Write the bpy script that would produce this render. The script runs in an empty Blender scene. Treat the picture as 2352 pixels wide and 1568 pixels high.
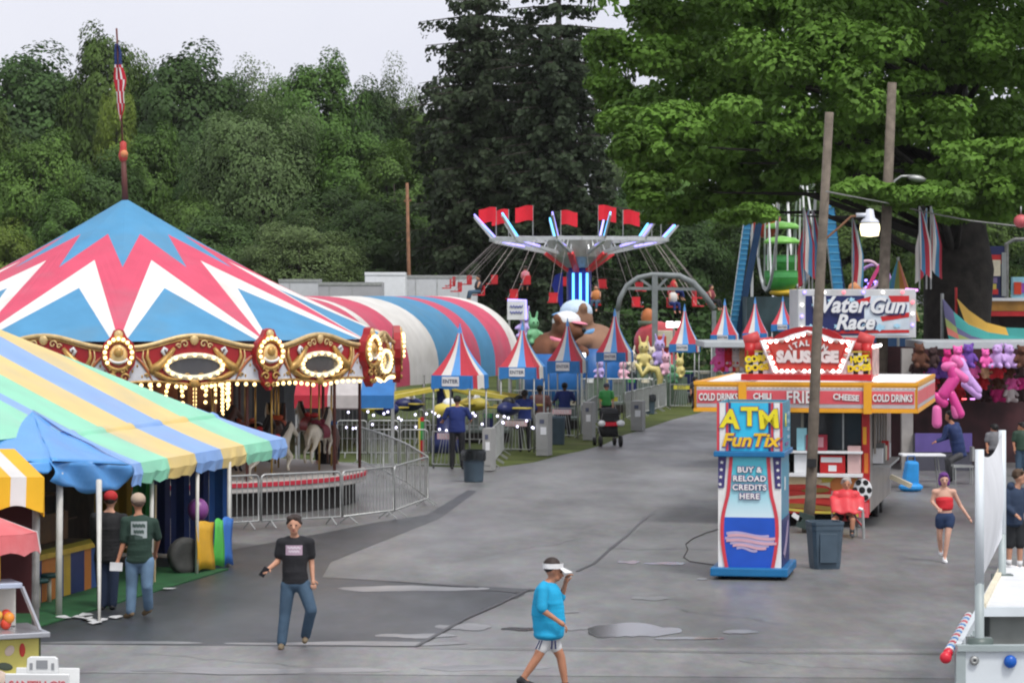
import bpy, bmesh, math, random
import numpy as np
from mathutils import Vector, Matrix, Euler
R = math.radians; PI = math.pi
random.seed(7); rng = np.random.default_rng(7)
S = bpy.context.scene; C = S.collection
# the photograph's own measurements (2352 wide): focal length, eye height, horizon row, centre column
F = 6500.0; EYE = 4.65; HY = 680.0; CX = 1176.0
def W(x, y, d): return Vector(((x-CX)/F*d, d, EYE-(y-HY)/F*d))
def G(x, y, z=0.0):
    d = EYE*F/(y-HY); return Vector(((x-CX)/F*d, d, z))
# ---------------------------------------------------------------- camera, sky, sun, exposure
cam = bpy.data.cameras.new("camera"); cam_o = bpy.data.objects.new("camera", cam); C.objects.link(cam_o)
cam_o.location = (0, 0, EYE); cam_o.rotation_euler = (R(90), 0, 0)
cam.sensor_width = 36.0; cam.lens = F/2352*36; cam.shift_y = -104/2352
cam.clip_start = 0.5; cam.clip_end = 4000
S.camera = cam_o
wd = bpy.data.worlds.new("World"); S.world = wd; wd.use_nodes = True
nt = wd.node_tree; nt.nodes.clear()
SUN_EL, SUN_ROT = R(58), R(150)
sky = nt.nodes.new("ShaderNodeTexSky"); sky.sky_type = 'NISHITA'; sky.sun_disc = False
sky.sun_elevation = SUN_EL; sky.sun_rotation = SUN_ROT; sky.dust_density = 6; sky.air_density = 1.3; sky.ozone_density = 1
hs = nt.nodes.new("ShaderNodeHueSaturation"); hs.inputs['Saturation'].default_value = 0.12
mx = nt.nodes.new("ShaderNodeMix"); mx.data_type = 'RGBA'; mx.inputs[0].default_value = 0.62
mx.inputs[7].default_value = (8.9, 9.05, 10.2, 1)       # the cloud layer that covers the clear sky
wt = nt.nodes.new("ShaderNodeTexCoord"); wn = nt.nodes.new("ShaderNodeTexNoise"); wn.inputs['Scale'].default_value = 4; wn.inputs['Detail'].default_value = 5
wr = nt.nodes.new("ShaderNodeValToRGB"); wr.color_ramp.elements[0].color = (8.0, 8.25, 9.7, 1); wr.color_ramp.elements[1].color = (9.6, 9.7, 10.5, 1); wr.color_ramp.elements[0].position = .3; wr.color_ramp.elements[1].position = .7
nt.links.new(wt.outputs['Generated'], wn.inputs['Vector']); nt.links.new(wn.outputs['Fac'], wr.inputs['Fac']); nt.links.new(wr.outputs[0], mx.inputs[7])
bg = nt.nodes.new("ShaderNodeBackground"); bg.inputs['Strength'].default_value = 0.098
wo = nt.nodes.new("ShaderNodeOutputWorld")
nt.links.new(sky.outputs[0], hs.inputs['Color']); nt.links.new(hs.outputs[0], mx.inputs[6])
nt.links.new(mx.outputs[2], bg.inputs['Color']); nt.links.new(bg.outputs[0], wo.inputs[0])
sun = bpy.data.lights.new("sun", 'SUN'); sun.energy = 1.5; sun.angle = R(12); sun.color = (1, .97, .92)
sun_o = bpy.data.objects.new("sun", sun); C.objects.link(sun_o)
# light comes from behind the viewer's right shoulder, from high up
sd = Vector((math.cos(SUN_EL)*math.sin(SUN_ROT), math.cos(SUN_EL)*math.cos(SUN_ROT), math.sin(SUN_EL)))
sun_o.rotation_euler = sd.to_track_quat('Z', 'Y').to_euler()
vs = S.view_settings; vs.view_transform = 'Standard'; vs.look = 'None'; vs.exposure = 0.45; vs.gamma = 1.0
S.cycles.filter_width = 2.1
S.cycles.max_bounces = 6; S.cycles.diffuse_bounces = 3; S.cycles.glossy_bounces = 3
S.cycles.transmission_bounces = 4; S.cycles.transparent_max_bounces = 8
S.cycles.use_adaptive_sampling = True; S.cycles.use_denoising = True
S.cycles.sample_clamp_indirect = 4
# ---------------------------------------------------------------- materials
MC = {}
def mat(name, col, rough=.6, metal=0, var=.1, scale=4, emit=0, spec=.4, trans=0, bump=0, rnd=0, detail=4, dirt=None):
    if name in MC: return MC[name]
    if any(w in name for w in ('cotton', 'denim', 'jacket', 'hoodie', 'poncho', 'trousers')): bump = .55; scale = 2.4; var = max(var, .18)
    m = bpy.data.materials.new(name); m.use_nodes = True; t = m.node_tree; N = t.nodes; L = t.links
    p = N["Principled BSDF"]; p.inputs['Roughness'].default_value = rough; p.inputs['Metallic'].default_value = metal
    p.inputs['Specular IOR Level'].default_value = spec
    col = tuple(col)+(1,)
    tc = N.new("ShaderNodeTexCoord"); nz = N.new("ShaderNodeTexNoise"); nz.inputs['Scale'].default_value = scale
    nz.inputs['Detail'].default_value = detail; L.new(tc.outputs['Object'], nz.inputs['Vector'])
    rp = N.new("ShaderNodeValToRGB"); rp.color_ramp.elements[0].position = .3; rp.color_ramp.elements[1].position = .7
    rp.color_ramp.elements[0].color = tuple(c*(1-var) for c in col[:3])+(1,)
    rp.color_ramp.elements[1].color = tuple(min(1, c*(1+var)) for c in col[:3])+(1,)
    L.new(nz.outputs['Fac'], rp.inputs['Fac']); out = rp.outputs['Color']
    if dirt:
        n2 = N.new("ShaderNodeTexNoise"); n2.inputs['Scale'].default_value = dirt[1]; n2.inputs['Detail'].default_value = 6
        L.new(tc.outputs['Object'], n2.inputs['Vector'])
        r2 = N.new("ShaderNodeValToRGB"); r2.color_ramp.elements[0].position = .5; r2.color_ramp.elements[1].position = .72
        r2.color_ramp.elements[1].color = (dirt[2],)*3+(1,)
        L.new(n2.outputs['Fac'], r2.inputs['Fac'])
        mm = N.new("ShaderNodeMix"); mm.data_type = 'RGBA'; L.new(r2.outputs['Color'], mm.inputs[0]); L.new(out, mm.inputs[6])
        mm.inputs[7].default_value = tuple(dirt[0])+(1,); out = mm.outputs[2]
    if rnd:
        oi = N.new("ShaderNodeObjectInfo"); h = N.new("ShaderNodeHueSaturation")
        mr = N.new("ShaderNodeMapRange"); mr.inputs[3].default_value = 1-rnd; mr.inputs[4].default_value = 1+rnd
        L.new(oi.outputs['Random'], mr.inputs[0]); L.new(mr.outputs[0], h.inputs['Value']); L.new(out, h.inputs['Color'])
        m2 = N.new("ShaderNodeMapRange"); m2.inputs[3].default_value = .5-rnd*.05; m2.inputs[4].default_value = .5+rnd*.05
        ma = N.new("ShaderNodeMath"); ma.operation = 'FRACT'; mb = N.new("ShaderNodeMath"); mb.operation = 'MULTIPLY'; mb.inputs[1].default_value = 7.31
        L.new(oi.outputs['Random'], mb.inputs[0]); L.new(mb.outputs[0], ma.inputs[0]); L.new(ma.outputs[0], m2.inputs[0]); L.new(m2.outputs[0], h.inputs['Hue'])
        out = h.outputs['Color']
    L.new(out, p.inputs['Base Color'])
    if emit:
        L.new(out, p.inputs['Emission Color']); p.inputs['Emission Strength'].default_value = emit
    if bump:
        b = N.new("ShaderNodeBump"); b.inputs['Strength'].default_value = bump; b.inputs['Distance'].default_value = .02
        n3 = N.new("ShaderNodeTexNoise"); n3.inputs['Scale'].default_value = scale*4; n3.inputs['Detail'].default_value = 5
        L.new(tc.outputs['Object'], n3.inputs['Vector']); L.new(n3.outputs['Fac'], b.inputs['Height']); L.new(b.outputs[0], p.inputs['Normal'])
    if trans:
        tr = N.new("ShaderNodeBsdfTranslucent"); L.new(out, tr.inputs['Color'])
        ms = N.new("ShaderNodeMixShader"); ms.inputs[0].default_value = trans
        L.new(p.outputs[0], ms.inputs[1]); L.new(tr.outputs[0], ms.inputs[2]); L.new(ms.outputs[0], N["Material Output"].inputs[0])
    MC[name] = m; return m
def cloth(name, col, **k):
    k.setdefault('rough', .75); k.setdefault('trans', .18); k.setdefault('var', .07); k.setdefault('scale', 1.6); k.setdefault('spec', .3); k.setdefault('bump', .3)
    return mat(name, col, **k)
# ---------------------------------------------------------------- mesh builder
class MB:
    def __init__(s): s.v = []; s.f = []; s.m = []; s.mats = []
    def mi(s, mt):
        if mt not in s.mats: s.mats.append(mt)
        return s.mats.index(mt)
    def add(s, vs, fs, mt):
        o = len(s.v); k = s.mi(mt); s.v += [tuple(v) for v in vs]
        for f in fs: s.f.append([i+o for i in f]); s.m.append(k)
        return s
    def box(s, c, sz, mt, rot=None, top=1.0):
        a, b, h = sz[0]/2, sz[1]/2, sz[2]/2; vs = []
        for z in (-h, h):
            q = top if z > 0 else 1.0
            for x, y in ((-a, -b), (a, -b), (a, b), (-a, b)): vs.append(Vector((x*q, y*q, z)))
        if rot is not None:
            e = Euler(rot).to_matrix(); vs = [e @ v for v in vs]
        return s.add([v+Vector(c) for v in vs], [(0,3,2,1),(4,5,6,7),(0,1,5,4),(1,2,6,5),(2,3,7,6),(3,0,4,7)], mt)
    def bar(s, p, q, w, h, mt):
        p = Vector(p); q = Vector(q); d = (q-p); L = d.length; d.normalize()
        u = Vector((0,0,1)) if abs(d.z) < .98 else Vector((0,1,0))
        r = d.cross(u).normalized(); u = r.cross(d); vs = []
        for e in (p, q):
            for a, b in ((-1,-1),(1,-1),(1,1),(-1,1)): vs.append(e+r*a*w/2+u*b*h/2)
        return s.add(vs, [(0,1,2,3),(7,6,5,4),(0,4,5,1),(1,5,6,2),(2,6,7,3),(3,7,4,0)], mt)
    def tube(s, pts, r, mt, n=8, cap=True):
        pts = [Vector(p) for p in pts]; k = len(pts)
        rr = [r]*k if isinstance(r, (int, float)) else list(r)
        vs = []; prev = None
        for i, p in enumerate(pts):
            d = (pts[min(i+1, k-1)]-pts[max(i-1, 0)])
            if d.length < 1e-9: d = Vector((0,0,1))
            d.normalize()
            if prev is None: u = Vector((0,0,1)) if abs(d.z) < .9 else Vector((1,0,0))
            else: u = prev
            a = d.cross(u)
            if a.length < 1e-6: a = d.cross(Vector((0,1,0)))
            a.normalize(); b = a.cross(d).normalized(); prev = b
            for j in range(n):
                t = 2*PI*j/n; vs.append(p+(a*math.cos(t)+b*math.sin(t))*rr[i])
        fs = [(i*n+j, i*n+(j+1) % n, (i+1)*n+(j+1) % n, (i+1)*n+j) for i in range(k-1) for j in range(n)]
        if cap: fs += [tuple(range(n-1, -1, -1)), tuple((k-1)*n+j for j in range(n))]
        return s.add(vs, fs, mt)
    def cap(s, p, q, r0, r1, mt, n=10):        # capsule
        p = Vector(p); q = Vector(q); d = (q-p); L = d.length
        d = d.normalized() if L > 1e-6 else Vector((0,0,1))
        pts = []; rs = []
        for a in (90, 60, 30, 0): pts.append(p-d*r0*math.sin(R(a))); rs.append(max(1e-4, r0*math.cos(R(a))))
        for a in (0, 30, 60, 90): pts.append(q+d*r1*math.sin(R(a))); rs.append(max(1e-4, r1*math.cos(R(a))))
        return s.tube(pts, rs, mt, n)
    def sph(s, c, rad, mt, n=14, m=9, rot=None):
        if isinstance(rad, (int, float)): rad = (rad,)*3
        c = Vector(c); e = Euler(rot).to_matrix() if rot is not None else Matrix.Identity(3); vs = []
        for i in range(m+1):
            th = PI*i/m
            for j in range(n):
                t = 2*PI*j/n
                vs.append(c+e @ Vector((rad[0]*math.sin(th)*math.cos(t), rad[1]*math.sin(th)*math.sin(t), rad[2]*math.cos(th))))
        fs = [(i*n+j, (i+1)*n+j, (i+1)*n+(j+1) % n, i*n+(j+1) % n) for i in range(m) for j in range(n)]
        return s.add(vs, fs, mt)
    def lathe(s, prof, mt, n=20, c=(0,0,0), cap=True):
        c = Vector(c); vs = [c+Vector((r*math.cos(2*PI*j/n), r*math.sin(2*PI*j/n), z)) for r, z in prof for j in range(n)]
        k = len(prof); fs = [(i*n+j, i*n+(j+1) % n, (i+1)*n+(j+1) % n, (i+1)*n+j) for i in range(k-1) for j in range(n)]
        if cap: fs += [tuple(range(n-1, -1, -1)), tuple((k-1)*n+j for j in range(n))]
        return s.add(vs, fs, mt)
    def poly(s, pts, mt): return s.add(pts, [tuple(range(len(pts)))], mt)
    def prism(s, p2, y0, y1, mt, fr=None):      # outline in x,z extruded in y; fr = map to 3d
        fr = fr or (lambda x, y, z: Vector((x, y, z))); n = len(p2)
        vs = [fr(x, y0, z) for x, z in p2]+[fr(x, y1, z) for x, z in p2]
        fs = [tuple(range(n)), tuple(range(2*n-1, n-1, -1))]+[(i, n+i, n+(i+1) % n, (i+1) % n) for i in range(n)]
        return s.add(vs, fs, mt)
    def grid(s, fn, nu, nv, mf):
        o = len(s.v)
        for i in range(nu+1):
            for j in range(nv+1): s.v.append(tuple(fn(i/nu, j/nv)))
        for i in range(nu):
            for j in range(nv):
                a = o+i*(nv+1)+j; s.f.append([a, a+nv+1, a+nv+2, a+1])
                s.m.append(s.mi(mf(i, j) if callable(mf) else mf))
        return s
    def mesh(s, name, smooth=False):
        me = bpy.data.meshes.new(name); me.from_pydata(s.v, [], s.f)
        for m in s.mats: me.materials.append(m)
        me.polygons.foreach_set('material_index', s.m)
        if smooth: me.polygons.foreach_set('use_smooth', [True]*len(s.f))
        me.update(); return me
    def obj(s, name, parent=None, smooth=False, loc=None, rot=None, bevel=0, solid=0):
        return link(name, s.mesh(name, smooth), parent, loc, rot, bevel, solid)
def link(name, me, parent=None, loc=None, rot=None, bevel=0, solid=0):
    o = bpy.data.objects.new(name, me); C.objects.link(o)
    if parent: o.parent = parent
    if loc is not None: o.location = loc
    if rot is not None: o.rotation_euler = rot
    if solid:
        m = o.modifiers.new("thick", 'SOLIDIFY'); m.thickness = solid; m.offset = 0
    if bevel:
        m = o.modifiers.new("edge", 'BEVEL'); m.width = bevel; m.segments = 2; m.limit_method = 'ANGLE'; m.angle_limit = R(50)
    return o
def tag(o, label=None, cat=None, group=None, kind=None):
    if label: o['label'] = label
    if cat: o['category'] = cat
    if group: o['group'] = group
    if kind: o['kind'] = kind
    return o
def thing(name, label, cat, loc=(0,0,0), rotz=0, group=None):
    o = bpy.data.objects.new(name, None); o.empty_display_size = .3; C.objects.link(o); o.location = loc; o.rotation_euler = (0, 0, rotz)
    return tag(o, label, cat, group)
def dup(o, loc=None, rotz=None, label=None, parent=None, scale=None):
    def cp(a, pa):
        b = a.copy(); C.objects.link(b)
        if pa: b.parent = pa
        for ch in KIDS.get(a.name, []) or [k for k in bpy.data.objects if k.parent == a]: cp(ch, b)
        return b
    b = cp(o, parent)
    if loc is not None: b.location = loc
    if rotz is not None: b.rotation_euler = (0, 0, rotz)
    if scale is not None: b.scale = scale
    if label: b['label'] = label
    return b
KIDS = {}
def text(body, size, loc, mt, parent=None, rot=(PI/2, 0, 0), bold=0, shear=0, ext=.004, name='lettering', sx=1, space=1.0):
    c = bpy.data.curves.new(name, 'FONT'); c.body = body; c.size = size; c.align_x = 'CENTER'; c.align_y = 'CENTER'
    c.extrude = ext; c.offset = bold; c.shear = shear; c.resolution_u = 3; c.space_character = space
    o = bpy.data.objects.new(name, c); C.objects.link(o)
    me = bpy.data.meshes.new_from_object(o.evaluated_get(bpy.context.evaluated_depsgraph_get()))
    bpy.data.objects.remove(o); bpy.data.curves.remove(c); me.name = name; me.materials.clear(); me.materials.append(mt)
    o = link(name, me, parent, loc, rot); o.scale = (sx, 1, 1)
    return o
def remesh(mb, name, vox, mt, smooth=4, parent=None):
    me = mb.mesh(name+"_raw"); o = bpy.data.objects.new("tmp", me); C.objects.link(o)
    m = o.modifiers.new("r", 'REMESH'); m.mode = 'VOXEL'; m.voxel_size = vox; m.use_smooth_shade = True
    m = o.modifiers.new("s", 'SMOOTH'); m.iterations = smooth; m.factor = .5
    dg = bpy.context.evaluated_depsgraph_get(); r = bpy.data.meshes.new_from_object(o.evaluated_get(dg))
    bpy.data.objects.remove(o); bpy.data.meshes.remove(me)
    r.materials.clear(); r.materials.append(mt); r.name = name
    return r
# ---------------------------------------------------------------- ground
def sheet(name, pts, z, mt, label=None, cat=None):
    mb = MB(); mb.poly([Vector((p.x, p.y, z)) for p in pts], mt); o = mb.obj(name); o['kind'] = 'structure'
    if label: o['label'] = label
    return o
def asphalt(name, base, r0, r1, sc=.55, spec=.5):
    m = bpy.data.materials.new(name); m.use_nodes = True; t = m.node_tree; N = t.nodes; L = t.links; p = N["Principled BSDF"]
    tc = N.new("ShaderNodeTexCoord"); mp = N.new("ShaderNodeMapping"); mp.inputs['Scale'].default_value = (1, .35, 1)
    L.new(tc.outputs['Object'], mp.inputs['Vector'])
    n1 = N.new("ShaderNodeTexNoise"); n1.inputs['Scale'].default_value = sc; n1.inputs['Detail'].default_value = 7; n1.inputs['Roughness'].default_value = .6
    L.new(mp.outputs[0], n1.inputs['Vector'])
    rp = N.new("ShaderNodeValToRGB"); rp.color_ramp.elements[0].position = .32; rp.color_ramp.elements[1].position = .68
    rp.color_ramp.elements[0].color = tuple(c*.62 for c in base)+(1,); rp.color_ramp.elements[1].color = tuple(c*1.36 for c in base)+(1,)
    L.new(n1.outputs['Fac'], rp.inputs['Fac'])
    n2 = N.new("ShaderNodeTexNoise"); n2.inputs['Scale'].default_value = 55; n2.inputs['Detail'].default_value = 3; L.new(tc.outputs['Object'], n2.inputs['Vector'])
    mm = N.new("ShaderNodeMix"); mm.data_type = 'RGBA'; mm.blend_type = 'OVERLAY'; mm.inputs[0].default_value = .5
    L.new(rp.outputs[0], mm.inputs[6]); L.new(n2.outputs['Color'], mm.inputs[7])
    n5 = N.new("ShaderNodeTexNoise"); n5.inputs['Scale'].default_value = 5; n5.inputs['Detail'].default_value = 9; n5.inputs['Roughness'].default_value = .75; L.new(mp.outputs[0], n5.inputs['Vector'])
    m5 = N.new("ShaderNodeMix"); m5.data_type = 'RGBA'; m5.blend_type = 'OVERLAY'; m5.inputs[0].default_value = .75; L.new(mm.outputs[2], m5.inputs[6]); L.new(n5.outputs['Color'], m5.inputs[7]); mm = m5
    hsv = N.new("ShaderNodeHueSaturation"); hsv.inputs['Saturation'].default_value = .45; L.new(mm.outputs[2], hsv.inputs['Color'])
    L.new(hsv.outputs[0], p.inputs['Base Color'])
    n3 = N.new("ShaderNodeTexNoise"); n3.inputs['Scale'].default_value = .42; n3.inputs['Detail'].default_value = 5; L.new(mp.outputs[0], n3.inputs['Vector'])
    mr = N.new("ShaderNodeMapRange"); mr.inputs[1].default_value = .38; mr.inputs[2].default_value = .62; mr.inputs[3].default_value = r0; mr.inputs[4].default_value = r1
    L.new(n3.outputs['Fac'], mr.inputs[0]); L.new(mr.outputs[0], p.inputs['Roughness']); p.inputs['Specular IOR Level'].default_value = spec
    b = N.new("ShaderNodeBump"); b.inputs['Strength'].default_value = .12; b.inputs['Distance'].default_value = .01
    L.new(n2.outputs['Fac'], b.inputs['Height']); L.new(b.outputs[0], p.inputs['Normal'])
    return m
grass_m = mat('grass', (.075, .095, .024), rough=.9, var=.35, scale=.9, detail=8, spec=.1, dirt=((.13, .12, .06), .35, .55))
ground_m = mat('field_earth', (.07, .09, .03), rough=.95, var=.35, scale=.3, detail=8, spec=.1)
asph = asphalt('damp_asphalt', (.128, .126, .124), .36, .58)
asph_new = asphalt('newer_asphalt', (.028, .036, .046), .34, .5, spec=.35)
V3 = Vector
mb = MB(); mb.poly([V3((-900, 2, -.02)), V3((900, 2, -.02)), V3((900, 1800, -.02)), V3((-900, 1800, -.02))], ground_m)
mb.obj('ground')['kind'] = 'structure'
sheet('asphalt_road', [V3((-40, 8, 0)), V3((40, 8, 0)), V3((40, 95, 0)), V3((12.5, 135, 0)), G(1655, 928), G(1640, 938), G(1560, 955), G(1440, 995), G(1330, 1035), G(1230, 1058), G(1122, 1075), G(1010, 1072), V3((-8, 82, 0)), V3((-40, 82, 0))], 0, asph)
# grass verge beside the lane, wavy edge
vp = [G(x, y+random.uniform(-2, 2)) for x, y in ((1100,1073),(1160,1072),(1230,1060),(1290,1046),(1335,1035),(1385,1022),(1435,1000),(1490,982),(1545,965),(1600,950),(1645,938),(1660,928))]
vp += [G(x, y) for x, y in ((1500, 925), (1400, 960), (1300, 1000), (1200, 1030), (1105, 1055))]
sheet('grass_verge', vp, .006, grass_m)
sheet('asphalt_patch', [G(-200, 1300), G(200, 1290), G(500, 1268), G(735, 1225), G(860, 1200), G(980, 1182), G(1075, 1125), G(1095, 1128), G(1010, 1190), G(760, 1290), G(740, 1326), G(1218, 1352), G(1150, 1385), G(1060, 1425), G(955, 1486), G(500, 1482), G(80, 1478), G(-200, 1475)], .004, asph_new)
sheet('asphalt_strip', [G(-200, 1479), G(2500, 1492), G(2500, 1560), G(-200, 1542)], .004, asphalt('worn_asphalt', (.17, .165, .158), .4, .6))
seal = mat('crack_sealant', (.018, .018, .02), rough=.3, var=.3)
mb = MB()
def ribbon(pts, w, z, mt, m=mb):
    for k in range(len(pts)-1):
        a, b = pts[k], pts[k+1]; d = (b-a); n = Vector((-d.y, d.x, 0)).normalized()
        w0 = w*random.uniform(.6, 1.3); m.poly([Vector((*(a-n*w0).xy, z)), Vector((*(a+n*w0).xy, z)), Vector((*(b+n*w).xy, z)), Vector((*(b-n*w).xy, z))], mt)
ribbon([G(1105, 1356), G(1150, 1357), G(1180, 1360), G(1200, 1364), G(1178, 1374)], .05, .0092, seal)
ribbon([G(1180, 1362), G(1212, 1357), G(1245, 1352)], .05, .0132, seal)
ribbon([G(1325, 1312), G(1365, 1294), G(1400, 1262), G(1440, 1230), G(1475, 1196), G(1500, 1178)], .03, .0092, seal)
ribbon([G(955, 1486), G(1060, 1426), G(1150, 1386), G(1218, 1353)], .035, .0172, seal)
ribbon([G(740, 1326), G(900, 1335), G(1100, 1350)], .03, .0132, seal)
ribbon([G(1390, 1258), G(1470, 1262), G(1560, 1260), G(1640, 1262)], .02, .0132, seal)
rk = random.Random(21)
for x0, y0, x1, y1, w in ((1040, 1290, 1330, 1240, .006), (1560, 1400, 1850, 1440, .007), (300, 1500, 700, 1530, .007), (1700, 1520, 2100, 1545, .006)):
    n = 12; ribbon([G(x0+(x1-x0)*i/n+rk.uniform(-6, 6), y0+(y1-y0)*i/n+rk.uniform(-3, 3)) for i in range(n+1)], w, .0152, seal)
ribbon([G(955, 1489), G(1300, 1494), G(1700, 1500), G(2190, 1503)], .025, .0212, seal)
o = mb.obj('crack_seal'); o['kind'] = 'structure'
water = mat('standing_water', (.1, .102, .105), rough=.11, var=.1, spec=1.0)
p = water.node_tree.nodes["Principled BSDF"]; p.inputs['IOR'].default_value = 2.1
wet = mat('wet_film', (.17, .17, .175), rough=.33, var=.3, scale=1.2, spec=.8)
def puddle(x0, x1, y, h, mt, seed, z=.0125):
    r = random.Random(seed); n = 40; pts = []
    for k in range(n):
        t = 2*PI*k/n; q = 1+.22*math.sin(3*t+seed)+.16*math.sin(5*t+seed*2)+r.uniform(-.1, .1)
        pts.append(G((x0+x1)/2+(x1-x0)/2*math.cos(t)*(.85+.15*q), y+h/2*math.sin(t)*q))
    mb = MB(); mb.poly([Vector((p.x, p.y, z)) for p in pts], mt); o = mb.obj('puddle'); o['kind'] = 'structure'
for k, a in enumerate(((1345,1562,1448,32,water),(1292,1352,1442,10,wet),(1150,1262,1444,7,water),(1418,1470,1291,7,water),(1480,1575,1294,6,water),(1600,1625,1330,4,water),(1500,1660,1466,6,water),
          (960,1260,1534,12,wet),(300,900,1540,14,wet),(1450,1540,1374,8,wet),(520,1080,1478,9,wet),(60,470,1476,7,wet),(1660,1740,1451,9,wet),(770,1120,1352,12,wet),(1270,1330,1405,6,wet),(860,1050,1460,10,wet),(1000,1130,1440,14,wet))):
    puddle(*a, k+1, .0078 if a[4] is water else .006+.0001*k)
# ---------------------------------------------------------------- foliage
def leaf_mesh(name, P, Nn, sz, mt):
    n = len(P); Nn = Nn/np.linalg.norm(Nn, axis=1, keepdims=True)
    a = np.cross(Nn, rng.normal(size=(n, 3))); a /= np.linalg.norm(a, axis=1, keepdims=True); b = np.cross(Nn, a)
    s = sz[:, None]; V = np.empty((n, 4, 3)); fold = Nn*s*.18
    V[:, 0] = P-a*s*.62; V[:, 1] = P+b*s*.42+fold; V[:, 2] = P+a*s*.62; V[:, 3] = P-b*s*.42+fold
    me = bpy.data.meshes.new(name); me.vertices.add(4*n); me.vertices.foreach_set('co', V.reshape(-1).astype(np.float32))
    me.loops.add(4*n); me.loops.foreach_set('vertex_index', np.arange(4*n, dtype=np.int32))
    me.polygons.add(n); me.polygons.foreach_set('loop_start', np.arange(0, 4*n, 4, dtype=np.int32)); me.polygons.foreach_set('loop_total', np.full(n, 4, np.int32))
    me.materials.append(mt); me.update(calc_edges=True); return me
def clump(c, rad, n, sz, up=.5, jit=.55, out=None):
    d = rng.normal(size=(n, 3)); d /= np.linalg.norm(d, axis=1, keepdims=True)
    r = rng.uniform(.45, 1.05, size=(n, 1))**.6; P = np.array(c)+d*r*np.array(rad)
    N = d+np.array((0, 0, up))+rng.normal(size=(n, 3))*jit
    if out is not None: N = N+np.array(out)
    return P, N, sz*rng.uniform(.6, 1.35, size=n)
def cat3(L): return [np.concatenate([l[k] for l in L]) for k in range(3)]
def leafmat(name, col, **k):
    k.setdefault('rnd', .22)
    return mat(name, col, rough=.65, var=.45, scale=.8, detail=6, trans=.25, spec=.25, **k)
bark_m = mat('maple_bark', (.022, .019, .016), rough=.95, var=.5, scale=3, bump=.8)
bark = mat('bark', (.06, .05, .042), rough=.95, var=.4, scale=6, bump=.6)
lm = [leafmat('leaf_mid', (.08, .15, .027)), leafmat('leaf_dark', (.044, .09, .021)), leafmat('leaf_grey', (.1, .148, .05)), leafmat('leaf_yellow', (.13, .19, .03))]
def make_tree(k, H, Wd, nclump, lmt, base=.15, lsz=.42, dens=140):
    r = random.Random(k*13+5); L = []; limbs = []
    for i in range(nclump):
        a = r.uniform(0, 2*PI); e = math.asin(r.uniform(-.8, 1)); f = r.uniform(.3, 1)**.4*(.86+.14*math.sin(k+a*3)*math.cos(e*4))
        zc = H*(.5+base*.45); hz = H*.95-zc; hz = hz if e > 0 else zc-H*base
        c = (Wd/2*f*math.cos(a)*math.cos(e)**.8, Wd/2*f*math.sin(a)*math.cos(e)**.8, zc+hz*f*math.sin(e)); s = H*r.uniform(.05, .085)
        L.append(clump(c, (s*1.25, s*1.25, s*.85), int(dens*2.5*r.uniform(.7, 1.2)), lsz*.64, .35, .34, (1.3*math.cos(a)*math.cos(e), 1.3*math.sin(a)*math.cos(e), 1.0*math.sin(e)+.3))); limbs.append(c)
    P, N, s = cat3(L); crown = leaf_mesh('crown', P, N, s, lmt)
    mb = MB(); mb.tube([(0, 0, -.3), (0, 0, H*.25), (.1*H*.1, 0, H*.6), (0, 0, H*.76)], [H*.02, H*.016, H*.01, H*.002], bark, 8)
    for c in limbs[::3]: mb.tube([(0, 0, c[2]*.6), (c[0]*.5, c[1]*.5, c[2]*.82), c], [H*.006, H*.004, .02], bark, 5)
    return crown, mb.mesh('trunk', True)
TREES = [make_tree(0, 20, 12.5, 120, lm[0]), make_tree(1, 20, 12, 115, lm[1]), make_tree(2, 20, 12.5, 130, lm[2], .08, .3, 190), make_tree(3, 20, 9.5, 70, lm[0], .2), make_tree(4, 20, 8, 42, lm[2], .25, .36, 70), make_tree(5, 20, 11, 90, lm[3], .1)]
TL = {0: ('leafy mid green tree', 'mid green'), 1: ('dark green dense tree',), 2: ('grey green fine leaved tree',), 3: ('narrower mid green tree',), 4: ('sparse pale tree with sky showing through',), 5: ('yellowish green tree',)}
def tree(kind, x, top, w, d, label, grp='trees of the wood behind the fair'):
    h = (EYE+(HY-top)/F*d)*1.02; s = h/20; base = {0: 11.5, 1: 10, 2: 12.5, 3: 9.5, 4: 8, 5: 11}[kind]
    t = thing('broadleaf_tree', label, 'tree', ((x-CX)/F*d, d, -.02), random.uniform(0, 6.28), grp)
    sw = 1.03*(w/F*d)/base; t.scale = (sw, sw, s)
    link('crown', TREES[kind][0], t); link('trunk', TREES[kind][1], t)
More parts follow.
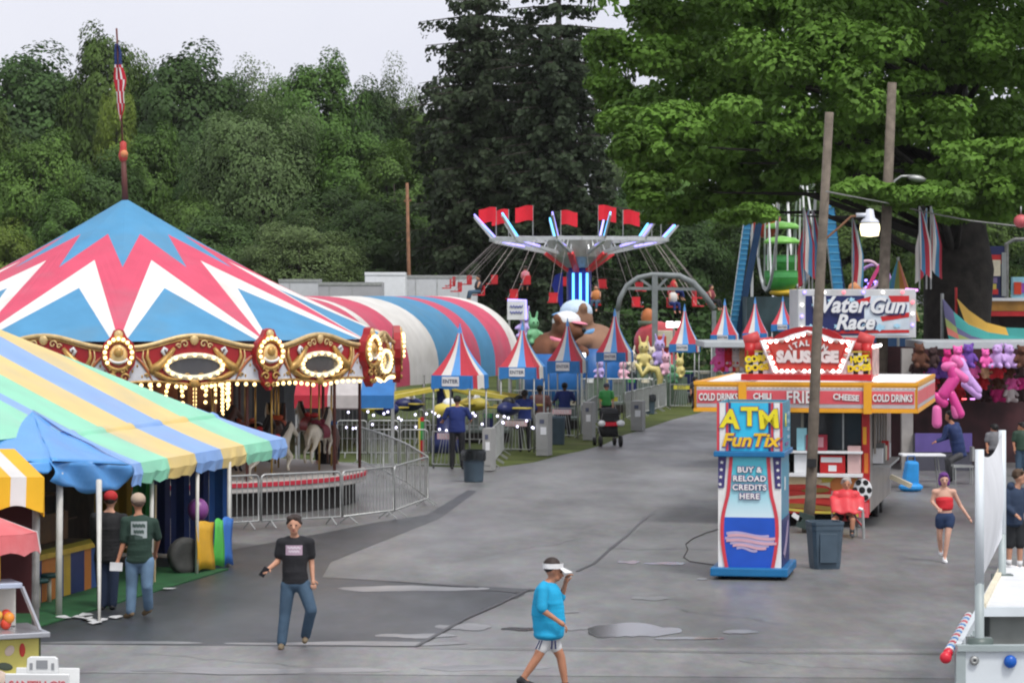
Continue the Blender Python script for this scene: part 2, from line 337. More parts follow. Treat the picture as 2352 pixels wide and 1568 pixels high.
for a in (
 (1, 50, 72, 330, 236, 'tall dark tree at the far left edge of the skyline'), (0, 250, 12, 220, 232, 'tallest tree of the skyline, right above the carousel flag'),
 (1, 432, 66, 270, 228, 'dark round crowned tree on the skyline right of the carousel flag'), (4, 583, 74, 130, 250, 'sparse pale tree on the skyline with sky showing through'),
 (0, 722, 76, 230, 226, 'bright green skyline tree above the white box trailer'), (2, 890, 104, 190, 262, 'pale distant tree just left of the spruces'),
 (0, 150, 150, 200, 240, 'tree filling the skyline dip left of the tallest tree'), (1, 340, 128, 170, 238, 'dark tree in the skyline dip right of the tallest tree'), (0, 640, 150, 200, 240, 'tree behind the big grey green tree, below the sparse one'),
 (1, 815, 158, 190, 236, 'dark tree in the skyline dip above the thin brown pole'), (0, 985, 200, 240, 236, 'green tree peeping out left of the spruces at mid height'),
 (2, 588, 158, 330, 196, 'big grey green willow-like tree in the middle of the wood'), (0, 92, 268, 215, 192, 'lighter tree at left in front of the dark tall tree'),
 (5, 268, 118, 110, 216, 'yellow green tree glowing behind the carousel flag'), (0, 345, 250, 190, 200, 'tree right of the flagpole at mid height'), (1, 225, 330, 190, 196, 'dark tree directly behind the carousel mast'),
 (0, 800, 246, 230, 198, 'tree between the big grey green tree and the spruces'), (1, 465, 330, 200, 200, 'dark low tree left of the big grey green tree'), (3, 905, 290, 190, 196, 'narrow green tree beside the left spruce'),
 (2, 688, 470, 300, 172, 'low bushy olive tree above the striped barrel tent'), (5, 5, 472, 170, 176, 'yellowish low tree at the left edge behind the carousel roof'), (1, 520, 470, 210, 180, 'dark low tree between carousel roof and bushy olive tree'),
 (0, 440, 420, 190, 184, 'low tree right of the carousel peak'), (3, 150, 400, 160, 182, 'low tree left of the carousel peak'), (1, 860, 430, 210, 182, 'low dark tree behind the thin brown pole'), (0, 985, 420, 180, 186, 'low tree at the foot of the left spruce'),
 (2, 1440, 235, 190, 420, 'hazy tree seen between spruce and big maple'), (0, 1560, 345, 220, 232, 'tree behind the maple boughs above the swing ride'), (1, 1420, 400, 200, 200, 'dark tree behind the swing ride'),
 (1, 1540, 470, 220, 178, 'dark low tree behind the grey steel arch'), (0, 1690, 400, 230, 196, 'tree behind the blue ferris wheel leg'), (1, 1820, 380, 240, 190, 'dark tree behind the green ferris wheel tubs'),
 (0, 1950, 400, 230, 186, 'tree behind the hanging yard lamp'), (1, 2080, 380, 230, 190, 'dark tree behind the feather flags'), (0, 2210, 400, 240, 180, 'tree hidden mostly by the maple trunk'), (1, 2330, 400, 230, 184, 'dark tree at the right edge behind the fun house'),
 (1, 1150, 430, 230, 205, 'dark tree between the spruce stems'), (1, 1290, 420, 230, 204, 'dark tree behind the swing ride tower'), (0, -60, 200, 230, 222, 'tree cut by the left frame edge'),
 (1, 660, 300, 240, 222, 'dark tree behind the grey green tree at right'), (1, 760, 400, 230, 190, 'dark tree just behind the bushy olive tree'), (1, 330, 430, 230, 205, 'dark undergrowth tree behind the carousel roof')): tree(*a)
# spruces
needle = leafmat('spruce_needles', (.032, .05, .022), rnd=.1)
def spruce(x, top, d, wpx, label, seed, low=3.0):
    r = random.Random(seed); H = EYE+(HY-top)/F*d; Rm = wpx/2/F*d; L = []
    t = thing('spruce_tree', label, 'tree', ((x-CX)/F*d, d, -.02), 0, 'spruces behind the swing ride')
    mb = MB(); mb.tube([(0, 0, 0), (0, 0, H*.5), (0, 0, H)], [.45, .3, .03], bark, 8)
    z = low
    while z < H-.3:
        q = 1-(z/H); rad = Rm*min(1, q*2.0+.3)*r.uniform(.75, 1.12); nb = max(5, int(9*min(1, q+.4)))
        a0 = r.uniform(0, 6)
        for k in range(nb):
            a = a0+2*PI*k/nb+r.uniform(-.25, .25); ln = rad*r.uniform(.6, 1.12); ca, sa = math.cos(a), math.sin(a); pts = []
            for s in range(7):
                u = s/6; pts.append(Vector((ca*ln*u, sa*ln*u, z+.35*u-ln*.42*u*u+(ln*.22*u**4))))
            mb.tube([pts[0], pts[3], pts[6]], [.06, .04, .015], bark, 4)
            n = int(75*ln/2.5+12); u = rng.uniform(.12, 1, n)
            P = np.stack([ca*ln*u, sa*ln*u, z+.35*u-ln*.42*u*u+ln*.22*u**4], 1)
            side = rng.normal(size=n)*(.3*ln*.3*(1.1-u)+.12)
            P[:, 0] += -sa*side; P[:, 1] += ca*side; P[:, 2] -= np.abs(rng.normal(size=n))*.32+np.abs(side)*.25
            N = np.stack([ca+rng.normal(size=n)*.6, sa+rng.normal(size=n)*.6, .6+rng.normal(size=n)*.6], 1)
            L.append((P, N, rng.uniform(.2, .42, n)))
        z += r.uniform(.38, .62)*(1.9 if z > H*.68 else 1)
    P, N, s = cat3(L); link('crown', leaf_mesh('crown', P, N, s, needle), t); mb.obj('trunk', t, True)
spruce(1097, -230, 172, 330, 'left spruce, taller and wider, with a bare topped stem', 3)
spruce(1283, -260, 168, 300, 'right spruce standing just behind the swing ride', 8)
spruce(1195, 40, 182, 260, 'shorter dark spruce between the two tall ones', 12)
# the big maple
mleaf = leafmat('maple_leaf', (.11, .215, .03), rnd=0); MD = 88.0
mt = thing('maple_tree', 'huge old maple overhanging the stalls at right, thick dark trunk', 'tree', ((2185-CX)/F*MD, MD, -.02))
O = Vector(mt.location)
boughs = [(1480,130,120,55),(1560,45,110,50),(1640,110,140,65),(1430,205,75,50),(1500,270,95,40),(1600,270,130,50),(1465,330,60,40),(1565,375,120,45),(1680,380,110,50),(1490,440,60,38),(1610,450,110,38),(1740,440,90,40),(1720,492,60,22),(1780,300,140,70),(1870,200,150,90),(1800,100,150,80),(1950,80,180,80),(2100,50,180,80),(2250,20,160,80),(2110,170,170,60),(2240,160,140,45),(2330,165,90,50),(1960,320,110,45),(2080,290,130,60),(2230,290,140,60),(2330,315,90,60),(1940,385,90,35),(2060,385,80,35),(2180,420,110,50),(2300,425,90,50),(1850,410,80,35),(2260,365,110,45),(1760,20,120,60),(1700,200,100,60),(1900,20,140,60),(2350,80,120,70),(1650,330,90,40),(2120,450,90,35),(2020,210,120,50),(1560,490,80,22),(1640,20,60,50),(1420,270,45,35),(2000,440,80,30),(2340,470,80,40),(2230,480,100,35),(1850,310,120,50)]
L = []; mb = MB(); rr = random.Random(4)
mb.tube([(-.1, 0, -.3), (0, 0, .6), (.15, 0, 3), (.25, .1, 5.5), (.1, .2, 8), (0, .5, 11), (0, .5, 14)], [1.5, 1.22, 1.02, 1.1, .8, .6, .4], bark_m, 16)
for bx, by, rx, ry in boughs:
    d = MD+rr.uniform(-9, 5)-(3 if by > 250 else 0); c = W(bx, by, d)-O; k = d/F; a, h = rx*k, ry*k
    for i in range(11):
        q = Vector((c.x+rr.uniform(-.85, .85)*a, c.y+rr.uniform(-1.2, 1.2)*a*.6, c.z+rr.uniform(-.6, .7)*h))
        L.append(clump(q, (a*.46, a*.46, h*.5), 250, .17, .8, .5))
    st = Vector((.1, .2, min(max(c.z-1.5, 4.5), 11.5))); m1 = st.lerp(c, .5)+Vector((0, 0, .8))
    mb.tube([st, m1, m1.lerp(c, .6)], [.15, .07, .02], bark_m, 6)
for i in range(110):     # unseen top of the crown, above the frame, added to darken the boughs below
    q = Vector((rr.uniform(-11, 8), rr.uniform(-10, 9), rr.uniform(14.5, 19))); L.append(clump(q, (1.9, 1.9, 1.1), 130, .36, .7, .5))
for i in range(110):
    x = rr.uniform(1500, 2380); y = rr.uniform(-30, 470 if x > 1780 else 400); q = W(x, y, MD+rr.uniform(2, 9))-O
    L.append(clump(q, (1.1, 1.0, .8), 170, .24, .6, .6))
P, N, s = cat3(L); link('crown', leaf_mesh('crown', P, N, s, mleaf), mt); mb.obj('trunk', mt, True)
# ---------------------------------------------------------------- shared colours
steel = mat('galvanised_steel', (.36, .37, .36), rough=.45, metal=.55, var=.15, scale=8)
steel_d = mat('weathered_steel', (.22, .22, .21), rough=.55, metal=.4, var=.25, scale=8)
black = mat('black_plastic', (.012, .012, .013), rough=.45, var=.2)
dark = mat('dark_interior', (.018, .015, .014), rough=.9, var=.3)
white_p = mat('white_paint', (.72, .73, .74), rough=.4, var=.05, dirt=((.45, .44, .42), 1.2, .35))
cream = mat('cream_paint', (.7, .64, .48), rough=.5)
red_p = mat('red_paint', (.5, .018, .02), rough=.4, var=.12)
gold = mat('gilding', (.42, .25, .075), rough=.38, metal=.35, var=.3, scale=9)
gold_l = mat('pale_gilding', (.58, .42, .2), rough=.4, metal=.2, var=.2, scale=9)
blue_p = mat('blue_paint', (.02, .12, .36), rough=.4)
navy_p = mat('navy_paint', (.012, .02, .1), rough=.4)
yel_p = mat('yellow_paint', (.72, .46, .03), rough=.4)
green_p = mat('green_paint', (.04, .28, .06), rough=.45)
bulb_w = mat('warm_bulb', (1, .7, .3), emit=2.3, var=0)
bulb_c = mat('white_bulb', (1, .93, .86), emit=2.6, var=0)
bulb_v = mat('violet_bulb', (.3, .22, 1), emit=2.2, var=0)
led_b = mat('blue_led', (.12, .5, 1), emit=1.7, var=0)
led_p = mat('purple_led', (.32, .28, .95), emit=1.5, var=0)
brass = mat('brass', (.5, .33, .1), rough=.3, metal=.7, var=.2)
t_blue = cloth('canopy_blue', (.095, .31, .53), dirt=((.15, .28, .38), .6, .6)); t_pink = cloth('canopy_faded_red', (.68, .095, .165), dirt=((.48, .17, .22), .7, .6)); t_white = cloth('canopy_white', (.82, .8, .76), dirt=((.6, .57, .5), .9, .5))
# ---------------------------------------------------------------- carousel
CD = 64.0; cx = (288-CX)/F*CD
car = thing('carousel', 'big carousel with red, white and blue zigzag canopy and gilded lit boards', 'carousel', (cx, CD, 0), 0)
RN, ZE, ZP, A0 = 6.0, 3.72, 6.86, R(6.5)
def cp(phi, t):      # canopy point; t=0 peak, 1 eave
    z = ZP-(ZP-ZE)*(t+.045*math.sin(PI*t)); r = RN*t*(1 if True else 1); return Vector((r*math.sin(phi), -r*math.cos(phi), z))
mb = MB()
def lerp_edge(pa, ta, pb, tb, n=5):   # points from (angle a, t a) to (angle b, t b) on the flat panel
    return [cp(pa, ta).lerp(cp(pb, tb), i/n) for i in range(n+1)]
for k in range(12):
    a = A0+k*PI/6
    for sgn in (1, -1):
        m_ = a+sgn*PI/12
        def PN(t): return cp(a, t)
        def PM(t):
            v = cp(m_, t); f = 1-(1-math.cos(PI/12))*t**0; return Vector((v.x*f, v.y*f, v.z))
        def ray(t0, t1, f, n): return [f(t0+(t1-t0)*i/n) for i in range(n+1)]
        P0 = Vector((0, 0, ZP))
        def strip(left, right, mt):
            for i in range(len(left)-1): mb.poly([left[i], left[i+1], right[i+1], right[i]], mt)
        # boundary curves node->mid
        b1 = lambda s: PN(.46).lerp(PM(.235), s)
        NE = PN(1).lerp(PM(1), .09); 
        n = 4
        mb.poly([P0, PN(.15), PM(.15)], t_blue)
        strip([PN(.15), PN(.3), PN(.46)], [PM(.15), PM(.19), PM(.235)], t_blue)
        # pink: between PN(.46)->PM(.235) and N -> PM(.41)
        pl = [PN(.46+.54*i/n) for i in range(n+1)]; pr = [PM(.235+(.41-.235)*i/n) for i in range(n+1)]
        strip(pl, pr, t_pink)
        wl = [PN(1).lerp(NE, i/n) for i in range(n+1)]; wr = [PM(.41+(.605-.41)*i/n) for i in range(n+1)]
        strip(wl, wr, t_white)
        bl = [NE.lerp(PM(1), i/n) for i in range(n+1)]; br = [PM(.605+.395*i/n) for i in range(n+1)]
        strip(bl, br, t_blue)
mb.obj('canopy', car)
# mast and flag
mast_m = mat('brown_mast', (.11, .035, .028), rough=.6)
mb = MB(); mb.tube([(0, 0, 6.7), (-.05, 0, 7.9)], [.075, .055], mast_m, 10); mb.tube([(-.05, 0, 7.9), (-.2, 0, 10.7)], .022, mast_m, 8)
mast = mb.obj('mast', car, True)
mb = MB(); mb.lathe([(.05, 7.68), (.09, 7.74), (.11, 7.84), (.085, 7.92), (.075, 8.0), (.075, 8.12), (.01, 8.16)], mat('mast_red', (.45, .05, .04)), 12, (-.05, 0, 0)); mb.sph((-.02, -.06, 7.86), .09, mat('mast_orange', (.55, .2, .08)))
mb.obj('finial', mast, True)
fr, fw, fb = cloth('flag_red', (.48, .02, .04)), cloth('flag_white', (.72, .7, .7)), cloth('flag_navy', (.03, .05, .16))
mb = MB()
def flagfn(u, v): # u down the mast, v across the folded cloth
    z = 10.35-1.75*u; w = .05+.13*math.sin(PI*min(1, u*1.05))+.03*math.sin(u*17); x0 = -.2+.15*(10.7-z)/2.8
    return Vector((x0-.02+w*(v-.35)*1.3, -.03-.05*math.sin(v*9+u*6), z))
def flagm(i, j):
    if i < 7: return fb
    return fr if (j*2+i//4) % 3 != 1 else fw
mb.grid(flagfn, 26, 7, flagm); fl = mb.obj('flag', mast, True, solid=.008)
mb = MB()
# rounding boards
def top(u):
    q = abs(u)/1.52; return 3.84-.24*(1-math.cos(PI*min(1, q*1.15)))/2
def bot(u):
    q = abs(u)/1.52; return 2.86-.05*math.cos(PI*q*.5)**6+.03*math.sin(q*PI)
us = [-1.52+3.04*i/24 for i in range(25)]
red_b = mat('board_red', (.3, .012, .016), rough=.4, var=.15)
mb = MB(); mb.prism([(u, bot(u)) for u in us]+[(u, top(u)) for u in reversed(us)], 0, -.06, red_b)
board_me = mb.mesh('rounding_board')
mb = MB()
mb.tube([(u, -.07, top(u)) for u in us], .05, gold_l, 6)
mb.tube([(u, -.07, top(u)-.075) for u in us], .018, gold, 5)
mb.tube([(u, -.07, bot(u)+.01) for u in us], .03, gold, 6)
for sg in (1, -1):
    # long gilded scroll from crown to foot, plus curls
    pts = [Vector((sg*(.42+.5*q+.12*math.sin(q*PI)), -.09, 3.58-.62*q-.1*math.sin(q*PI*1.5))) for q in [i/10 for i in range(11)]]
    mb.tube(pts, [.04+.06*math.sin(PI*i/10) for i in range(11)], gold, 6)
    pts = [Vector((sg*(1.38-.5*q), -.085, 3.45-.05*q-.5*q*q)) for q in [i/8 for i in range(9)]]
    mb.tube(pts, [.012+.02*math.sin(PI*i/8) for i in range(9)], mat('copper_scroll', (.4, .13, .05)), 6)
    pts = [Vector((sg*x, -.085, z)) for x, z in ((.98, 3.56), (1.0, 3.4), (.93, 3.22), (.8, 3.06), (.6, 2.96), (.38, 2.93), (.2, 2.95))]
    mb.tube(pts, [.02, .04, .055, .06, .055, .04, .02], gold, 6)
    mb.tube([p_+Vector((sg*.09, .01, -.01)) for p_ in pts[:5]], [.01, .022, .028, .022, .01], gold_l, 5)
    for (x, z, r0) in ((.2, 3.66, .09), (.33, 3.62, .06), (.14, 2.98, .09), (.3, 2.95, .06), (1.0, 3.02, .05)):
        mb.tube([Vector((sg*(x+r0*(1-i/13)*math.cos(i*.62)), -.09, z+r0*(1-i/13)*math.sin(i*.62))) for i in range(12)], .017, gold_l if z > 3.5 else gold, 5)
    mb.tube([(sg*.62, -.09, 3.42), (sg*.68, -.1, 3.52), (sg*.64, -.1, 3.58), (sg*.58, -.1, 3.55), (sg*.6, -.1, 3.5)], [.03, .04, .035, .03, .02], white_p, 6)
mb.sph((0, -.09, 3.75), (.1, .05, .11), gold_l, 8, 6); mb.sph((0, -.09, 2.86), (.12, .05, .1), gold, 8, 6)
trim_me = mb.mesh('gilded_trim', True)
mb = MB()
patch_me = []
for sg in (1, -1):
    mb = MB()
    pts = [(sg*1.5, 2.9), (sg*1.5, 3.46), (sg*1.22, 3.42), (sg*1.02, 3.26), (sg*.9, 3.04), (sg*.72, 2.9)]
    mb.prism(pts, -.062, -.075, mat('board_white', (.55, .56, .6), var=.12, scale=5))
    for i in range(4): mb.sph((sg*(1.1+.1*i), -.078, 3.0+.11*((i*2) % 3)), (.022, .01, .035), gold, 6, 4)
    patch_me.append(mb.mesh('white_panel'))
ov = [(.54*math.cos(2*PI*i/28), 3.2+.19*math.sin(2*PI*i/28)) for i in range(28)]
mb = MB()
mb.tube([Vector((x*1.12, -.085, 3.2+(z-3.2)*1.22)) for x, z in ov+ov[:1]], .062, cream, 6)
mb.prism(ov, -.062, -.08, mat('mirror_glass', (.05, .05, .055), rough=.12, spec=.8)); mir_me = mb.mesh('oval_mirror', False)
mb = MB()
for i in range(17):
    t = 2*PI*i/17+.1; mb.sph((.6*math.cos(t), -.15, 3.2+.235*math.sin(t)), .04, bulb_w, 8, 6)
ring_me = mb.mesh('mirror_bulbs', True)
mb = MB()
for i in range(15):
    u = -1.3+2.6*i/14
    if abs(u) > .16: mb.sph((u, -.06, bot(u)-.06), .042, bulb_w, 8, 6)
low_me = mb.mesh('edge_bulbs', True)
mb = MB()
pr = [(0, 3.98), (.1, 3.95), (.16, 3.82), (.3, 3.68), (.36, 3.45), (.33, 3.25), (.22, 3.1), (.2, 2.95), (.12, 2.8), (0, 2.68)]
mb.prism([(x, z) for x, z in pr]+[(-x, z) for x, z in reversed(pr[1:-1])], .02, -.14, red_b); med_me = mb.mesh('medallion')
mb = MB(); mb.tube([Vector((.29*math.sin(2*PI*i/20), -.15, 3.44+.3*math.cos(2*PI*i/20)*(1 if i else 1))) for i in range(21)], .05, gold, 6)
mb.sph((0, -.14, 3.45), (.19, .07, .22), gold_l, 10, 7); mb.sph((0, -.2, 3.5), (.1, .05, .1), gold, 8, 6)
mb.tube([Vector((.2*math.sin(a), -.2, 3.42-.13*math.cos(a))) for a in [-1.2+.24*i for i in range(11)]], .03, white_p, 6)
mb.sph((0, -.14, 3.86), (.1, .06, .1), gold_l, 8, 6)
for sg in (1, -1):
    for x, z, r0 in ((.12, 2.98, .1), (.1, 3.12, .08), (.07, 2.8, .06)):
        mb.tube([Vector((sg*(x+r0*(1-i/13)*math.cos(i*.6)), -.17, z+r0*(1-i/13)*math.sin(i*.6))) for i in range(12)], .025, gold, 5)
medt_me = mb.mesh('gilded_carving', True)
mb = MB()
for i in range(13):
    t = R(-125+250*i/12); mb.sph((.275*math.sin(t), -.21, 3.47+.31*math.cos(t)), .04, bulb_w, 8, 6)
medb_me = mb.mesh('light_bulbs', True)
def fd(name, me, par, r, phi): return link(name, me, par, (r*math.sin(phi), -r*math.cos(phi), 0), (0, 0, phi))
for k in range(12):
    p = A0+(k+.5)*PI/6; b = fd('rounding_board', board_me, car, 5.86, p)
    for nm, me in (('gilded_trim', trim_me), ('white_panel', patch_me[0]), ('white_panel', patch_me[1]), ('oval_mirror', mir_me), ('mirror_bulbs', ring_me), ('edge_bulbs', low_me)):
        o = link(nm, me, b)
        if 'bulbs' in nm: o['kind'] = 'stuff'
    b = fd('medallion', med_me, car, 6.08, A0+k*PI/6); link('gilded_carving', medt_me, b); link('light_bulbs', medb_me, b)['kind'] = 'stuff'
# platform, drum
plat_m = mat('platform_boards', (.4, .38, .36), rough=.55, var=.15, scale=2)
mb = MB(); mb.lathe([(5.42, .5), (5.44, .52), (5.44, .72), (5.4, .74), (1, .745)], plat_m, 72, cap=False); plat = mb.obj('platform', car)
mb = MB(); mb.lathe([(5.445, .62), (5.47, .63), (5.47, .71), (5.445, .72)], mat('platform_red', (.42, .02, .04)), 72, cap=False); mb.obj('red_rim', plat)
mb = MB(); mb.lathe([(5.2, .02), (5.2, .5)], dark, 40, cap=False); mb.obj('skirting', plat)
mb = MB(); mb.lathe([(2.4, .74), (2.4, 1.3), (2.25, 1.5), (2.25, 3.3), (2.8, 3.6)], mat('drum_brown', (.07, .02, .016), var=.4, scale=3), 16, cap=False); drum = mb.obj('centre_drum', car)
mb = MB(); n = 0
for k in range(8):
    a = R(-100+k*27)
    for i in range(15):
        t = PI*i/14; w = .2*math.cos(t); z = 2.35+.5*math.sin(t) if 0 < i < 14 else 2.3
        mb.sph((2.33*math.sin(a+w/2.2), -2.33*math.cos(a+w/2.2), z), .042, bulb_w, 6, 5)
    for i in range(16): mb.sph((2.33*math.sin(a+.235), -2.33*math.cos(a+.235), 1.75+.085*i), .042, bulb_w, 6, 5)
mb.obj('drum_bulbs', drum, True)['kind'] = 'stuff'
mb = MB()
mb.lathe([(5.7, 3.62), (3.5, 3.5), (1.4, 3.35)], mat('ceiling_red', (.12, .02, .02)), 24, cap=False)
mb.obj('ceiling', car)
# horses
hp = MB(); q = dark
hp.cap((-.38, 0, 1.05), (.36, 0, 1.1), .2, .2, q); hp.sph((-.42, 0, 1.08), (.24, .2, .24), q); hp.sph((.38, 0, 1.12), (.2, .18, .24), q)
hp.cap((.42, 0, 1.2), (.66, 0, 1.56), .16, .1, q); hp.cap((.66, 0, 1.6), (.9, 0, 1.38), .1, .055, q); hp.cap((.64, .06, 1.66), (.64, .07, 1.76), .03, .01, q); hp.cap((.64, -.06, 1.66), (.64, -.07, 1.76), .03, .01, q)
for s in (1, -1):
    f = .05*s; hp.cap((.42, .1*s, 1.0), (.66+f, .1*s, .84), .09, .055, q); hp.cap((.66+f, .1*s, .84), (.56+f*2, .1*s, .6), .05, .035, q); hp.cap((.56+f*2, .1*s, .6), (.6+f*2, .1*s, .53), .04, .045, q)
    hp.cap((-.5, .11*s, 1.0), (-.6+f, .11*s, .74), .12, .06, q); hp.cap((-.6+f, .11*s, .74), (-.82+f, .11*s, .62), .055, .04, q); hp.cap((-.82+f, .11*s, .62), (-.84+f, .11*s, .42), .04, .035, q); hp.cap((-.84+f, .11*s, .42), (-.78+f, .11*s, .36), .04, .045, q)
hp.cap((-.62, 0, 1.15), (-.86, 0, .8), .05, .03, q)
horse_me = remesh(hp, 'horse', .028, cream, 3)
mb = MB(); mb.grid(lambda u, v: Vector((-.28+.52*u, math.sin((v-.5)*4.2)*.235, 1.07+.245*math.cos((v-.5)*4.2))), 6, 12, red_p); mb.sph((-.25, 0, 1.36), (.07, .16, .07), red_p, 8, 6); mb.sph((.2, 0, 1.36), (.06, .1, .07), red_p, 8, 6); saddle_me = mb.mesh('saddle', True)
mb = MB(); mb.grid(lambda u, v: Vector((.36+.34*u-.14*math.sin(v*PI), (v-.5)*.1, 1.3+.4*u+.02)), 6, 6, dark); mb.sph((.5, 0, 1.45), (.1, .05, .24), dark, 8, 6, (0, .55, 0)); mane_me = mb.mesh('mane', True)
mb = MB(); mb.tube([(0, 0, .74), (0, 0, 3.4)], .026, brass, 8); pole_me = mb.mesh('pole', True)
hcols = [mat('horse_cream', (.5, .46, .38), rough=.35), mat('horse_brown', (.07, .03, .02), rough=.35), mat('horse_black', (.02, .018, .018), rough=.3), mat('horse_white', (.6, .58, .54), rough=.35)]
scols = [red_p, mat('saddle_orange', (.55, .1, .03)), blue_p, mat('saddle_maroon', (.15, .01, .03))]
hm = {}
for i, hc in enumerate(hcols): m_ = horse_me.copy(); m_.materials[0] = hc; hm[i] = m_
sm = {}
for i, sc_ in enumerate(scols): m_ = saddle_me.copy(); m_.materials[0] = sc_; sm[i] = m_
for i, (r0, deg, hi, si, dz) in enumerate(((4.65, 50, 0, 0, -.05), (4.65, 74, 0, 3, .2), (4.65, 26, 2, 3, .2), (4.65, 4, 1, 2, .0), (4.65, -18, 1, 0, .2), (4.65, 95, 1, 2, .1), (4.65, 120, 0, 0, .2), (4.65, 150, 2, 1, 0), (3.5, 40, 1, 3, .3), (3.5, 62, 2, 0, .05), (3.5, 85, 1, 1, .25), (3.5, 15, 1, 2, .1), (3.5, 110, 0, 3, .2), (3.5, -20, 1, 0, .2))):
    p = R(deg); h = link('horse', hm[hi], car, (r0*math.sin(p), -r0*math.cos(p), .5+dz), (0, 0, p)); h.scale = (.86,)*3
    link('saddle', sm[si], h); link('mane', mane_me, h); o = link('pole', pole_me, h, (0, 0, (.74-.5-dz)/.86-.74)); o.scale = (1, 1, 1.08)
mb = MB(); mb.tube([(0, 0, .74), (0, 0, 3.5)], .035, mast_m, 8); post_me = mb.mesh('canopy_post', True)
for k in range(12):
    a = A0+k*PI/6
    for r0 in (5.3, 2.4): link('canopy_post', post_me, car, (r0*math.sin(a), -r0*math.cos(a), 0))
# ---------------------------------------------------------------- barricade fences
def barricade(p, q, label, group, h=1.08, bars=None, mt=steel, rails=0):
    p = Vector((p.x, p.y, 0)); q = Vector((q.x, q.y, 0)); d = q-p; L = d.length; ang = math.atan2(d.y, d.x)
    t = thing('barricade', label, 'barricade', p, ang, group)
    mb = MB(); r = .08
    mb.tube([(.03, 0, .16), (.03, 0, h-r), (.03+r*.3, 0, h-r*.3), (.03+r, 0, h), (L-.03-r, 0, h), (L-.03-r*.3, 0, h-r*.3), (L-.03, 0, h-r), (L-.03, 0, .16), (.03, 0, .16)], .022, mt, 6)
    mb.obj('frame', t, True)
    n = bars or max(3, int(L/.13)); mb = MB()
    for i in range(1, n): mb.tube([(.03+(L-.06)*i/n, 0, .16), (.03+(L-.06)*i/n, 0, h)], .0095, mt, 5, False)
    for z in ([h*.55] if rails else []): mb.tube([(.03, 0, z), (L-.03, 0, z)], .014, mt, 5)
    mb.obj('upright_bars', t)
    for x in (.25, L-.25):
        mb = MB(); mb.tube([(x, -.22, 0.015), (x, 0, .16), (x, .22, .015)], .016, mt, 5); mb.obj('foot', t)
    return t
ORD = ['first', 'second', 'third', 'fourth', 'fifth', 'sixth', 'seventh', 'eighth', 'ninth', 'tenth', 'eleventh', 'twelfth']
ring = [G(330, 1222), G(478, 1221), G(597, 1214), G(785, 1204), G(905, 1189), G(983, 1160), G(935, 1122), G(880, 1092), G(820, 1068)]
cl = ['barricade in front of the carousel behind the striped tent', 'barricade in front of the carousel just right of the striped tent skirt', 'barricade before the carousel platform, third round from the left', 'barricade right of the carousel platform, with tilted joint', 'barricade at the right-hand corner of the carousel fence', 'barricade turning back behind the carousel corner', 'barricade further back behind the carousel corner', 'rearmost barricade beside the carousel']
for i in range(len(ring)-1): barricade(ring[i], ring[i+1], 'grey steel '+cl[i], 'barricades round the carousel', bars=None if i < 4 else 13)
# ---------------------------------------------------------------- barrel-vaulted striped tent
vt = thing('barrel_tent', 'long round-topped tent with broad red, white and blue bands', 'tent', (-5.25, 82, 0))
E1 = Vector((5.55, 23, 0)); pd = Vector((-.97, .235, 0))
def vault(u, v):     # v 0 right eave .. 1 left eave
    a = PI*v; c = math.copysign(abs(math.cos(a))**.95, math.cos(a)); s_ = math.sin(a)**.85 if 0 < v < 1 else 0
    return E1*u+pd*(3.1*(1-c))+Vector((0, 0, 2.1+2.55*s_+.006*math.sin(u*40)))
bands = [(.12, t_blue), (.22, t_pink), (.25, t_white), (.36, t_pink), (.52, t_white), (.68, t_blue), (.75, t_pink), (.86, t_blue), (.96, t_pink), (1.01, t_white)]
us_ = [0, .05, .1, .16, .22, .25, .3, .36, .42, .47, .51, .57, .63, .68, .75, .8, .84, .9, .95, 1.0]
mb = MB()
for i in range(len(us_)-1):
    um = (us_[i]+us_[i+1])/2; bm_ = next(m for b, m in bands if um < b)
    mb.grid(lambda a, b, i=i: vault(us_[i]+(us_[i+1]-us_[i])*a, b), 1, 28, bm_)
    mb.grid(lambda a, b, i=i: vault(us_[i]+(us_[i+1]-us_[i])*a, 0)-Vector((0, 0, .3*b)), 1, 1, bm_)
mb.obj('canvas', vt, True)
for k in range(8):
    mb = MB(); p = vault(k/7, 0); mb.tube([(p.x, p.y, 0), p], .05, steel_d, 8); mb.obj('post', vt, True)
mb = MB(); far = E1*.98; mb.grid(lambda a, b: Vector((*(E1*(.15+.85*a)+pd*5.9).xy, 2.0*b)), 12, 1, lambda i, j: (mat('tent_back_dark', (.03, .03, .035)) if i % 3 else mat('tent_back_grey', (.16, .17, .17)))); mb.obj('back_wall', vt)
# small ride under it
kr = thing('kiddie_ride', 'yellow-armed kiddie plane ride under the striped barrel tent', 'ride', (-2.0, 84.5, 0))
mb = MB(); mb.lathe([(.5, 0), (.5, .4), (.25, .6), (.25, 2.0), (.4, 2.1), (.05, 2.4)], navy_p, 14); mb.obj('centre_post', kr, True)
yel2 = mat('faded_yellow', (.55, .45, .07), rough=.4); dome = mat('white_shell', (.72, .74, .78), rough=.3)
for k in range(7):
    a = 2*PI*k/7+.3; e = Vector((2.3*math.cos(a), 2.3*math.sin(a), 1.35))
    mb = MB(); mb.bar((.3*math.cos(a), .3*math.sin(a), 1.9), e+Vector((0, 0, .3)), .14, .12, yel2); mb.obj('arm', kr)
    mb = MB(); mb.sph(e, (.5, .26, .22), yel2 if k % 2 else navy_p, 12, 8, (0, 0, a+PI/2)); mb.sph(e+Vector((0, 0, .18)), (.2, .18, .17), dome if k % 3 else black, 10, 7); mb.box(e+Vector((0, 0, .02)), (.3, 1.5, .05), yel2, (0, 0, a+PI/2)); mb.obj('plane_car', kr, True)
mb = MB()
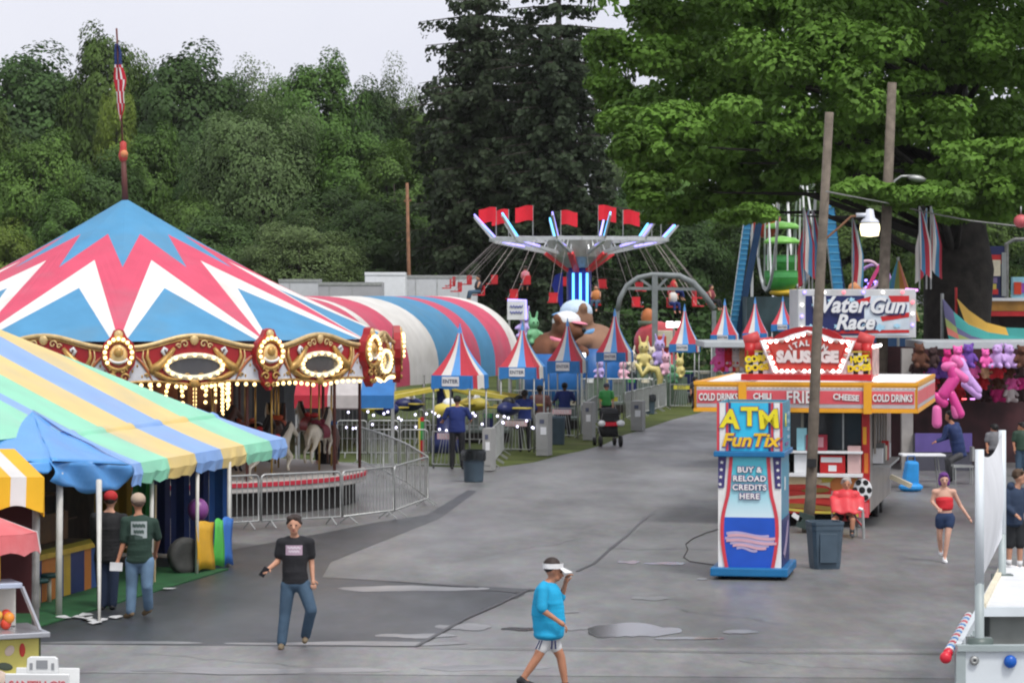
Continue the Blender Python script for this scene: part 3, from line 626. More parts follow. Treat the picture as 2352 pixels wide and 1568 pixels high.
for k in range(34):
    a = random.uniform(0, 6.28); mb.sph((random.uniform(-2.9, 2.9), -2.5+random.uniform(-.3, .3), random.uniform(.75, 1.3)), .036, mat('cool_bulb', (.75, .72, 1), emit=2.4, var=0), 6, 5)
mb.obj('twinkle_lights', kr)['kind'] = 'stuff'
lc = thing('low_canopy', 'low red, white and blue canopy seen through the carousel', 'canopy', W(790, 930, 74).xy.to_3d())
c0 = lc.location
mb = MB(); cr_, cw_ = mat('low_red', (.36, .015, .03), rough=.7), mat('low_white', (.42, .39, .38), rough=.7); cols = [cr_, cr_, cw_, cw_, mat('valance_blue', (.02, .14, .38), rough=.6), MC['valance_blue']]
t_bl2 = MC['valance_blue']
for i in range(6):
    x0, x1 = -1.3+.434*i, -1.3+.434*(i+1)
    mb.poly([(x0, 0, 2.05), (x1, 0, 2.05), (x1, 1.0, 2.45), (x0, 1.0, 2.45)], cols[i]); mb.poly([(x0, 0, 1.72), (x1, 0, 1.72), (x1, 0, 2.05), (x0, 0, 2.05)], cols[i])
mb.obj('canvas', lc, solid=.012)
for x in (-1.25, 1.25):
    for y in (.03, .97): mb = MB(); mb.tube([(x, y, 0), (x, y, 2.05)], .03, steel, 6); mb.obj('post', lc)
# ---------------------------------------------------------------- ride entrance booths
bl_v = mat('booth_blue', (.03, .19, .5), rough=.6, trans=.1); b_red = cloth('booth_red', (.6, .06, .085)); b_wh = cloth('booth_white', (.78, .75, .7)); b_blu = cloth('booth_sky_blue', (.14, .38, .78))
sign_w = mat('sign_white', (.72, .72, .72), rough=.5); ink = mat('sign_ink', (.08, .09, .14), rough=.6); cab_g = mat('cabinet_grey', (.3, .3, .29), rough=.5, var=.08, dirt=((.2, .2, .19), 2, .5))
yel_s = mat('sign_yellow', (.62, .56, .06), rough=.5); pink_s = mat('sign_pink', (.75, .5, .52), rough=.5)
def booth(fx, by, peak, eave, vbot, fw, rot, label, gate='white', sign='ENTER', base=None):
    d = base or EYE*F/(by-HY); k = d/F; zp = EYE-(peak-HY)*k; ze = EYE-(eave-HY)*k; zv = EYE-(vbot-HY)*k; w = fw*k/math.cos(rot)
    t = thing('entrance_booth', label, 'booth', ((fx-CX)*k, d, 0), -rot, 'striped pointed booths along the rides')
    h = w/2; c = Vector((0, h, 0))
    cols = [b_red, b_wh, b_blu, b_red, b_wh, b_blu]
    mb = MB(); N = 8
    def pr(q): return (1-q)*.03+h*1.02*(q**1.75*.86+q*.14)
    for side in range(4):
        for s in range(4):
            mt = [b_red, b_wh, b_blu, b_red][s] if side % 2 == 0 else [b_red, b_red, b_wh, b_blu][s]
            for i in range(N):
                vs = []
                for q, sx in ((i/N, s/4), (i/N, (s+1)/4), ((i+1)/N, (s+1)/4), ((i+1)/N, s/4)):
                    r = pr(q); x = -r+2*r*sx; y = -r; z = zp-(zp-ze)*q
                    a = side*PI/2; vs.append(c+Vector((x*math.cos(a)-y*math.sin(a), x*math.sin(a)+y*math.cos(a), z)))
                if i == 0: mt2 = b_blu
                else: mt2 = mt
                mb.poly(vs, mt2)
    mb.tube([c+Vector((0, 0, zp-.05)), c+Vector((0, 0, zp+.1))], .02, b_blu, 6)
    mb.obj('spire_roof', t)
    mb = MB(); r = h*1.02
    for side in range(4):
        a = side*PI/2
        def rp(x, y, z): return c+Vector((x*math.cos(a)-y*math.sin(a), x*math.sin(a)+y*math.cos(a), z))
        for s in range(8):
            x0, x1 = -r+2*r*s/8, -r+2*r*(s+1)/8
            mt = bl_v if side % 2 == 0 else (b_red if s in (1, 2) else b_wh if s in (3, 4, 5) else bl_v)
            mb.poly([rp(x0, -r, ze), rp(x1, -r, ze), rp(x1, -r*1.03, zv+.02*math.sin(s*2)), rp(x0, -r*1.03, zv+.02*math.sin(s*2-2))], mt)
    va = mb.obj('valance', t, solid=.01)
    mb = MB(); mb.box((0, c.y-r*1.05, (ze+zv)/2+.02), (w*.44, .02, (ze-zv)*.7), sign_w); sg = mb.obj('name_sign', t)
    text(sign, w*.135, (0, c.y-r*1.05-.014, (ze+zv)/2+.02), ink, sg, bold=.002)
    for x in (-h*.95, h*.95):
        for y in (.05*h, 1.95*h): mb = MB(); mb.tube([(x, y, 0), (x, y, ze)], .025, steel, 6); mb.obj('post', t, True)
    # swing gate with a notice
    mb = MB(); g0, g1 = -h*.9, h*.8; mb.tube([(g0, -.1, .12), (g0, -.1, 1.0), (g1, -.1, 1.0), (g1, -.1, .12), (g0, -.1, .12)], .02, steel, 6)
    for i in range(1, 8): x = g0+(g1-g0)*i/8; mb.tube([(x*.6, -.1, .82), (x, -.1, .12)], .012, steel, 5, False)
    gt = mb.obj('gate', t)
    mb = MB(); mb.box((0, -.13, .88), (w*.62, .012, .16), pink_s if gate == 'white' else yel_s); nb = mb.obj('notice', gt)
    text('EXIT' if gate != 'white' else 'ENTER', w*.17, (0, -.139, .88), ink if gate != 'white' else sign_w, nb)
    return t
booth(1036, 1076, 752, 862, 893, 88, R(24), 'nearest striped booth spire, beside the bin with the black bag', sign='ENTER')
booth(1188, 1040, 747, 843, 870, 80, R(17), 'second striped booth spire, two attendants under it', sign='ENTER')
booth(1293, 1007, 738, 829, 857, 70, R(18), 'third striped booth spire, in front of the bears')
booth(1402, 971, 715, 809, 831, 62, R(20), 'fourth striped booth spire, behind the black stroller', gate='yellow')
booth(1567, 938, 704, 790, 809, 58, R(14), 'fifth striped booth spire, left of the sausage stand fascia', gate='yellow')
booth(1660, 915, 692, 769, 783, 54, R(14), 'sixth striped booth spire, rising over the grey awning edge', base=114)
booth(1733, 905, 688, 765, 779, 54, R(8), 'seventh striped booth spire, left of the water game sign', base=116)
booth(1797, 900, 685, 745, 760, 50, R(8), 'eighth striped booth spire, touching the red sausage sign', base=118)
# control cabinets beside the booths
def cabinet(x, y, top, w, label):
    d = EYE*F/(y-HY); k = d/F; h = EYE-(top-HY)*k
    t = thing('control_cabinet', label, 'cabinet', ((x-CX)*k, d, 0), R(-15), 'grey control cabinets beside the booths')
    mb = MB(); mb.box((0, .25, h/2+.02), (w*k*.85, .5, h), cab_g); mb.obj('body', t, bevel=.01)
    mb = MB(); mb.box((0, -.006, h*.55), (w*k*.84, .012, h*.8), cab_g); mb.box((w*k*.1, -.018, h*.6), (w*k*.4, .012, .22), white_p); mb.box((0, -.02, h*.82), (w*k*.3, .014, .12), ink); mb.obj('door', t)
cabinet(1118, 1083, 985, 24, 'tall pale grey cabinet right of the nearest booth'); cabinet(1245, 1048, 950, 34, 'grey cabinet with taped papers between second and third booth'); cabinet(1349, 1012, 925, 26, 'grey cabinet right of the third booth'); cabinet(1462, 990, 922, 32, 'grey cabinet right of the fourth booth')
# queue fences along the grass and behind it
def run(a, b, n, what, grp, **k):
    for i in range(n): barricade(a.lerp(b, i/n), a.lerp(b, (i+1)/n), f'steel barricade, {ORD[i]} panel {what}', grp, **k)
run(G(1130, 1076), G(1156, 1044), 3, 'going right from the nearest booth', 'barricades along the grass verge')
run(G(1230, 1036), G(1262, 1016), 2, 'going right from the second booth', 'barricades along the grass verge')
run(G(1334, 1006), G(1370, 978), 4, 'going right from the third booth', 'barricades along the grass verge')
run(G(1436, 968), G(1530, 940), 5, 'going right from the fourth booth', 'barricades along the grass verge')
run(G(985, 1079), G(850, 1079), 2, 'running left from the nearest booth', 'queue barricades behind the carousel')
run(G(990, 1052), G(700, 1052), 4, 'in the queue lane behind the carousel', 'queue barricades behind the carousel')
run(G(1120, 1020), G(760, 1018), 5, 'in the second lane behind the carousel', 'queue barricades behind the carousel', rails=1)
run(G(1270, 992), G(960, 985), 6, 'round the kiddie plane ride', 'barricades round the rides further back', rails=1)
run(G(1530, 930), G(1300, 928), 8, 'round the bear ride', 'barricades round the rides further back', rails=1)
run(G(1660, 905), G(1440, 900), 8, 'round the apple fun house', 'barricades round the rides further back', rails=1)
# striped marker post in the queue lane
t = thing('marker_post', 'striped post, yellow, green and red, in the queue lane', 'post', W(968, 1050, 78).xy.to_3d())
mb = MB(); mb.box((-.06, 0, .65), (.06, .05, 1.3), yel2); mb.box((.02, 0, .95), (.1, .05, .5), green_p); mb.box((.02, 0, .4), (.1, .05, .55), red_p); mb.box((.02, 0, 1.26), (.1, .05, .12), red_p); mb.obj('striped_board', t)
# ---------------------------------------------------------------- bins
bin_m = mat('slate_plastic', (.055, .085, .115), rough=.55, var=.12); bag_m = mat('bin_bag', (.012, .015, .017), rough=.25, var=.3)
def trash(x, y, top, wpx, label, bag, sq=True):
    d = EYE*F/(y-HY); k = d/F; h = EYE-(top-HY)*k; w = wpx*k; n = 4 if sq else 24
    t = thing('rubbish_bin', label, 'bin', ((x-CX)*k, d, 0), R(8), 'slate blue rubbish bins')
    def ring(r, z):
        if not sq: return (r, z)
        return (r*1.414, z)
    mb = MB(); q = w/2
    if sq:
        vs = []
        for r, z in ((q*.8, 0), (q*.84, h*.1), (q*.97, h*.8), (q*1.0, h*.84), (q*1.0, h*.93), (q*1.04, h*.94), (q*1.04, h*1.0), (q*.93, h*1.0), (q*.88, h*.7)): vs.append((r, z))
        mb2 = MB(); o = len(mb.v); P = []
        for r, z in vs:
            b = r*.22
            P.append([(r-b, -r), (r, -r+b), (r, r-b), (r-b, r), (-r+b, r), (-r, r-b), (-r, -r+b), (-r+b, -r)])
        allv = [(x_, y_, vs[i][1]) for i in range(len(vs)) for x_, y_ in P[i]]
        fs = [(i*8+j, i*8+(j+1) % 8, (i+1)*8+(j+1) % 8, (i+1)*8+j) for i in range(len(vs)-1) for j in range(8)]+[tuple(range(7, -1, -1)), tuple((len(vs)-1)*8+j for j in range(8))]
        mb.add(allv, fs, bin_m); mb.obj('tub', t)
        mb = MB(); mb.box((0, -q*.99, h*.45), (q*1.1, .02, h*.62), bin_m); mb.obj('front_panel', t, bevel=.008)
    else:
        mb.lathe([(q*.82, 0), (q*.85, h*.05), (q*.98, h*.9), (q*1.03, h*.93), (q*1.03, h), (q*.95, h), (q*.9, h*.7)], bin_m, 28); mb.obj('tub', t, True)
    if bag:
        mb = MB()
        mb.grid(lambda u, v: Vector(((q*(1.1+.05*math.sin(u*31))*(1 if v < .8 else .9))*math.cos(u*2*PI), (q*(1.1+.05*math.sin(u*27)))*math.sin(u*2*PI), h*(.72+.33*v)+.02*math.sin(u*19)*(1-v))), 40, 4, bag_m); mb.obj('bin_bag', t, True)
    return t
trash(1088, 1106, 1036, 52, 'slate blue bin with a black bag folded over its rim, nearest booth', True, False)
trash(1281, 1021, 956, 36, 'slate blue bin beside the third booth, no bag showing', False, False)
trash(1489, 951, 908, 34, 'slate blue bin with black bag far along the grass verge', True, False)
trash(1894, 1304, 1196, 74, 'square slate bin with dark rim next to the blue ticket kiosk', False, True)
# ---------------------------------------------------------------- stroller
d = EYE*F/(1024-HY); k = d/F
st = thing('stroller', 'black stroller with a red strap parked on the lane edge', 'stroller', ((1397-CX)*k, d, 0), R(12))
blk = mat('stroller_fabric', (.014, .014, .016), rough=.8)
mb = MB(); mb.box((0, 0, .5), (.5, .6, .32), blk, (.15, 0, 0), .9); mb.grid(lambda u, v: Vector((-.27+.54*v, .05-.4*math.cos(u*2.2), .78+.42*math.sin(u*2.2)*(1-.12*abs(v-.5)))), 8, 6, blk); mb.box((0, .1, .85), (.48, .1, .5), blk, (-.3, 0, 0)); mb.obj('seat_hood', st, True)
mb = MB()
for x in (-.3, .3): mb.tube([(x, .45, .18), (x*.95, 0, .62), (x*.9, -.4, 1.02)], .017, steel_d, 6); mb.tube([(x, -.32, .18), (x*.95, .2, .6)], .015, steel_d, 6)
mb.tube([(-.27, -.4, 1.02), (.27, -.4, 1.02)], .025, blk, 8); mb.obj('chassis', st, True)
mb = MB(); mb.box((0, -.36, .7), (.5, .06, .12), mat('strap_red', (.6, .01, .03))); mb.obj('strap', st)
mb = MB(); mb.sph((-.3, -.38, .72), (.12, .1, .1), white_p, 10, 7); mb.sph((.3, -.38, .72), (.14, .1, .1), white_p, 10, 7); mb.obj('white_bag', st, True)
for x in (-.32, .32):
    for y, r in ((-.3, .17), (.48, .13)):
        mb = MB(); mb.lathe([(r*.3, -.03), (r, -.035), (r, .035), (r*.3, .03)], black, 18); w = mb.obj('wheel', st, True, (x, y, r), (0, PI/2, 0))
# ---------------------------------------------------------------- swing ride
SD = 140.0; kd = SD/F
sw = thing('swing_ride', 'tall spinning chair swing ride with lit blue tower and red flags', 'ride', ((1330-CX)*kd, SD, 0), 0)
silver = mat('silver_truss', (.6, .62, .63), rough=.35, metal=.4)
zc = lambda y: EYE-(y-HY)*kd
tow_b = mat('tower_blue', (.012, .03, .3), rough=.35)
mb = MB(); mb.lathe([(1.1, 0), (1.1, .8), (.62, 1.0), (.62, zc(622)), (.5, zc(610))], tow_b, 12); mb.prism([(-.8, zc(625)), (-.8, zc(720)), (-1.35, zc(655)), (-1.2, zc(632))], -.1, .1, tow_b); tw = mb.obj('tower', sw)
for x in (-.3, .05, .38):
    mb = MB(); mb.tube([(x, -.64, .9), (x, -.64, zc(627))], .06, led_b, 8); mb.obj('neon_tube', tw, True)
hubz, rimz, topz = zc(600), zc(551), zc(547)
mb = MB(); mb.lathe([(.7, zc(615)), (1.4, zc(590)), (1.7, zc(552)), (.3, zc(548))], mat('hub_silver', (.42, .43, .43), rough=.4, metal=.3), 20); mb.obj('hub', sw)
RR = 4.4
redv = mat('strut_red', (.8, .06, .07), rough=.35)
for k in range(12):
    a = 2*PI*k/12+.26; ca, sa = math.cos(a), math.sin(a)
    def P_(r, z): return Vector((r*ca, r*sa, z))
    mb = MB(); mb.bar(P_(1.2, zc(584)), P_(RR, rimz-.05), .13, .17, silver); mb.bar(P_(1.2, topz), P_(RR, topz+.02), .1, .08, silver)
    for j in range(4):
        r0 = 1.4+.75*j; mb.bar(P_(r0, topz), P_(r0+.35, zc(584)+(rimz-zc(584))*((r0-.85)/3.2)), .05, .05, silver)
    arm = mb.obj('arm', sw)
    mb = MB(); mb.bar(P_(RR, rimz), P_(RR+.95, rimz+1.1), .09, .09, silver); mb.obj('arm_tip', arm)
    mb = MB(); mb.tube([P_(RR-.1, rimz+.13)+Vector((0, -.06, 0)), P_(RR+.95, rimz+1.22)], .045, led_b if k % 2 else led_p, 6); mb.tube([P_(2.8, zc(566)+.05)+Vector((0, -.08, -.06)), P_(RR-.3, rimz-.12)], .06, led_p, 6); mb.obj('neon_strip', arm)
    if k % 2 == 0: mb = MB(); mb.bar(P_(.55, zc(622)), P_(1.75, zc(582)), .28, .16, redv); mb.obj('red_strut', arm)
flag_r = cloth('flag_scarlet', (.85, .03, .05), trans=.35)
for k in range(8):
    a = 2*PI*k/8+.2; bx, by_ = RR*.95*math.cos(a), RR*.95*math.sin(a)
    mb = MB(); mb.tube([(bx, by_, rimz), (bx, by_, zc(477))], .025, steel, 6); fp = mb.obj('flag_pole', sw)
    s = 1 if math.cos(a) > -.2 else -1
    mb = MB(); mb.grid(lambda u, v: Vector((bx+s*.85*u, by_+.1*math.sin(u*6+k), zc(478)-.72*v-.06*u+.05*math.sin(u*5))), 8, 4, flag_r); mb.obj('flag', fp, True)
mb = MB()
for i in range(24):
    a0, a1 = 2*PI*i/24, 2*PI*(i+1)/24
    mb.bar((RR*math.cos(a0), RR*math.sin(a0), rimz), (RR*math.cos(a1), RR*math.sin(a1), rimz), .1, .16, silver); mb.bar((2.9*math.cos(a0), 2.9*math.sin(a0), topz), (2.9*math.cos(a1), 2.9*math.sin(a1), topz), .06, .1, silver)
mb.obj('rim_ring', sw)
chain = mat('chain', (.3, .26, .25), rough=.5, metal=.5); seat_r = mat('seat_red', (.55, .02, .03), rough=.4)
SEATS = []
for k in range(20):
    a = 2*PI*k/20+.1; ca, sa = math.cos(a), math.sin(a); low = (1-sa)/2*.6+(ca+1)/2*.5
    rim = Vector((4.2*ca, 4.2*sa, rimz-.1)); ln = 2.9+1.1*low; fl = R(52-16*low)
    e = rim+Vector((ca*math.sin(fl)*ln, sa*math.sin(fl)*ln, -math.cos(fl)*ln)); tang = Vector((-sa, ca, 0))
    s_ = thing('part', None, None); s_.name = 'swing_seat'; s_.parent = sw; 
    for key in ('label', 'category'):
        if key in s_: del s_[key]
    s_.location = e
    mb = MB(); mb.box((0, 0, -.05), (.42, .42, .06), seat_r, (0, 0, a)); mb.box(Vector((ca, sa, 0))*-.2+Vector((0, 0, .18)), (.06, .42, .45), seat_r, (0, 0, a)); mb.obj('seat_shell', s_)
    mb = MB()
    for q in (-.2, .2): mb.tube([rim+tang*q-e, tang*q], .009, chain, 4)
    mb.obj('chains', s_); SEATS.append((sw.location+e, a))
# ---------------------------------------------------------------- box trailers, thin pole, grey arch behind
def trailer(x0, x1, top, d, dep, mt, mt2, label, ztop=None, rot=0):
    k = d/F; h = EYE-(top-HY)*k; w = (x1-x0)*k
    t = thing('box_trailer', label, 'trailer', ((x0+x1-2*CX)/2*k, d, 0), rot)
    mb = MB(); mb.box((0, dep/2, h/2+.55), (w, dep, h-1.1), mt); mb.obj('body', t, bevel=.03)
    mb = MB(); mb.box((0, -.01, h-.08), (w+.02, .06, .16), mt2); mb.box((0, -.01, .68), (w+.02, .06, .2), mt2)
    for i in range(int(w/1.2)): mb.box((-w/2+.6+1.2*i, -.012, h/2+.5), (.03, .03, h-1.4), mt2)
    mb.obj('side_rails', t)
    for x in (-w*.35, -w*.25, w*.3):
        mb = MB(); mb.lathe([(.2, -.15), (.5, -.15), (.5, .15), (.2, .15)], black, 18); mb.obj('wheel', t, True, (x, .4, .5), (PI/2, 0, 0))
tr_w = mat('trailer_white', (.72, .74, .76), rough=.35, var=.04, dirt=((.5, .5, .5), .6, .3)); tr_g = mat('trailer_grey', (.36, .36, .38), rough=.4, var=.08, scale=1); tr_l = mat('trailer_pale', (.5, .51, .53), rough=.35, var=.05)
trailer(930, 1096, 632, 158, 2.5, tr_l, steel, 'long pale box trailer, right half of the pair behind the barrel tent')
trailer(838, 931, 625, 155, 2.4, tr_w, tr_w, 'bright white box trailer front left of the long pale one')
trailer(731, 878, 648, 150, 2.5, tr_g, steel, 'grey ribbed box trailer behind the carousel edge')
trailer(640, 733, 641, 153, 2.5, tr_l, steel, 'pale box trailer half hidden by the carousel canopy')
pole_w = mat('weathered_pole', (.14, .115, .09), rough=.9, var=.3, scale=5, bump=.4); pole_r = mat('brown_pole', (.2, .1, .055), rough=.85, var=.25)
t = thing('thin_pole', 'thin brown utility pole rising behind the white trailer', 'pole', W(944, 640, 162).xy.to_3d())
mb = MB(); b_ = t.location; mb.tube([(0, 0, 0), W(935, 420, 162)-b_], [.13, .09], pole_r, 8); mb.obj('shaft', t, True)
mb = MB(); mb.bar(W(928, 462, 162)-b_, W(945, 460, 162)-b_, .08, .1, pole_r); mb.obj('crossarm', t)
t = thing('steel_arch', 'grey steel arch frame with a central post, right of the swing ride', 'ride frame', W(1502, 760, 132).xy.to_3d()); b_ = t.location
AQ = lambda x, y, d=132: W(x, y, d)-b_
g_st = mat('grey_ride_steel', (.2, .22, .22), rough=.5, var=.15)
mb = MB(); mb.tube([AQ(1418, 715), AQ(1424, 685), AQ(1440, 656), AQ(1465, 638), AQ(1498, 631), AQ(1560, 634), AQ(1592, 650), AQ(1618, 678), AQ(1640, 710)], [.12]*5+[.15]*4, g_st, 8); mb.obj('arch_beam', t, True)
mb = MB(); mb.bar(AQ(1504, 633), Vector((AQ(1504, 633).x, 0, 0)), .26, .26, g_st); mb.obj('centre_post', t)
mb = MB(); mb.bar(AQ(1440, 662), AQ(1600, 664), .14, .14, g_st); mb.bar(AQ(1470, 640), AQ(1500, 662), .12, .12, g_st); mb.bar(AQ(1535, 635), AQ(1510, 662), .12, .12, g_st); mb.obj('braces', t)
for x in (1418, 1640): mb = MB(); p0 = AQ(x, 713); mb.bar(p0, (p0.x, p0.y, 0), .2, .2, g_st); mb.obj('leg', t)

# low ride decks that stand behind the railings
dk_m = mat('deck_grey_green', (.13, .16, .14), rough=.6, var=.2, scale=2)
for x0, x1, yb, top, d, lab in ((1005, 1170, 1030, 950, 90, 'low dark ride deck behind the nearest booth'), (1180, 1330, 1000, 920, 99, 'low grey green ride deck behind the second and third booths'), (1340, 1500, 950, 870, 113, 'grey green ride deck behind the fourth booth'), (1450, 1640, 920, 850, 124, 'grey green ride deck before the apple house')):
    k = d/F; h = EYE-(top-HY)*k; w = (x1-x0)*k; t = thing('ride_deck', lab, 'ride deck', (((x0+x1)/2-CX)*k, d, 0))
    mb = MB(); mb.box((0, 1.5, .35), (w, 3, .1), dk_m); mb.box((0, .02, .17), (w, .04, .3), dark); mb.obj('deck', t)
    for i in range(5): mb = MB(); x = -w/2+w*(i+.5)/5; mb.box((x, .6+.3*(i % 2), h*.5+.2), (w/7, .05, h-.45), (dk_m, cab_g, MC['deck_grey_green'], navy_p, dk_m)[i]); mb.box((x, .57+.3*(i % 2), h-.1), (w/9, .03, .14), (white_p, yel2, steel_d, green_p, cream)[i]); mb.obj('side_panel', t)
    mb = MB(); mb.tube([(-w/2, 0, .4), (-w/2, 0, 1.35), (w/2, 0, 1.35), (w/2, 0, .4)], .025, steel, 6); [mb.tube([(-w/2+w*i/14, 0, .4), (-w/2+w*i/14, 0, 1.35)], .012, steel, 5) for i in range(1, 14)]; mb.obj('guard_rail', t)
# ---------------------------------------------------------------- utility poles and lamps
def P3(x, y, d, b): return W(x, y, d)-b
t = thing('utility_pole', 'leaning grey wooden pole beside the sausage stand, lamp arm on it', 'pole', G(1853, 1222)); b_ = t.location; d = b_.y
mb = MB(); mb.tube([(0, 0, -.1), P3(1862, 1140, d, b_), P3(1876, 780, d, b_), P3(1905, 258, d, b_)], [.115, .11, .1, .085], pole_w, 12); mb.obj('shaft', t, True)
mb = MB(); mb.tube([P3(1886, 575, d, b_), P3(1897, 548, d, b_), P3(1930, 520, d, b_), P3(1955, 497, d, b_), P3(1998, 494, d, b_)], .025, pole_r, 6); mb.obj('lamp_arm', t, True)
mb = MB(); k = d/F; c = P3(1998, 508, d, b_); mb.lathe([(.01, .3), (.07, .28), (.1, .12), (.17, .06), (.19, .0)], mat('lamp_shade_white', (.6, .62, .68), rough=.3), 16, c-Vector((0, 0, .05))); mb.box(c+Vector((-.12, 0, .12)), (.3, .06, .08), MC['lamp_shade_white']); sh = mb.obj('lamp_shade', t, True)
mb = MB(); mb.lathe([(.185, 0), (.2, -.1), (.17, -.24), (.02, -.26)], mat('lit_lens', (1, .86, .52), emit=1.5, var=.05), 16, c-Vector((0, 0, .05))); mb.obj('lit_lens', sh, True)
mb = MB(); mb.box(P3(1862, 1085, d, b_)+Vector((0, -.16, .2)), (.18, .1, .16), black); mb.obj('clamp', t)
mb = MB(); mb.box(P3(1850, 1195, d, b_)+Vector((-.02, -.16, 0)), (.3, .16, .3), mat('junction_green', (.03, .05, .045)), (0, .3, 0)); mb.box(P3(1842, 1185, d, b_)+Vector((-.12, -.2, 0)), (.2, .08, .09), white_p, (0, .6, 0)); mb.obj('junction_box', t)
t = thing('utility_pole', 'tall grey wooden pole behind the water game sign, with a curved street light', 'pole', W(2020, 1050, 77.5).xy.to_3d()); b_ = t.location; d = 77.5
mb = MB(); mb.tube([(0, 0, 0), P3(2028, 700, d, b_), P3(2049, 190, d, b_)], [.17, .155, .125], pole_w, 12); mb.obj('shaft', t, True)
mb = MB(); mb.tube([P3(2047, 432, d, b_), P3(2055, 415, d, b_), P3(2070, 405, d, b_), P3(2100, 404, d, b_)], .035, steel, 8); a_ = mb.obj('lamp_arm', t, True)
mb = MB(); mb.sph(P3(2106, 410, d, b_), (.26, .12, .1), steel, 12, 7, (0, .15, 0)); mb.obj('lamp_head', a_, True)
t = thing('overhead_cable', 'thin overhead cable sagging from the street light pole to the right', 'cable', W(2060, 472, 77.5))
mb = MB(); b_ = t.location; mb.tube([W(2045, 468, 77.5)-b_, W(2130, 488, 77)-b_, W(2230, 507, 76.5)-b_, W(2360, 522, 76)-b_], .02, steel_d, 5); mb.obj('wire', t)
t = thing('overhead_cable', 'thin overhead cable between the two wooden poles', 'cable', W(1890, 440, 58))
mb = MB(); b_ = t.location; mb.tube([W(1898, 440, 54.2)-b_, W(1960, 452, 66)-b_, W(2046, 468, 77.4)-b_], .018, steel_d, 5); mb.obj('wire', t)
# ---------------------------------------------------------------- ticket kiosk
k0 = G(1722, 1330); kr_ = -R(10.5); kio = thing('ticket_kiosk', 'tall blue ticket kiosk with yellow ATM lettering, standing alone on the asphalt', 'kiosk', k0, kr_)
cy = mat('kiosk_cyan', (.03, .5, .78), rough=.3, var=.04, scale=1.5, dirt=((.1, .35, .5), 3, .3)); kb = mat('kiosk_blue', (.015, .085, .48), rough=.3, var=.15, scale=2); ledge = mat('kiosk_ledge', (.01, .14, .33), rough=.35); ks = mat('kiosk_side', (.03, .24, .36), rough=.35, var=.05); pnk = mat('stripe_red', (.6, .05, .07), rough=.35); kw = mat('kiosk_white', (.78, .77, .75), rough=.35, var=.03, dirt=((.4, .38, .35), 2.5, .3)); kn = mat('kiosk_navy', (.05, .04, .16), rough=.4)
def grad_mat():
    m = bpy.data.materials.new('kiosk_print'); m.use_nodes = True; T = m.node_tree; p = T.nodes['Principled BSDF']; p.inputs['Roughness'].default_value = .3
    tc = T.nodes.new('ShaderNodeTexCoord'); sx = T.nodes.new('ShaderNodeSeparateXYZ'); mr = T.nodes.new('ShaderNodeMapRange'); rp = T.nodes.new('ShaderNodeValToRGB')
    mr.inputs[1].default_value = .98; mr.inputs[2].default_value = 1.95
    e = rp.color_ramp.elements; e[0].color = (.68, .8, .85, 1); e[1].color = (.1, .56, .68, 1); e[1].position = .75
    T.links.new(tc.outputs['Object'], sx.inputs[0]); T.links.new(sx.outputs['Z'], mr.inputs[0]); T.links.new(mr.outputs[0], rp.inputs[0]); T.links.new(rp.outputs[0], p.inputs['Base Color']); return m
kio.scale = (1.06, 1, 1); kp = grad_mat(); KD = 1.45
mb = MB(); mb.box((0, .7, .13), (1.2, 1.75, .14), ledge); mb.obj('base_plate', kio, bevel=.02)
for x in (-.45, .45):
    for y in (.1, 1.35): mb = MB(); mb.tube([(x-.04, y, .06), (x+.04, y, .06)], .06, black, 10); mb.obj('castor', kio)
mb = MB(); mb.box((0, KD/2, 1.11), (.98, KD, 1.82), ks); bd = mb.obj('cabinet', kio, bevel=.01)
mb = MB(); mb.box((.494, KD/2, .58), (.012, KD-.04, .8), mat('kiosk_side_navy', (.02, .025, .13), rough=.35)); mb.prism([(.15, .4), (.5, .55), (.75, .75), (1.0, .9), (.9, .65), (.6, .45), (.3, .32)], 0, .01, mat('side_flag', (.3, .24, .34)), lambda x, y, z: Vector((.502+y, x+.1, z))); mb.box((.502, .55, 1.55), (.014, .06, .22), white_p); mb.obj('side_graphic', bd)
# front print: layered sheets 4 mm apart
def F2(x, z, l): return Vector((x, -.006*l-.002, z))
def sheetp(name, pts, l, mt, par): mb = MB(); mb.poly([F2(x, z, l) for x, z in pts], mt); return mb.obj(name, par)
lw = lambda q: .49-.14*(math.sin(PI*min(1, max(0, (q-.2)/2.0)))**1.0)*.0
sheetp('front_panel', [(-.49, .2), (.49, .2), (.49, 2.02), (-.49, 2.02)], 1, kw, bd)
zz = [.2+1.82*i/14 for i in range(15)]
def edge(z): # inner edge of the hourglass outline
    q = (z-.2)/1.82; return .33+.07*math.sin(PI*min(1, q*1.5))-.10*max(0, q-.45)*1.3
sheetp('printed_scene', [(-edge(z), z) for z in zz]+[(edge(z), z) for z in reversed(zz)], 3, kp, bd)
zb = [z for z in zz if z < 1.02]+[1.02]
sheetp('blue_field', [(-edge(z), z) for z in zb]+[(edge(z), z) for z in reversed(zb)], 4, kb, bd)
for sg in (-1, 1):
    sheetp('red_stripe', [(sg*edge(z), z) for z in zz]+[(sg*(edge(z)+.055), z) for z in reversed(zz)], 5, pnk, bd)
    zt = [z for z in zz if z > 1.4]; sheetp('star_corner', [(sg*(edge(z)+.1), z) for z in zt]+[(sg*.488, zt[-1]), (sg*.488, zt[0])], 4, kn, bd)
    for i in range(4):
        z = 1.56+.12*i; x = sg*(edge(z)+.165); sheetp('star', [(x+(.035 if j % 2 == 0 else .015)*math.sin(j*PI/5), z+(.035 if j % 2 == 0 else .015)*math.cos(j*PI/5)) for j in range(10)], 6, kw, bd)
fl1 = mat('logo_pink', (.62, .36, .42), rough=.4); fl2 = mat('logo_lilac', (.42, .36, .55), rough=.4)
mb = MB()
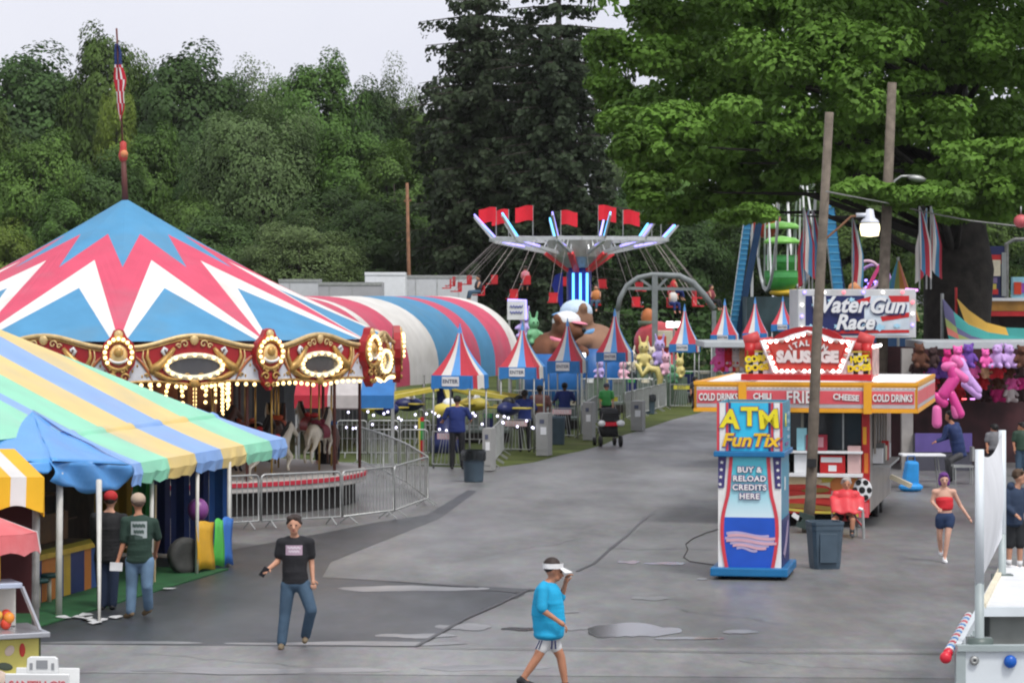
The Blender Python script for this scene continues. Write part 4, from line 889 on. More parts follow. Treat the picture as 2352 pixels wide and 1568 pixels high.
for i, (x0, x1, z) in enumerate(((-.36, .3, .74), (-.34, .4, .7), (-.38, .38, .66), (-.36, .42, .62), (-.3, .3, .58), (-.26, .26, .54), (-.2, .12, .5))):
    n = 10; up = [F2(x0+(x1-x0)*j/n, z+.022+.03*math.sin(j/n*5+.5), 5+i % 2) for j in range(n+1)]; dn = [F2(x0+(x1-x0)*j/n, z-.022+.03*math.sin(j/n*5+.5), 5+i % 2) for j in range(n+1)]
    mb.poly(up+dn[::-1], fl1 if i % 2 else fl2)
mb.obj('wavy_flag_logo', bd)
ol = mat('letter_violet', (.16, .08, .24), rough=.4)
for i, s_ in enumerate(('BUY &', 'RELOAD', 'CREDITS', 'HERE')):
    z = 1.80-.145*i; text(s_, .125, (0, -.042, z), ol, bd, bold=.014, name='lettering_outline', space=1.12); text(s_, .125, (0, -.052, z), kw, bd, bold=.004, space=1.12)
mb = MB(); mb.box((0, .68, 2.06), (1.1, 1.62, .09), ledge); mb.obj('ledge', kio, bevel=.015)
mb = MB(); w_ = 1.02; zt0, zt1 = 2.105, 2.9
for c_, s_ in (((0, .01, 2.5), (w_, .04, .8)), ((0, KD, 2.5), (w_, .04, .8)), ((-w_/2+.02, KD/2, 2.5), (.04, KD-.05, .8)), ((w_/2-.02, KD/2, 2.5), (.04, KD-.05, .8))): mb.box(c_, s_, ks)
mb.box((0, KD/2, 2.3), (w_-.1, KD-.1, .05), mat('kiosk_inside', (.34, .36, .34), rough=.6)); tb = mb.obj('header_box', kio)
mb = MB(); mb.box((0, KD-.03, 2.62), (w_-.1, .02, .5), MC['kiosk_inside']); mb.obj('inner_wall', tb)
def H2(x, z, l): return Vector((x, -.012-.006*l, z))
def sh2(name, pts, l, mt): mb = MB(); mb.poly([H2(x, z, l) for x, z in pts], mt); return mb.obj(name, tb)
sh2('header_print', [(-.51, 2.11), (.51, 2.11), (.51, 2.9), (-.51, 2.9)], 0, cy)
for sg in (-1, 1):
    sh2('header_stripe', [(sg*.51, 2.11), (sg*.51, 2.9), (sg*.47, 2.9), (sg*.47, 2.11)], 1, pnk); sh2('header_stripe', [(sg*.465, 2.11), (sg*.465, 2.9), (sg*.38, 2.9), (sg*.38, 2.11)], 1, kw)
    sh2('header_stripe', [(sg*.37, 2.11), (sg*.37, 2.9), (sg*.33, 2.9), (sg*.33, 2.11)], 1, pnk); sh2('header_stripe', [(sg*.325, 2.11), (sg*.325, 2.9), (sg*.29, 2.9), (sg*.29, 2.11)], 1, kn)
yl = mat('letter_yellow', (.8, .68, .02), rough=.35); og = mat('letter_orange', (.82, .5, .02), rough=.35)
for i, ch in enumerate('ATM'):
    x = (-.3, 0, .3)[i]; z = (2.62, 2.66, 2.62)[i]; tl = (.08, 0, -.08)[i]
    text(ch, .42, (x, -.03, z), ol, tb, (PI/2, tl, 0), .025, name='lettering_outline', sx=1.0); text(ch, .42, (x, -.042, z), yl, tb, (PI/2, tl, 0), .014, sx=1.0)
text('FunTix', .3, (.01, -.035, 2.27), ol, tb, bold=.02, shear=.25, name='lettering_outline', sx=1.05); text('FunTix', .3, (0, -.047, 2.28), og, tb, bold=.008, shear=.25, sx=1.05)
text('A', .3, (.535, .3, 2.6), yl, tb, (PI/2, 0, PI/2), .01)
mb = MB(); mb.box((.517, .7, 2.2), (.012, .5, .05), ol); [mb.box((.517, 1.0, 2.3+.13*i), (.012, .3, .05), mat('side_print', (.3, .42, .5))) for i in range(4)]; mb.obj('side_print', tb)
t = thing('ground_cable', 'black cable looping over the asphalt behind the ticket kiosk', 'cable', G(1600, 1262))
mb = MB(); b_ = Vector((t.location.x, t.location.y, 0)); mb.tube([G(x, y, .012)-b_ for x, y in ((1660, 1213), (1620, 1225), (1590, 1238), (1575, 1250), (1580, 1262), (1570, 1280), (1585, 1290), (1640, 1298), (1690, 1312))], .009, black, 5); mb.obj('flex', t)
# ---------------------------------------------------------------- sausage stand
s0 = Vector(((1855-CX)/F*57.1, 57.1, 0)); sau = thing('food_stand', 'red and yellow sausage stand trailer with bulb-lit sign and wrap-round fascia', 'food stand', s0, -R(11.5))
org = mat('fascia_orange', (.78, .36, .02), rough=.4, var=.05); fpk = mat('fascia_pink', (.7, .1, .12), rough=.4, var=.06); fgr = mat('fascia_grey', (.5, .45, .45), rough=.4); roofw = mat('roof_white', (.78, .77, .76), rough=.5, var=.05); tin = mat('trailer_tin', (.3, .26, .22), rough=.35, metal=.4, var=.25, scale=1.5)
BL = 6.2
mb = MB(); mb.box((1.22, BL/2, 1.35), (.06, BL, 2.1), tin); mb.box((-1.22, BL/2, 1.35), (.06, BL, 2.1), tin); mb.box((0, BL, 1.35), (2.4, .06, 2.1), tin); mb.box((0, BL/2, .3), (2.4, BL, .1), dark); mb.box((0, BL/2, 2.42), (2.5, BL, .06), dark); mb.box((0, 2.6, 1.4), (2.3, .05, 2), mat('stand_inside', (.2, .2, .2), rough=.6, var=.4, scale=2)); mb.obj('trailer_body', sau)
mb = MB(); mb.box((0, 0, .66), (2.5, .06, .78), red_p)
for i, (z, h, m_) in enumerate(((.98, .1, yel2), (.84, .13, cream), (.72, .1, mat('print_red', (.55, .04, .03))), (.6, .07, mat('print_cream', (.6, .42, .25))), (.5, .1, MC['print_red']), (.4, .09, mat('print_olive', (.25, .16, .03))), (.33, .05, yel2))):
    mb.grid(lambda u, v, z=z, h=h, i=i: Vector((-1.2+2.2*u, -.034-.004*i, z-h/2+h*v+.03*math.sin(u*7+i))), 16, 1, m_)
mb.sph((-.2, -.04, .93), (.5, .03, .12), mat('bun_print', (.72, .58, .36)), 14, 7); mb.sph((-.1, -.05, .8), (.55, .03, .07), MC['print_red'], 12, 6); mb.sph((.15, -.06, .75), (.3, .02, .06), MC['print_olive'], 10, 6); mb.sph((.75, -.04, .85), (.3, .03, .2), mat('print_orange', (.6, .2, .05)), 12, 7)
fp = mb.obj('front_panel', sau)
mb = MB(); c_ = Vector((1.1, -.05, .76)); mb.sph(c_, (.2, .03, .24), white_p, 16, 9)
for i in range(6):
    a = i*PI/3; mb.sph(c_+Vector((.14*math.cos(a), -.022, .17*math.sin(a))), (.06, .012, .06), black, 6, 5)
mb.sph(c_+Vector((0, -.03, 0)), (.065, .012, .07), black, 6, 5); mb.obj('football_print', fp)
mb = MB(); mb.box((.9, -.045, .36), (.24, .02, .3), yel2); mb.box((1.13, -.045, .36), (.2, .02, .3), fpk); mb.obj('corner_blocks', fp)
mb = MB(); mb.box((1.17, 0, 1.72), (.16, .08, 1.35), red_p); mb.box((1.15, -.045, 1.85), (.07, .02, .35), org); mb.box((1.18, -.045, 1.3), (.08, .02, .4), mat('flame_orange', (.7, .2, .03))); mb.obj('corner_pillar', sau)
for z, m_ in ((1.06, white_p), (1.52, white_p)): mb = MB(); mb.box((-.06, -.1, z), (2.36, .42, .07 if z < 1.2 else .05), m_); mb.obj('counter', sau, bevel=.01)
mb = MB(); gls = mat('window_dark', (.035, .04, .045), rough=.15, spec=.6); mb.box((-.05, .35, 1.9), (2.2, .02, .75), gls); mb.box((.72, -.06, 1.95), (.03, .03, .85), steel); mb.box((-.1, -.06, 1.95), (.05, .05, .85), mat('stand_post', (.25, .24, .2))); mb.obj('serving_window', sau)
def smallbox(x, z, w, h, m_, name, y=-.15): mb = MB(); mb.box((x, y, z+h/2), (w, .14, h), m_); return mb.obj(name, sau, bevel=.008)
b1 = smallbox(.52, 1.1, .5, .36, red_p, 'price_board'); mb = MB(); mb.box((.5, -.225, 1.37), (.42, .01, .1), white_p); mb.box((.52, -.225, 1.2), (.16, .01, .12), white_p); mb.obj('price_strip', b1)
b1 = smallbox(.18, 1.55, .46, .32, mat('card_red', (.3, .02, .04)), 'menu_card'); mb = MB(); mb.box((.2, -.225, 1.72), (.28, .01, .2), mat('card_pink', (.5, .25, .28))); mb.obj('menu_print', b1)
smallbox(-.12, 1.1, .26, .38, white_p, 'napkin_box'); smallbox(.95, 1.1, .26, .55, mat('cup_stack', (.6, .4, .38)), 'cup_box'); smallbox(-.55, 1.1, .4, .2, steel_d, 'grill_tray'); smallbox(-.9, 1.1, .3, .3, dark, 'bottle_rack'); smallbox(-.1, 1.55, .2, .45, mat('cup_cyan', (.3, .62, .7)), 'blue_cups'); smallbox(-.75, 1.55, .35, .3, mat('brown_crate', (.12, .03, .03)), 'small_crate')
# right hand side wall fittings
mb = MB(); mb.box((1.27, 2.2, 1.75), (.05, 2.8, 1.0), mat('side_window', (.05, .05, .05), rough=.2)); mb.box((1.42, 2.2, 1.2), (.36, 3.0, .05), steel); [mb.box((1.35, .9+.55*i, 1.4), (.2, .22, .3+.15*(i % 2)), (white_p, steel_d, cream, red_p)[i % 4]) for i in range(5)]; [mb.box((1.3, .7+.8*i, 1.9), (.04, .06, .9), mat('stand_post2', (.3, .26, .22))) for i in range(5)]; mb.obj('side_hatch', sau)
for y in (3.0, 4.2): mb = MB(); mb.lathe([(.15, -.1), (.36, -.1), (.36, .1), (.15, .1)], black, 18); mb.obj('wheel', sau, True, (1.1, y, .36), (0, PI/2, 0))
mb = MB(); mb.tube([(1.0, .35, 0), (1.0, .35, .4)], .06, steel, 8); mb.obj('jack_leg', sau); mb = MB(); mb.tube([(-1.0, .35, 0), (-1.0, .35, .4)], .06, steel, 8); mb.obj('jack_leg', sau)
mb = MB(); mb.bar((1.3, 5.4, .7), (1.75, 5.3, .5), .12, .1, cream); mb.obj('tow_step', sau)
# fascia
mb = MB(); ZB, ZT, fx, AW, fdp = 2.34, 2.9, 2.23, 1.25, 5.9; F0 = -.55
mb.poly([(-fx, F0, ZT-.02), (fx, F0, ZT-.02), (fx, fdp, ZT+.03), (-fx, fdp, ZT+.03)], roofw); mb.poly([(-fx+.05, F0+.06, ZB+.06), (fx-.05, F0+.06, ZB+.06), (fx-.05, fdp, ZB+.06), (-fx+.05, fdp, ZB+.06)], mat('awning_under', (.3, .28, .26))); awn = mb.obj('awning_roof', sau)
def fascia(p, q, name):
    p = Vector(p); q = Vector(q); d = (q-p).normalized(); n = Vector((d.y, -d.x, 0)); mb = MB(); L = (q-p).length
    def bx(a, b, z0, z1, th, m_): mb.add([p+d*x+n*o_+Vector((0, 0, z)) for z in (z0, z1) for x, o_ in ((a, th), (b, th), (b, -.05), (a, -.05))], [(0, 1, 2, 3), (4, 5, 6, 7), (0, 1, 5, 4), (1, 2, 6, 5), (2, 3, 7, 6), (3, 0, 4, 7)], m_)
    bx(0, L, ZB, ZT, 0, org); bx(.05, L-.05, ZB+.08, ZT-.07, .006, fgr); bx(.06, L-.06, ZB+.16, ZT-.14, .012, fpk); bx(0, L, ZT-.03, ZT+.035, .015, org); bx(0, L, ZB-.01, ZB+.05, .015, org)
    for i in range(int(L/.09)): bx(.1+.09*i, .14+.09*i, ZT-.1, ZT-.085, .012, roofw)
    return mb.obj(name, awn)
f1 = fascia((-fx, F0, 0), (-AW, F0, 0), 'left_fascia'); f2 = fascia((-AW, F0, 0), (AW, F0, 0), 'middle_fascia'); f3 = fascia((AW, F0, 0), (fx, F0, 0), 'right_fascia'); f4 = fascia((fx, F0, 0), (fx, 2.6, 0), 'side_fascia'); f5 = fascia((fx, 2.6, 0), (fx, fdp, 0), 'side_fascia'); f6 = fascia((-fx, fdp, 0), (-fx, F0, 0), 'side_fascia')
for x in (-AW, AW): mb = MB(); mb.box((x, F0-.03, (ZB+ZT)/2), (.16, .06, ZT-ZB+.06), org); mb.obj('divider', awn)
lw_ = mat('letter_white', (.78, .74, .72), rough=.4); ld = mat('letter_shadow', (.2, .05, .06), rough=.5)
def lt(s_, sz, x, z, par, sx=1, y=F0-.02, bold=.006, rot=0, shear=0):
    text(s_, sz, (x+.012, y-.002, z-.012), ld, par, (PI/2, rot, 0), bold, shear, .003, 'lettering_shadow', sx); text(s_, sz, (x, y-.012, z), lw_, par, (PI/2, rot, 0), bold, shear, .003, 'lettering', sx)
zc_ = (ZB+ZT)/2
lt('COLD DRINKS', .2, -1.74, zc_, f1, .6); lt('COLD DRINKS', .2, 1.74, zc_, f3, .6); lt('CHILI', .17, -.85, zc_+.02, f2, .9); lt('FRIES', .34, -.05, zc_, f2, .85); lt('CHEESE', .16, .82, zc_+.01, f2, .95, rot=.06)
# sign on the roof
mb = MB(); mb.box((0, -.1, 3.02), (2.62, .5, .12), red_p); mb.box((0, .12, 3.24), (2.5, .06, .5), white_p); mb.box((1.22, 1.2, 3.3), (.08, 2.1, .72), red_p); mb.box((-1.22, 1.2, 3.3), (.08, 2.1, .72), red_p); sgn = mb.obj('roof_sign', sau)
for sg in (-1, 1):
    mb = MB()
    for i in range(4):
        for j in range(5):
            x = sg*(.86+.1*i); mb.box((x, .085, 3.1+.1*j), (.1, .012, .1), black if (i+j) % 2 else white_p)
    mb.box((sg*1.02, .08, 3.53), (.46, .02, .035), yel2); mb.box((sg*1.02, .08, 3.05), (.46, .02, .035), yel2); mb.box((sg*1.23, .08, 3.3), (.03, .02, .5), yel2)
    mb.obj('chequer_panel', sgn)
for sg, (a_, b_2) in ((-1, ('CORN', 'DOGS')), (1, ('HOT', 'DOGS'))):
    text(a_, .17, (sg*1.03, .066, 3.38), yl, sgn, bold=.012, rot=(PI/2, -.1, 0)); text(b_2, .17, (sg*1.03, .066, 3.2), yl, sgn, bold=.012, rot=(PI/2, -.1, 0))
for sg in (-1, 1):
    mb = MB(); mb.tube([(sg*1.25, .25, 3.6), (sg*.72, .25, 3.66)], .17, mat('roll_red', (.55, .06, .06), rough=.5), 14); mb.tube([(sg*1.3, .2, 3.72), (sg*1.0, .2, 3.82)], .13, MC['roll_red'], 12); mb.box((sg*1.18, .12, 3.55), (.2, .1, .3), red_p); mb.obj('side_roll', sgn, True)
ar = [(.78*math.cos(PI*i/16), 3.62+.42*math.sin(PI*i/16)) for i in range(17)]
mb = MB(); mb.prism(ar, .3, .1, mat('dome_red', (.38, .012, .016), rough=.45)); mb.obj('domed_back', sgn)
pl = [(-.67, 3.12), (.67, 3.12), (.92, 3.74), (.5, 3.76), (.3, 3.84), (0, 3.92), (-.3, 3.84), (-.5, 3.76), (-.92, 3.74)]
mb = MB(); mb.prism(pl, -.02, .08, mat('plaque_red', (.6, .07, .05), rough=.4, var=.05)); plq = mb.obj('plaque', sgn)
sc_ = lambda q: [(x*q, 3.46+(z-3.46)*q) for x, z in pl]
mb = MB(); mb.tube([Vector((x, -.03, z)) for x, z in sc_(1.02)+sc_(1.02)[:1]], .035, white_p, 5); mb.tube([Vector((x, -.03, z)) for x, z in sc_(.86)+sc_(.86)[:1]], .014, MC['dome_red'], 4); mb.obj('plaque_rim', plq)
pts = sc_(.945); pts = pts+pts[:1]; nb = 0
acc = 0; bl_me = [MB().sph((0, 0, 0), .04, m_, 8, 6).mesh('bulb', True) for m_ in (bulb_c, mat('dead_bulb', (.5, .3, .26), rough=.3))]
for i in range(len(pts)-1):
    p, q = Vector((pts[i][0], 0, pts[i][1])), Vector((pts[i+1][0], 0, pts[i+1][1])); L_ = (q-p).length; s_ = acc
    while s_ < L_:
        c_ = p.lerp(q, s_/L_); nb += 1; link('bulb', bl_me[nb % 5 == 0], plq, c_+Vector((0, -.05, 0))); s_ += .115
    acc = s_-L_
lt('SAUSAGE', .3, 0, 3.42, plq, .98, -.04, .022, 0)
for i, ch in enumerate('ITALIAN'):
    a = (i-3)*.2; lt(ch, .15, .6*math.sin(a), 3.18+.52*math.cos(a), plq, 1, -.04, .008, a)
mb = MB(); mb.box((1.275, 1.2, 3.3), (.02, 1.7, .55), mat('side_picture', (.42, .28, .26), var=.4, scale=5)); [mb.sph((1.31, .2+.16*i, 3.3+s_*.33), .035, bulb_c, 6, 5) for i in range(13) for s_ in (-1, 1)]; mb.obj('side_sign', sgn)
# ---------------------------------------------------------------- water game stand behind it
wg = thing('game_stand', 'water gun race game stand with starred sign and long grey awnings', 'game stand', ((1985-CX)/F*76, 76, 0)); wb = wg.location; WD = 76.0
def Q(x, y, d=WD): return W(x, y, d)-wb
def qbox(x0, x1, y0, y1, dy0, dy1, m_, mb): a, b2 = Q(x0, y1), Q(x1, y0); mb.box(((a.x+b2.x)/2, (dy0+dy1)/2, (a.z+b2.z)/2), (b2.x-a.x, dy1-dy0, b2.z-a.z), m_)
gw = mat('sign_frame_grey', (.52, .53, .53), rough=.4, var=.06, dirt=((.3, .3, .3), 1.5, .4))
mb = MB(); qbox(1833, 2104, 664, 776, 0, 2.4, gw, mb); sb = mb.obj('sign_box', wg, bevel=.02)
mb = MB(); qbox(1850, 2088, 679, 770, -.012, .02, navy_p, mb); qbox(1985, 2088, 679, 770, -.018, 0, mat('sign_silver', (.55, .62, .68), rough=.4, var=.2, scale=2), mb); sp = mb.obj('sign_print', sb)
for i, pts in enumerate((((2040, 679), (2088, 679), (2088, 693), (2048, 694)), ((2022, 727), (2088, 717), (2088, 728), (2026, 738)), ((1850, 760), (2088, 757), (2088, 764), (1850, 767)), ((1968, 690), (2000, 680), (1996, 700), (1975, 706)))):
    mb = MB(); mb.poly([Q(x, y)+Vector((0, -.026-.002*i, 0)) for x, y in pts], red_p); mb.obj('red_stripe', sp)
lc_ = mat('splash_cyan', (.35, .6, .75), rough=.4)
for i, (x, y, r) in enumerate(((1862, 752, 14), (1890, 757, 12), (1925, 749, 12), (1955, 688, 10), (1870, 700, 8), (1980, 742, 13), (2020, 752, 16), (1938, 722, 7), (1905, 690, 6), (2060, 748, 10))):
    mb = MB(); mb.poly([Q(x+r*(1 if j % 2 else .6)*math.cos(j*PI/6), y+.6*r*(1 if j % 2 else .6)*math.sin(j*PI/6))+Vector((0, -.036-.001*i, 0)) for j in range(12)], lc_); mb.obj('water_splash', sp)
for s_, x, y, sz, sx in (('Water', 1922, 701, .6, .95), ('Gun', 2035, 703, .58, .95), ('Race', 1962, 741, .56, .95)):
    p = Q(x, y); text(s_, sz, (p.x+.03, -.05, p.z-.035), navy_p, sp, bold=.03, shear=.3, name='lettering_shadow', sx=sx); text(s_, sz, (p.x, -.065, p.z), white_p, sp, bold=.018, shear=.3, sx=sx)
def sbulb(p, r, m_, a, b): MB().sph((0, 0, 0), r, m_, a, b).obj('bulb', sb, True, p)
for i in range(6): sbulb(Q(1848+45*i, 671)+Vector((0, -.03, 0)), .04, (bulb_v, bulb_c, mat('red_bulb', (1, .12, .15), emit=2, var=0))[i % 3], 8, 6)
for i in range(3): sbulb(Q(1842, 700+26*i)+Vector((0, -.03, 0)), .04, (bulb_c, bulb_v)[i % 2], 8, 6); sbulb(Q(2096, 694+26*i)+Vector((0, -.03, 0)), .04, (MC['red_bulb'], bulb_c, bulb_v)[i % 3], 8, 6)
mb = MB(); a_ = Q(2106, 668); mb.tube([a_+Vector((0, 0, .02)), a_+Vector((.05, 2.4, .05))], .035, mat('pink_led', (.8, .3, .9), emit=1.6, var=0), 6); mb.obj('edge_light', sb)
aw = mat('awning_grey', (.42, .45, .46), rough=.45, var=.06)
def awning(x0, x1, y0, y1, name):
    mb = MB(); a, b2 = Q(x0, y1), Q(x1, y0); mb.box(((a.x+b2.x)/2, .9, (a.z+b2.z)/2), (b2.x-a.x, 3.4, b2.z-a.z), aw); return mb.obj(name, wg, bevel=.02)
awning(1612, 1832, 783, 797, 'left_awning'); aw2 = awning(2110, 2420, 782, 800, 'right_awning')
mb = MB()
for i in range(9): mb.tube([Q(2125+32*i, 806)+Vector((0, -.7, 0)), Q(2143+32*i, 806)+Vector((0, -.7, 0))], .035, (bulb_v, MC['red_bulb'], MC['pink_led'])[i % 3], 6)
mb.obj('tube_lights', aw2)
for x in (1738, 2083, 2420): mb = MB(); a = Q(x, 800); mb.box((a.x, 0, a.z/2), (.3 if x == 2083 else .2, .24, a.z), mat('stand_column', (.33, .31, .29), rough=.5, var=.12)); mb.obj('column', wg)
mb = MB(); a, b2 = Q(1735, 800), Q(2420, 800); mb.box(((a.x+b2.x)/2, 3.2, a.z/2), (b2.x-a.x, .06, a.z), mat('stall_back', (.05, .015, .018), var=.5, scale=2)); mb.obj('back_wall', wg)
mb = MB(); a, b2 = Q(2095, 800), Q(2225, 800); mb.box(((a.x+b2.x)/2, -.2, .48), (b2.x-a.x, .7, .95), mat('counter_dark', (.06, .06, .08), rough=.5)); mb.box(((a.x+b2.x)/2, -.55, .75), (b2.x-a.x, .05, .5), mat('counter_purple', (.1, .07, .25), rough=.5)); mb.obj('counter', wg)
# prizes
PL = [('pink', (.75, .12, .38)), ('magenta', (.5, .02, .16)), ('red', (.5, .02, .03)), ('brown', (.09, .035, .02)), ('purple', (.14, .06, .32)), ('white', (.62, .55, .54)), ('peach', (.62, .36, .2)), ('dark', (.04, .02, .02)), ('lilac', (.5, .32, .62)), ('blue', (.08, .25, .5))]
pm = {n: mat('plush_'+n, c, rough=.95, var=.15, scale=6) for n, c in PL}
tm = MB(); q = dark
tm.sph((0, 0, .2), (.17, .14, .2), q); tm.sph((0, -.02, .48), (.14, .13, .13), q); tm.sph((0, -.14, .45), (.06, .05, .05), q)
for s in (1, -1): tm.sph((.11*s, 0, .6), (.05, .03, .05), q); tm.cap((.14*s, -.02, .32), (.22*s, -.1, .2), .055, .05, q); tm.cap((.09*s, -.04, .06), (.14*s, -.18, .04), .07, .065, q)
plush_me = remesh(tm, 'plush', .02, dark, 3); pmesh = {}
for n in pm: m_ = plush_me.copy(); m_.materials[0] = pm[n]; pmesh[n] = m_
eye_mb = MB(); [eye_mb.sph((.05*s, -.125, .52), .018, black, 6, 5) for s in (1, -1)]; eyes_me = eye_mb.mesh('face')
rp_ = random.Random(5)
HOW = ['hanging under the water game awning', 'on the prize wall of the water game', 'in the prize rack right of the grey column']
k = 0
for row, (yy, dd) in enumerate(((822, 75.2), (846, 75.6), (872, 76.2), (900, 77.5))):
    for i in range(9):
        x = 2110+30*i+rp_.uniform(-6, 6)
        if row == 3 and i < 3: continue
        n = PL[(k*7+row*3+i*i) % len(PL)][0] if rp_.random() < .55 else ('brown', 'dark', 'magenta', 'red')[k % 4]; k += 1
        t = link('plush_toy', pmesh[n], None, W(x, yy+22, dd), (0, 0, rp_.uniform(-.5, .5))); s_ = rp_.uniform(.75, 1.05); t.scale = (s_,)*3
        tag(t, f'{n} plush toy, {ORD[i]} from the left in the {("top", "second", "third", "lowest")[row]} prize row', 'plush toy', 'prizes of the water game'); link('face', eyes_me, t)
for i, (x, n) in enumerate(((1672, 'red'), (1690, 'white'), (1705, 'peach'), (1655, 'pink'))):
    t = link('plush_toy', pmesh[n], None, W(x, 852, 76.5)); t.scale = (1.1,)*3; tag(t, f'{n} plush toy hanging under the left awning behind the sausage stand', 'plush toy', 'prizes of the water game'); link('face', eyes_me, t)
# inflatable pink dog
t = thing('inflatable_dog', 'big pink inflatable balloon dog hanging by the sausage stand corner', 'inflatable', W(2178, 900, 70)); b_ = t.location; bp = mat('balloon_pink', (.72, .14, .38), rough=.35, var=.05); bm2 = mat('balloon_magenta', (.62, .05, .26), rough=.25); bl2 = mat('balloon_lilac', (.55, .32, .68), rough=.25)
I = lambda x, y, o_=0: W(x, y, 70+o_)-b_
for nm, p, q, r, m_ in (('body', (2168, 905), (2192, 870), .2, bm2), ('leg', (2152, 972), (2152, 940), .16, bp), ('leg', (2205, 950), (2185, 905), .15, bm2), ('leg', (2168, 925), (2150, 910), .15, bm2), ('neck', (2192, 872), (2186, 845), .17, bm2), ('head', (2172, 842), (2192, 838), .15, bp), ('ear', (2190, 850), (2216, 870), .15, bp), ('ear', (2196, 826), (2204, 836), .15, bp), ('leg', (2196, 952), (2192, 935), .13, bp)):
    mb = MB(); mb.cap(I(*p), I(*q), r*.8, r*.72, m_, 12); mb.obj(nm, t, True)
t = thing('inflatable_dog', 'lilac inflatable balloon animal just right of the pink one', 'inflatable', W(2228, 900, 71)); b_ = t.location; I = lambda x, y, o_=0: W(x, y, 71+o_)-b_
for nm, p, q, r in (('body', (2212, 850), (2228, 878), .13), ('leg', (2225, 868), (2246, 896), .11), ('leg', (2216, 882), (2246, 908), .1), ('head', (2206, 832), (2214, 850), .13)): mb = MB(); mb.cap(I(*p), I(*q), r, r, bl2, 12); mb.obj(nm, t, True)
# table, bag, chair
t = thing('folding_table', 'white topped table on thin legs right of the sausage stand', 'table', G(2118, 1120)); k = t.location.y/F
mb = MB(); h = EYE-(1044-HY)*k; mb.box((0, 0, h), (1.05, .7, .05), white_p); mb.obj('tabletop', t, bevel=.015)
for x in (-.42, .42):
    for y in (-.25, .25): mb = MB(); mb.tube([(x, y, 0), (x*.8, y, h)], .018, steel_d, 6); mb.obj('leg', t)
t = thing('tote_bag', 'bright blue bag under the white topped table', 'bag', G(2092, 1128)); mb = MB(); mb.box((0, 0, .38), (.4, .3, .7), mat('bag_blue', (.02, .25, .6), rough=.5, var=.15, scale=5), (.1, .05, .3), .75); mb.sph((0, 0, .1), (.3, .22, .12), MC['bag_blue'], 12, 7); mb.obj('body', t, bevel=.06); mb = MB(); mb.tube([(-.1, -.05, .7), (-.08, -.05, .85), (.08, -.05, .85), (.1, -.05, .7)], .015, blue_p, 6); mb.obj('handle', t)
# ---------------------------------------------------------------- feather flags
def ffl(x, y0, y1, d, lab, ph, base):
    t = thing('feather_flag', lab, 'flag', W(x, base, d), 0, 'tall red, white and blue feather flags'); b_ = t.location
    mb = MB(); mb.tube([(0, 0, 0), W(x, y0, d)-b_], .025, steel, 6); mb.obj('flag_pole', t)
    H = (W(x, y0, d)-W(x, y1, d)).z; top_ = (W(x, y0, d)-b_).z; mb = MB()
    mb.grid(lambda u, v: Vector(((.02+.3*min(1, u*1.9)**.8*(1-.25*max(0, u-.75)*4*(1-v)))*v*(1 if ph % 2 else -1)+.025*math.sin(u*5+ph)*u, .09*math.sin(v*7+u*3+ph), top_-H*u*(.86+.14*v)-.02*v)), 18, 6, lambda i, j: (b_red, b_wh, t_blue)[((j+ph)//2) % 3]); mb.obj('flag', t, True)
ffl(1846, 476, 640, 80, 'feather flag left of the leaning pole, reddest of its cluster', 1, 665); ffl(1858, 480, 660, 80.5, 'feather flag just left of the leaning pole, blue foot', 2, 665); ffl(1866, 482, 655, 81, 'feather flag touching the leaning pole', 3, 665)
ffl(1958, 500, 662, 82, 'single feather flag between the two wooden poles', 5, 668)
ffl(2112, 474, 640, 79, 'left feather flag of the pair by the maple trunk', 3, 664); ffl(2128, 478, 650, 79.5, 'middle feather flag before the maple trunk', 4, 664); ffl(2138, 474, 640, 80, 'right feather flag before the maple trunk', 7, 664)
# ---------------------------------------------------------------- draped tents right, before the maple
cols = [cloth('drape_teal', (.06, .34, .32)), cloth('drape_violet', (.13, .12, .24)), cloth('drape_lime', (.3, .36, .12)), cloth('drape_coral', (.55, .16, .13)), cloth('drape_green', (.02, .22, .2))]; dy = cloth('drape_yellow', (.72, .44, .08))
t = thing('striped_tent', 'teal and violet draped tent top in front of the maple trunk', 'tent', W(2240, 800, 81)); b_ = t.location
mb = MB(); tl = [W(x, y, 81)-b_ for x, y in ((2164, 682), (2190, 715), (2225, 745), (2270, 763), (2330, 772), (2400, 778))]
for i in range(5):
    mb.grid(lambda u, v, i=i: (tl[0].lerp(tl[min(5, i+1)], 1) if False else tl[i].lerp(tl[i+1], u)).lerp(Vector((tl[i].x+(tl[i+1].x-tl[i].x)*u*1.0, -1.6, (W(0, 800, 79)-b_).z)), v)+Vector((0, 0, -.12*math.sin(v*PI))), 4, 6, lambda a, b, i=i: cols[(b*5//6+(0 if i else 1)) % 5])
mb.obj('canvas', t)
mb = MB(); mb.tube([tl[0]+Vector((0, 0, .1)), (tl[0].x, tl[0].y, -3.2)], .05, steel, 6); mb.obj('tent_pole', t)
t = thing('striped_tent', 'yellow draped tent top with teal foot before the maple trunk', 'tent', W(2280, 800, 84)); b_ = t.location
mb = MB(); tl2 = [W(x, y, 84)-b_ for x, y in ((2197, 684), (2225, 712), (2265, 740), (2310, 752), (2420, 756))]
for i in range(4): mb.grid(lambda u, v, i=i: tl2[i].lerp(tl2[i+1], u).lerp(tl2[i].lerp(tl2[i+1], u)+Vector((.2, -1.6, -1.3)), v), 3, 5, lambda a, b, i=i: dy if b < 3 and i < 3 else cols[0])
mb.obj('canvas', t); mb = MB(); mb.tube([W(2196, 660, 84)-b_, (tl2[0].x, tl2[0].y, -3.2)], .04, red_p, 6); mb.obj('tent_pole', t)
t = thing('striped_tent', 'small rainbow pointed tent between the street light pole and the trunk', 'tent', W(2070, 700, 97)); b_ = t.location
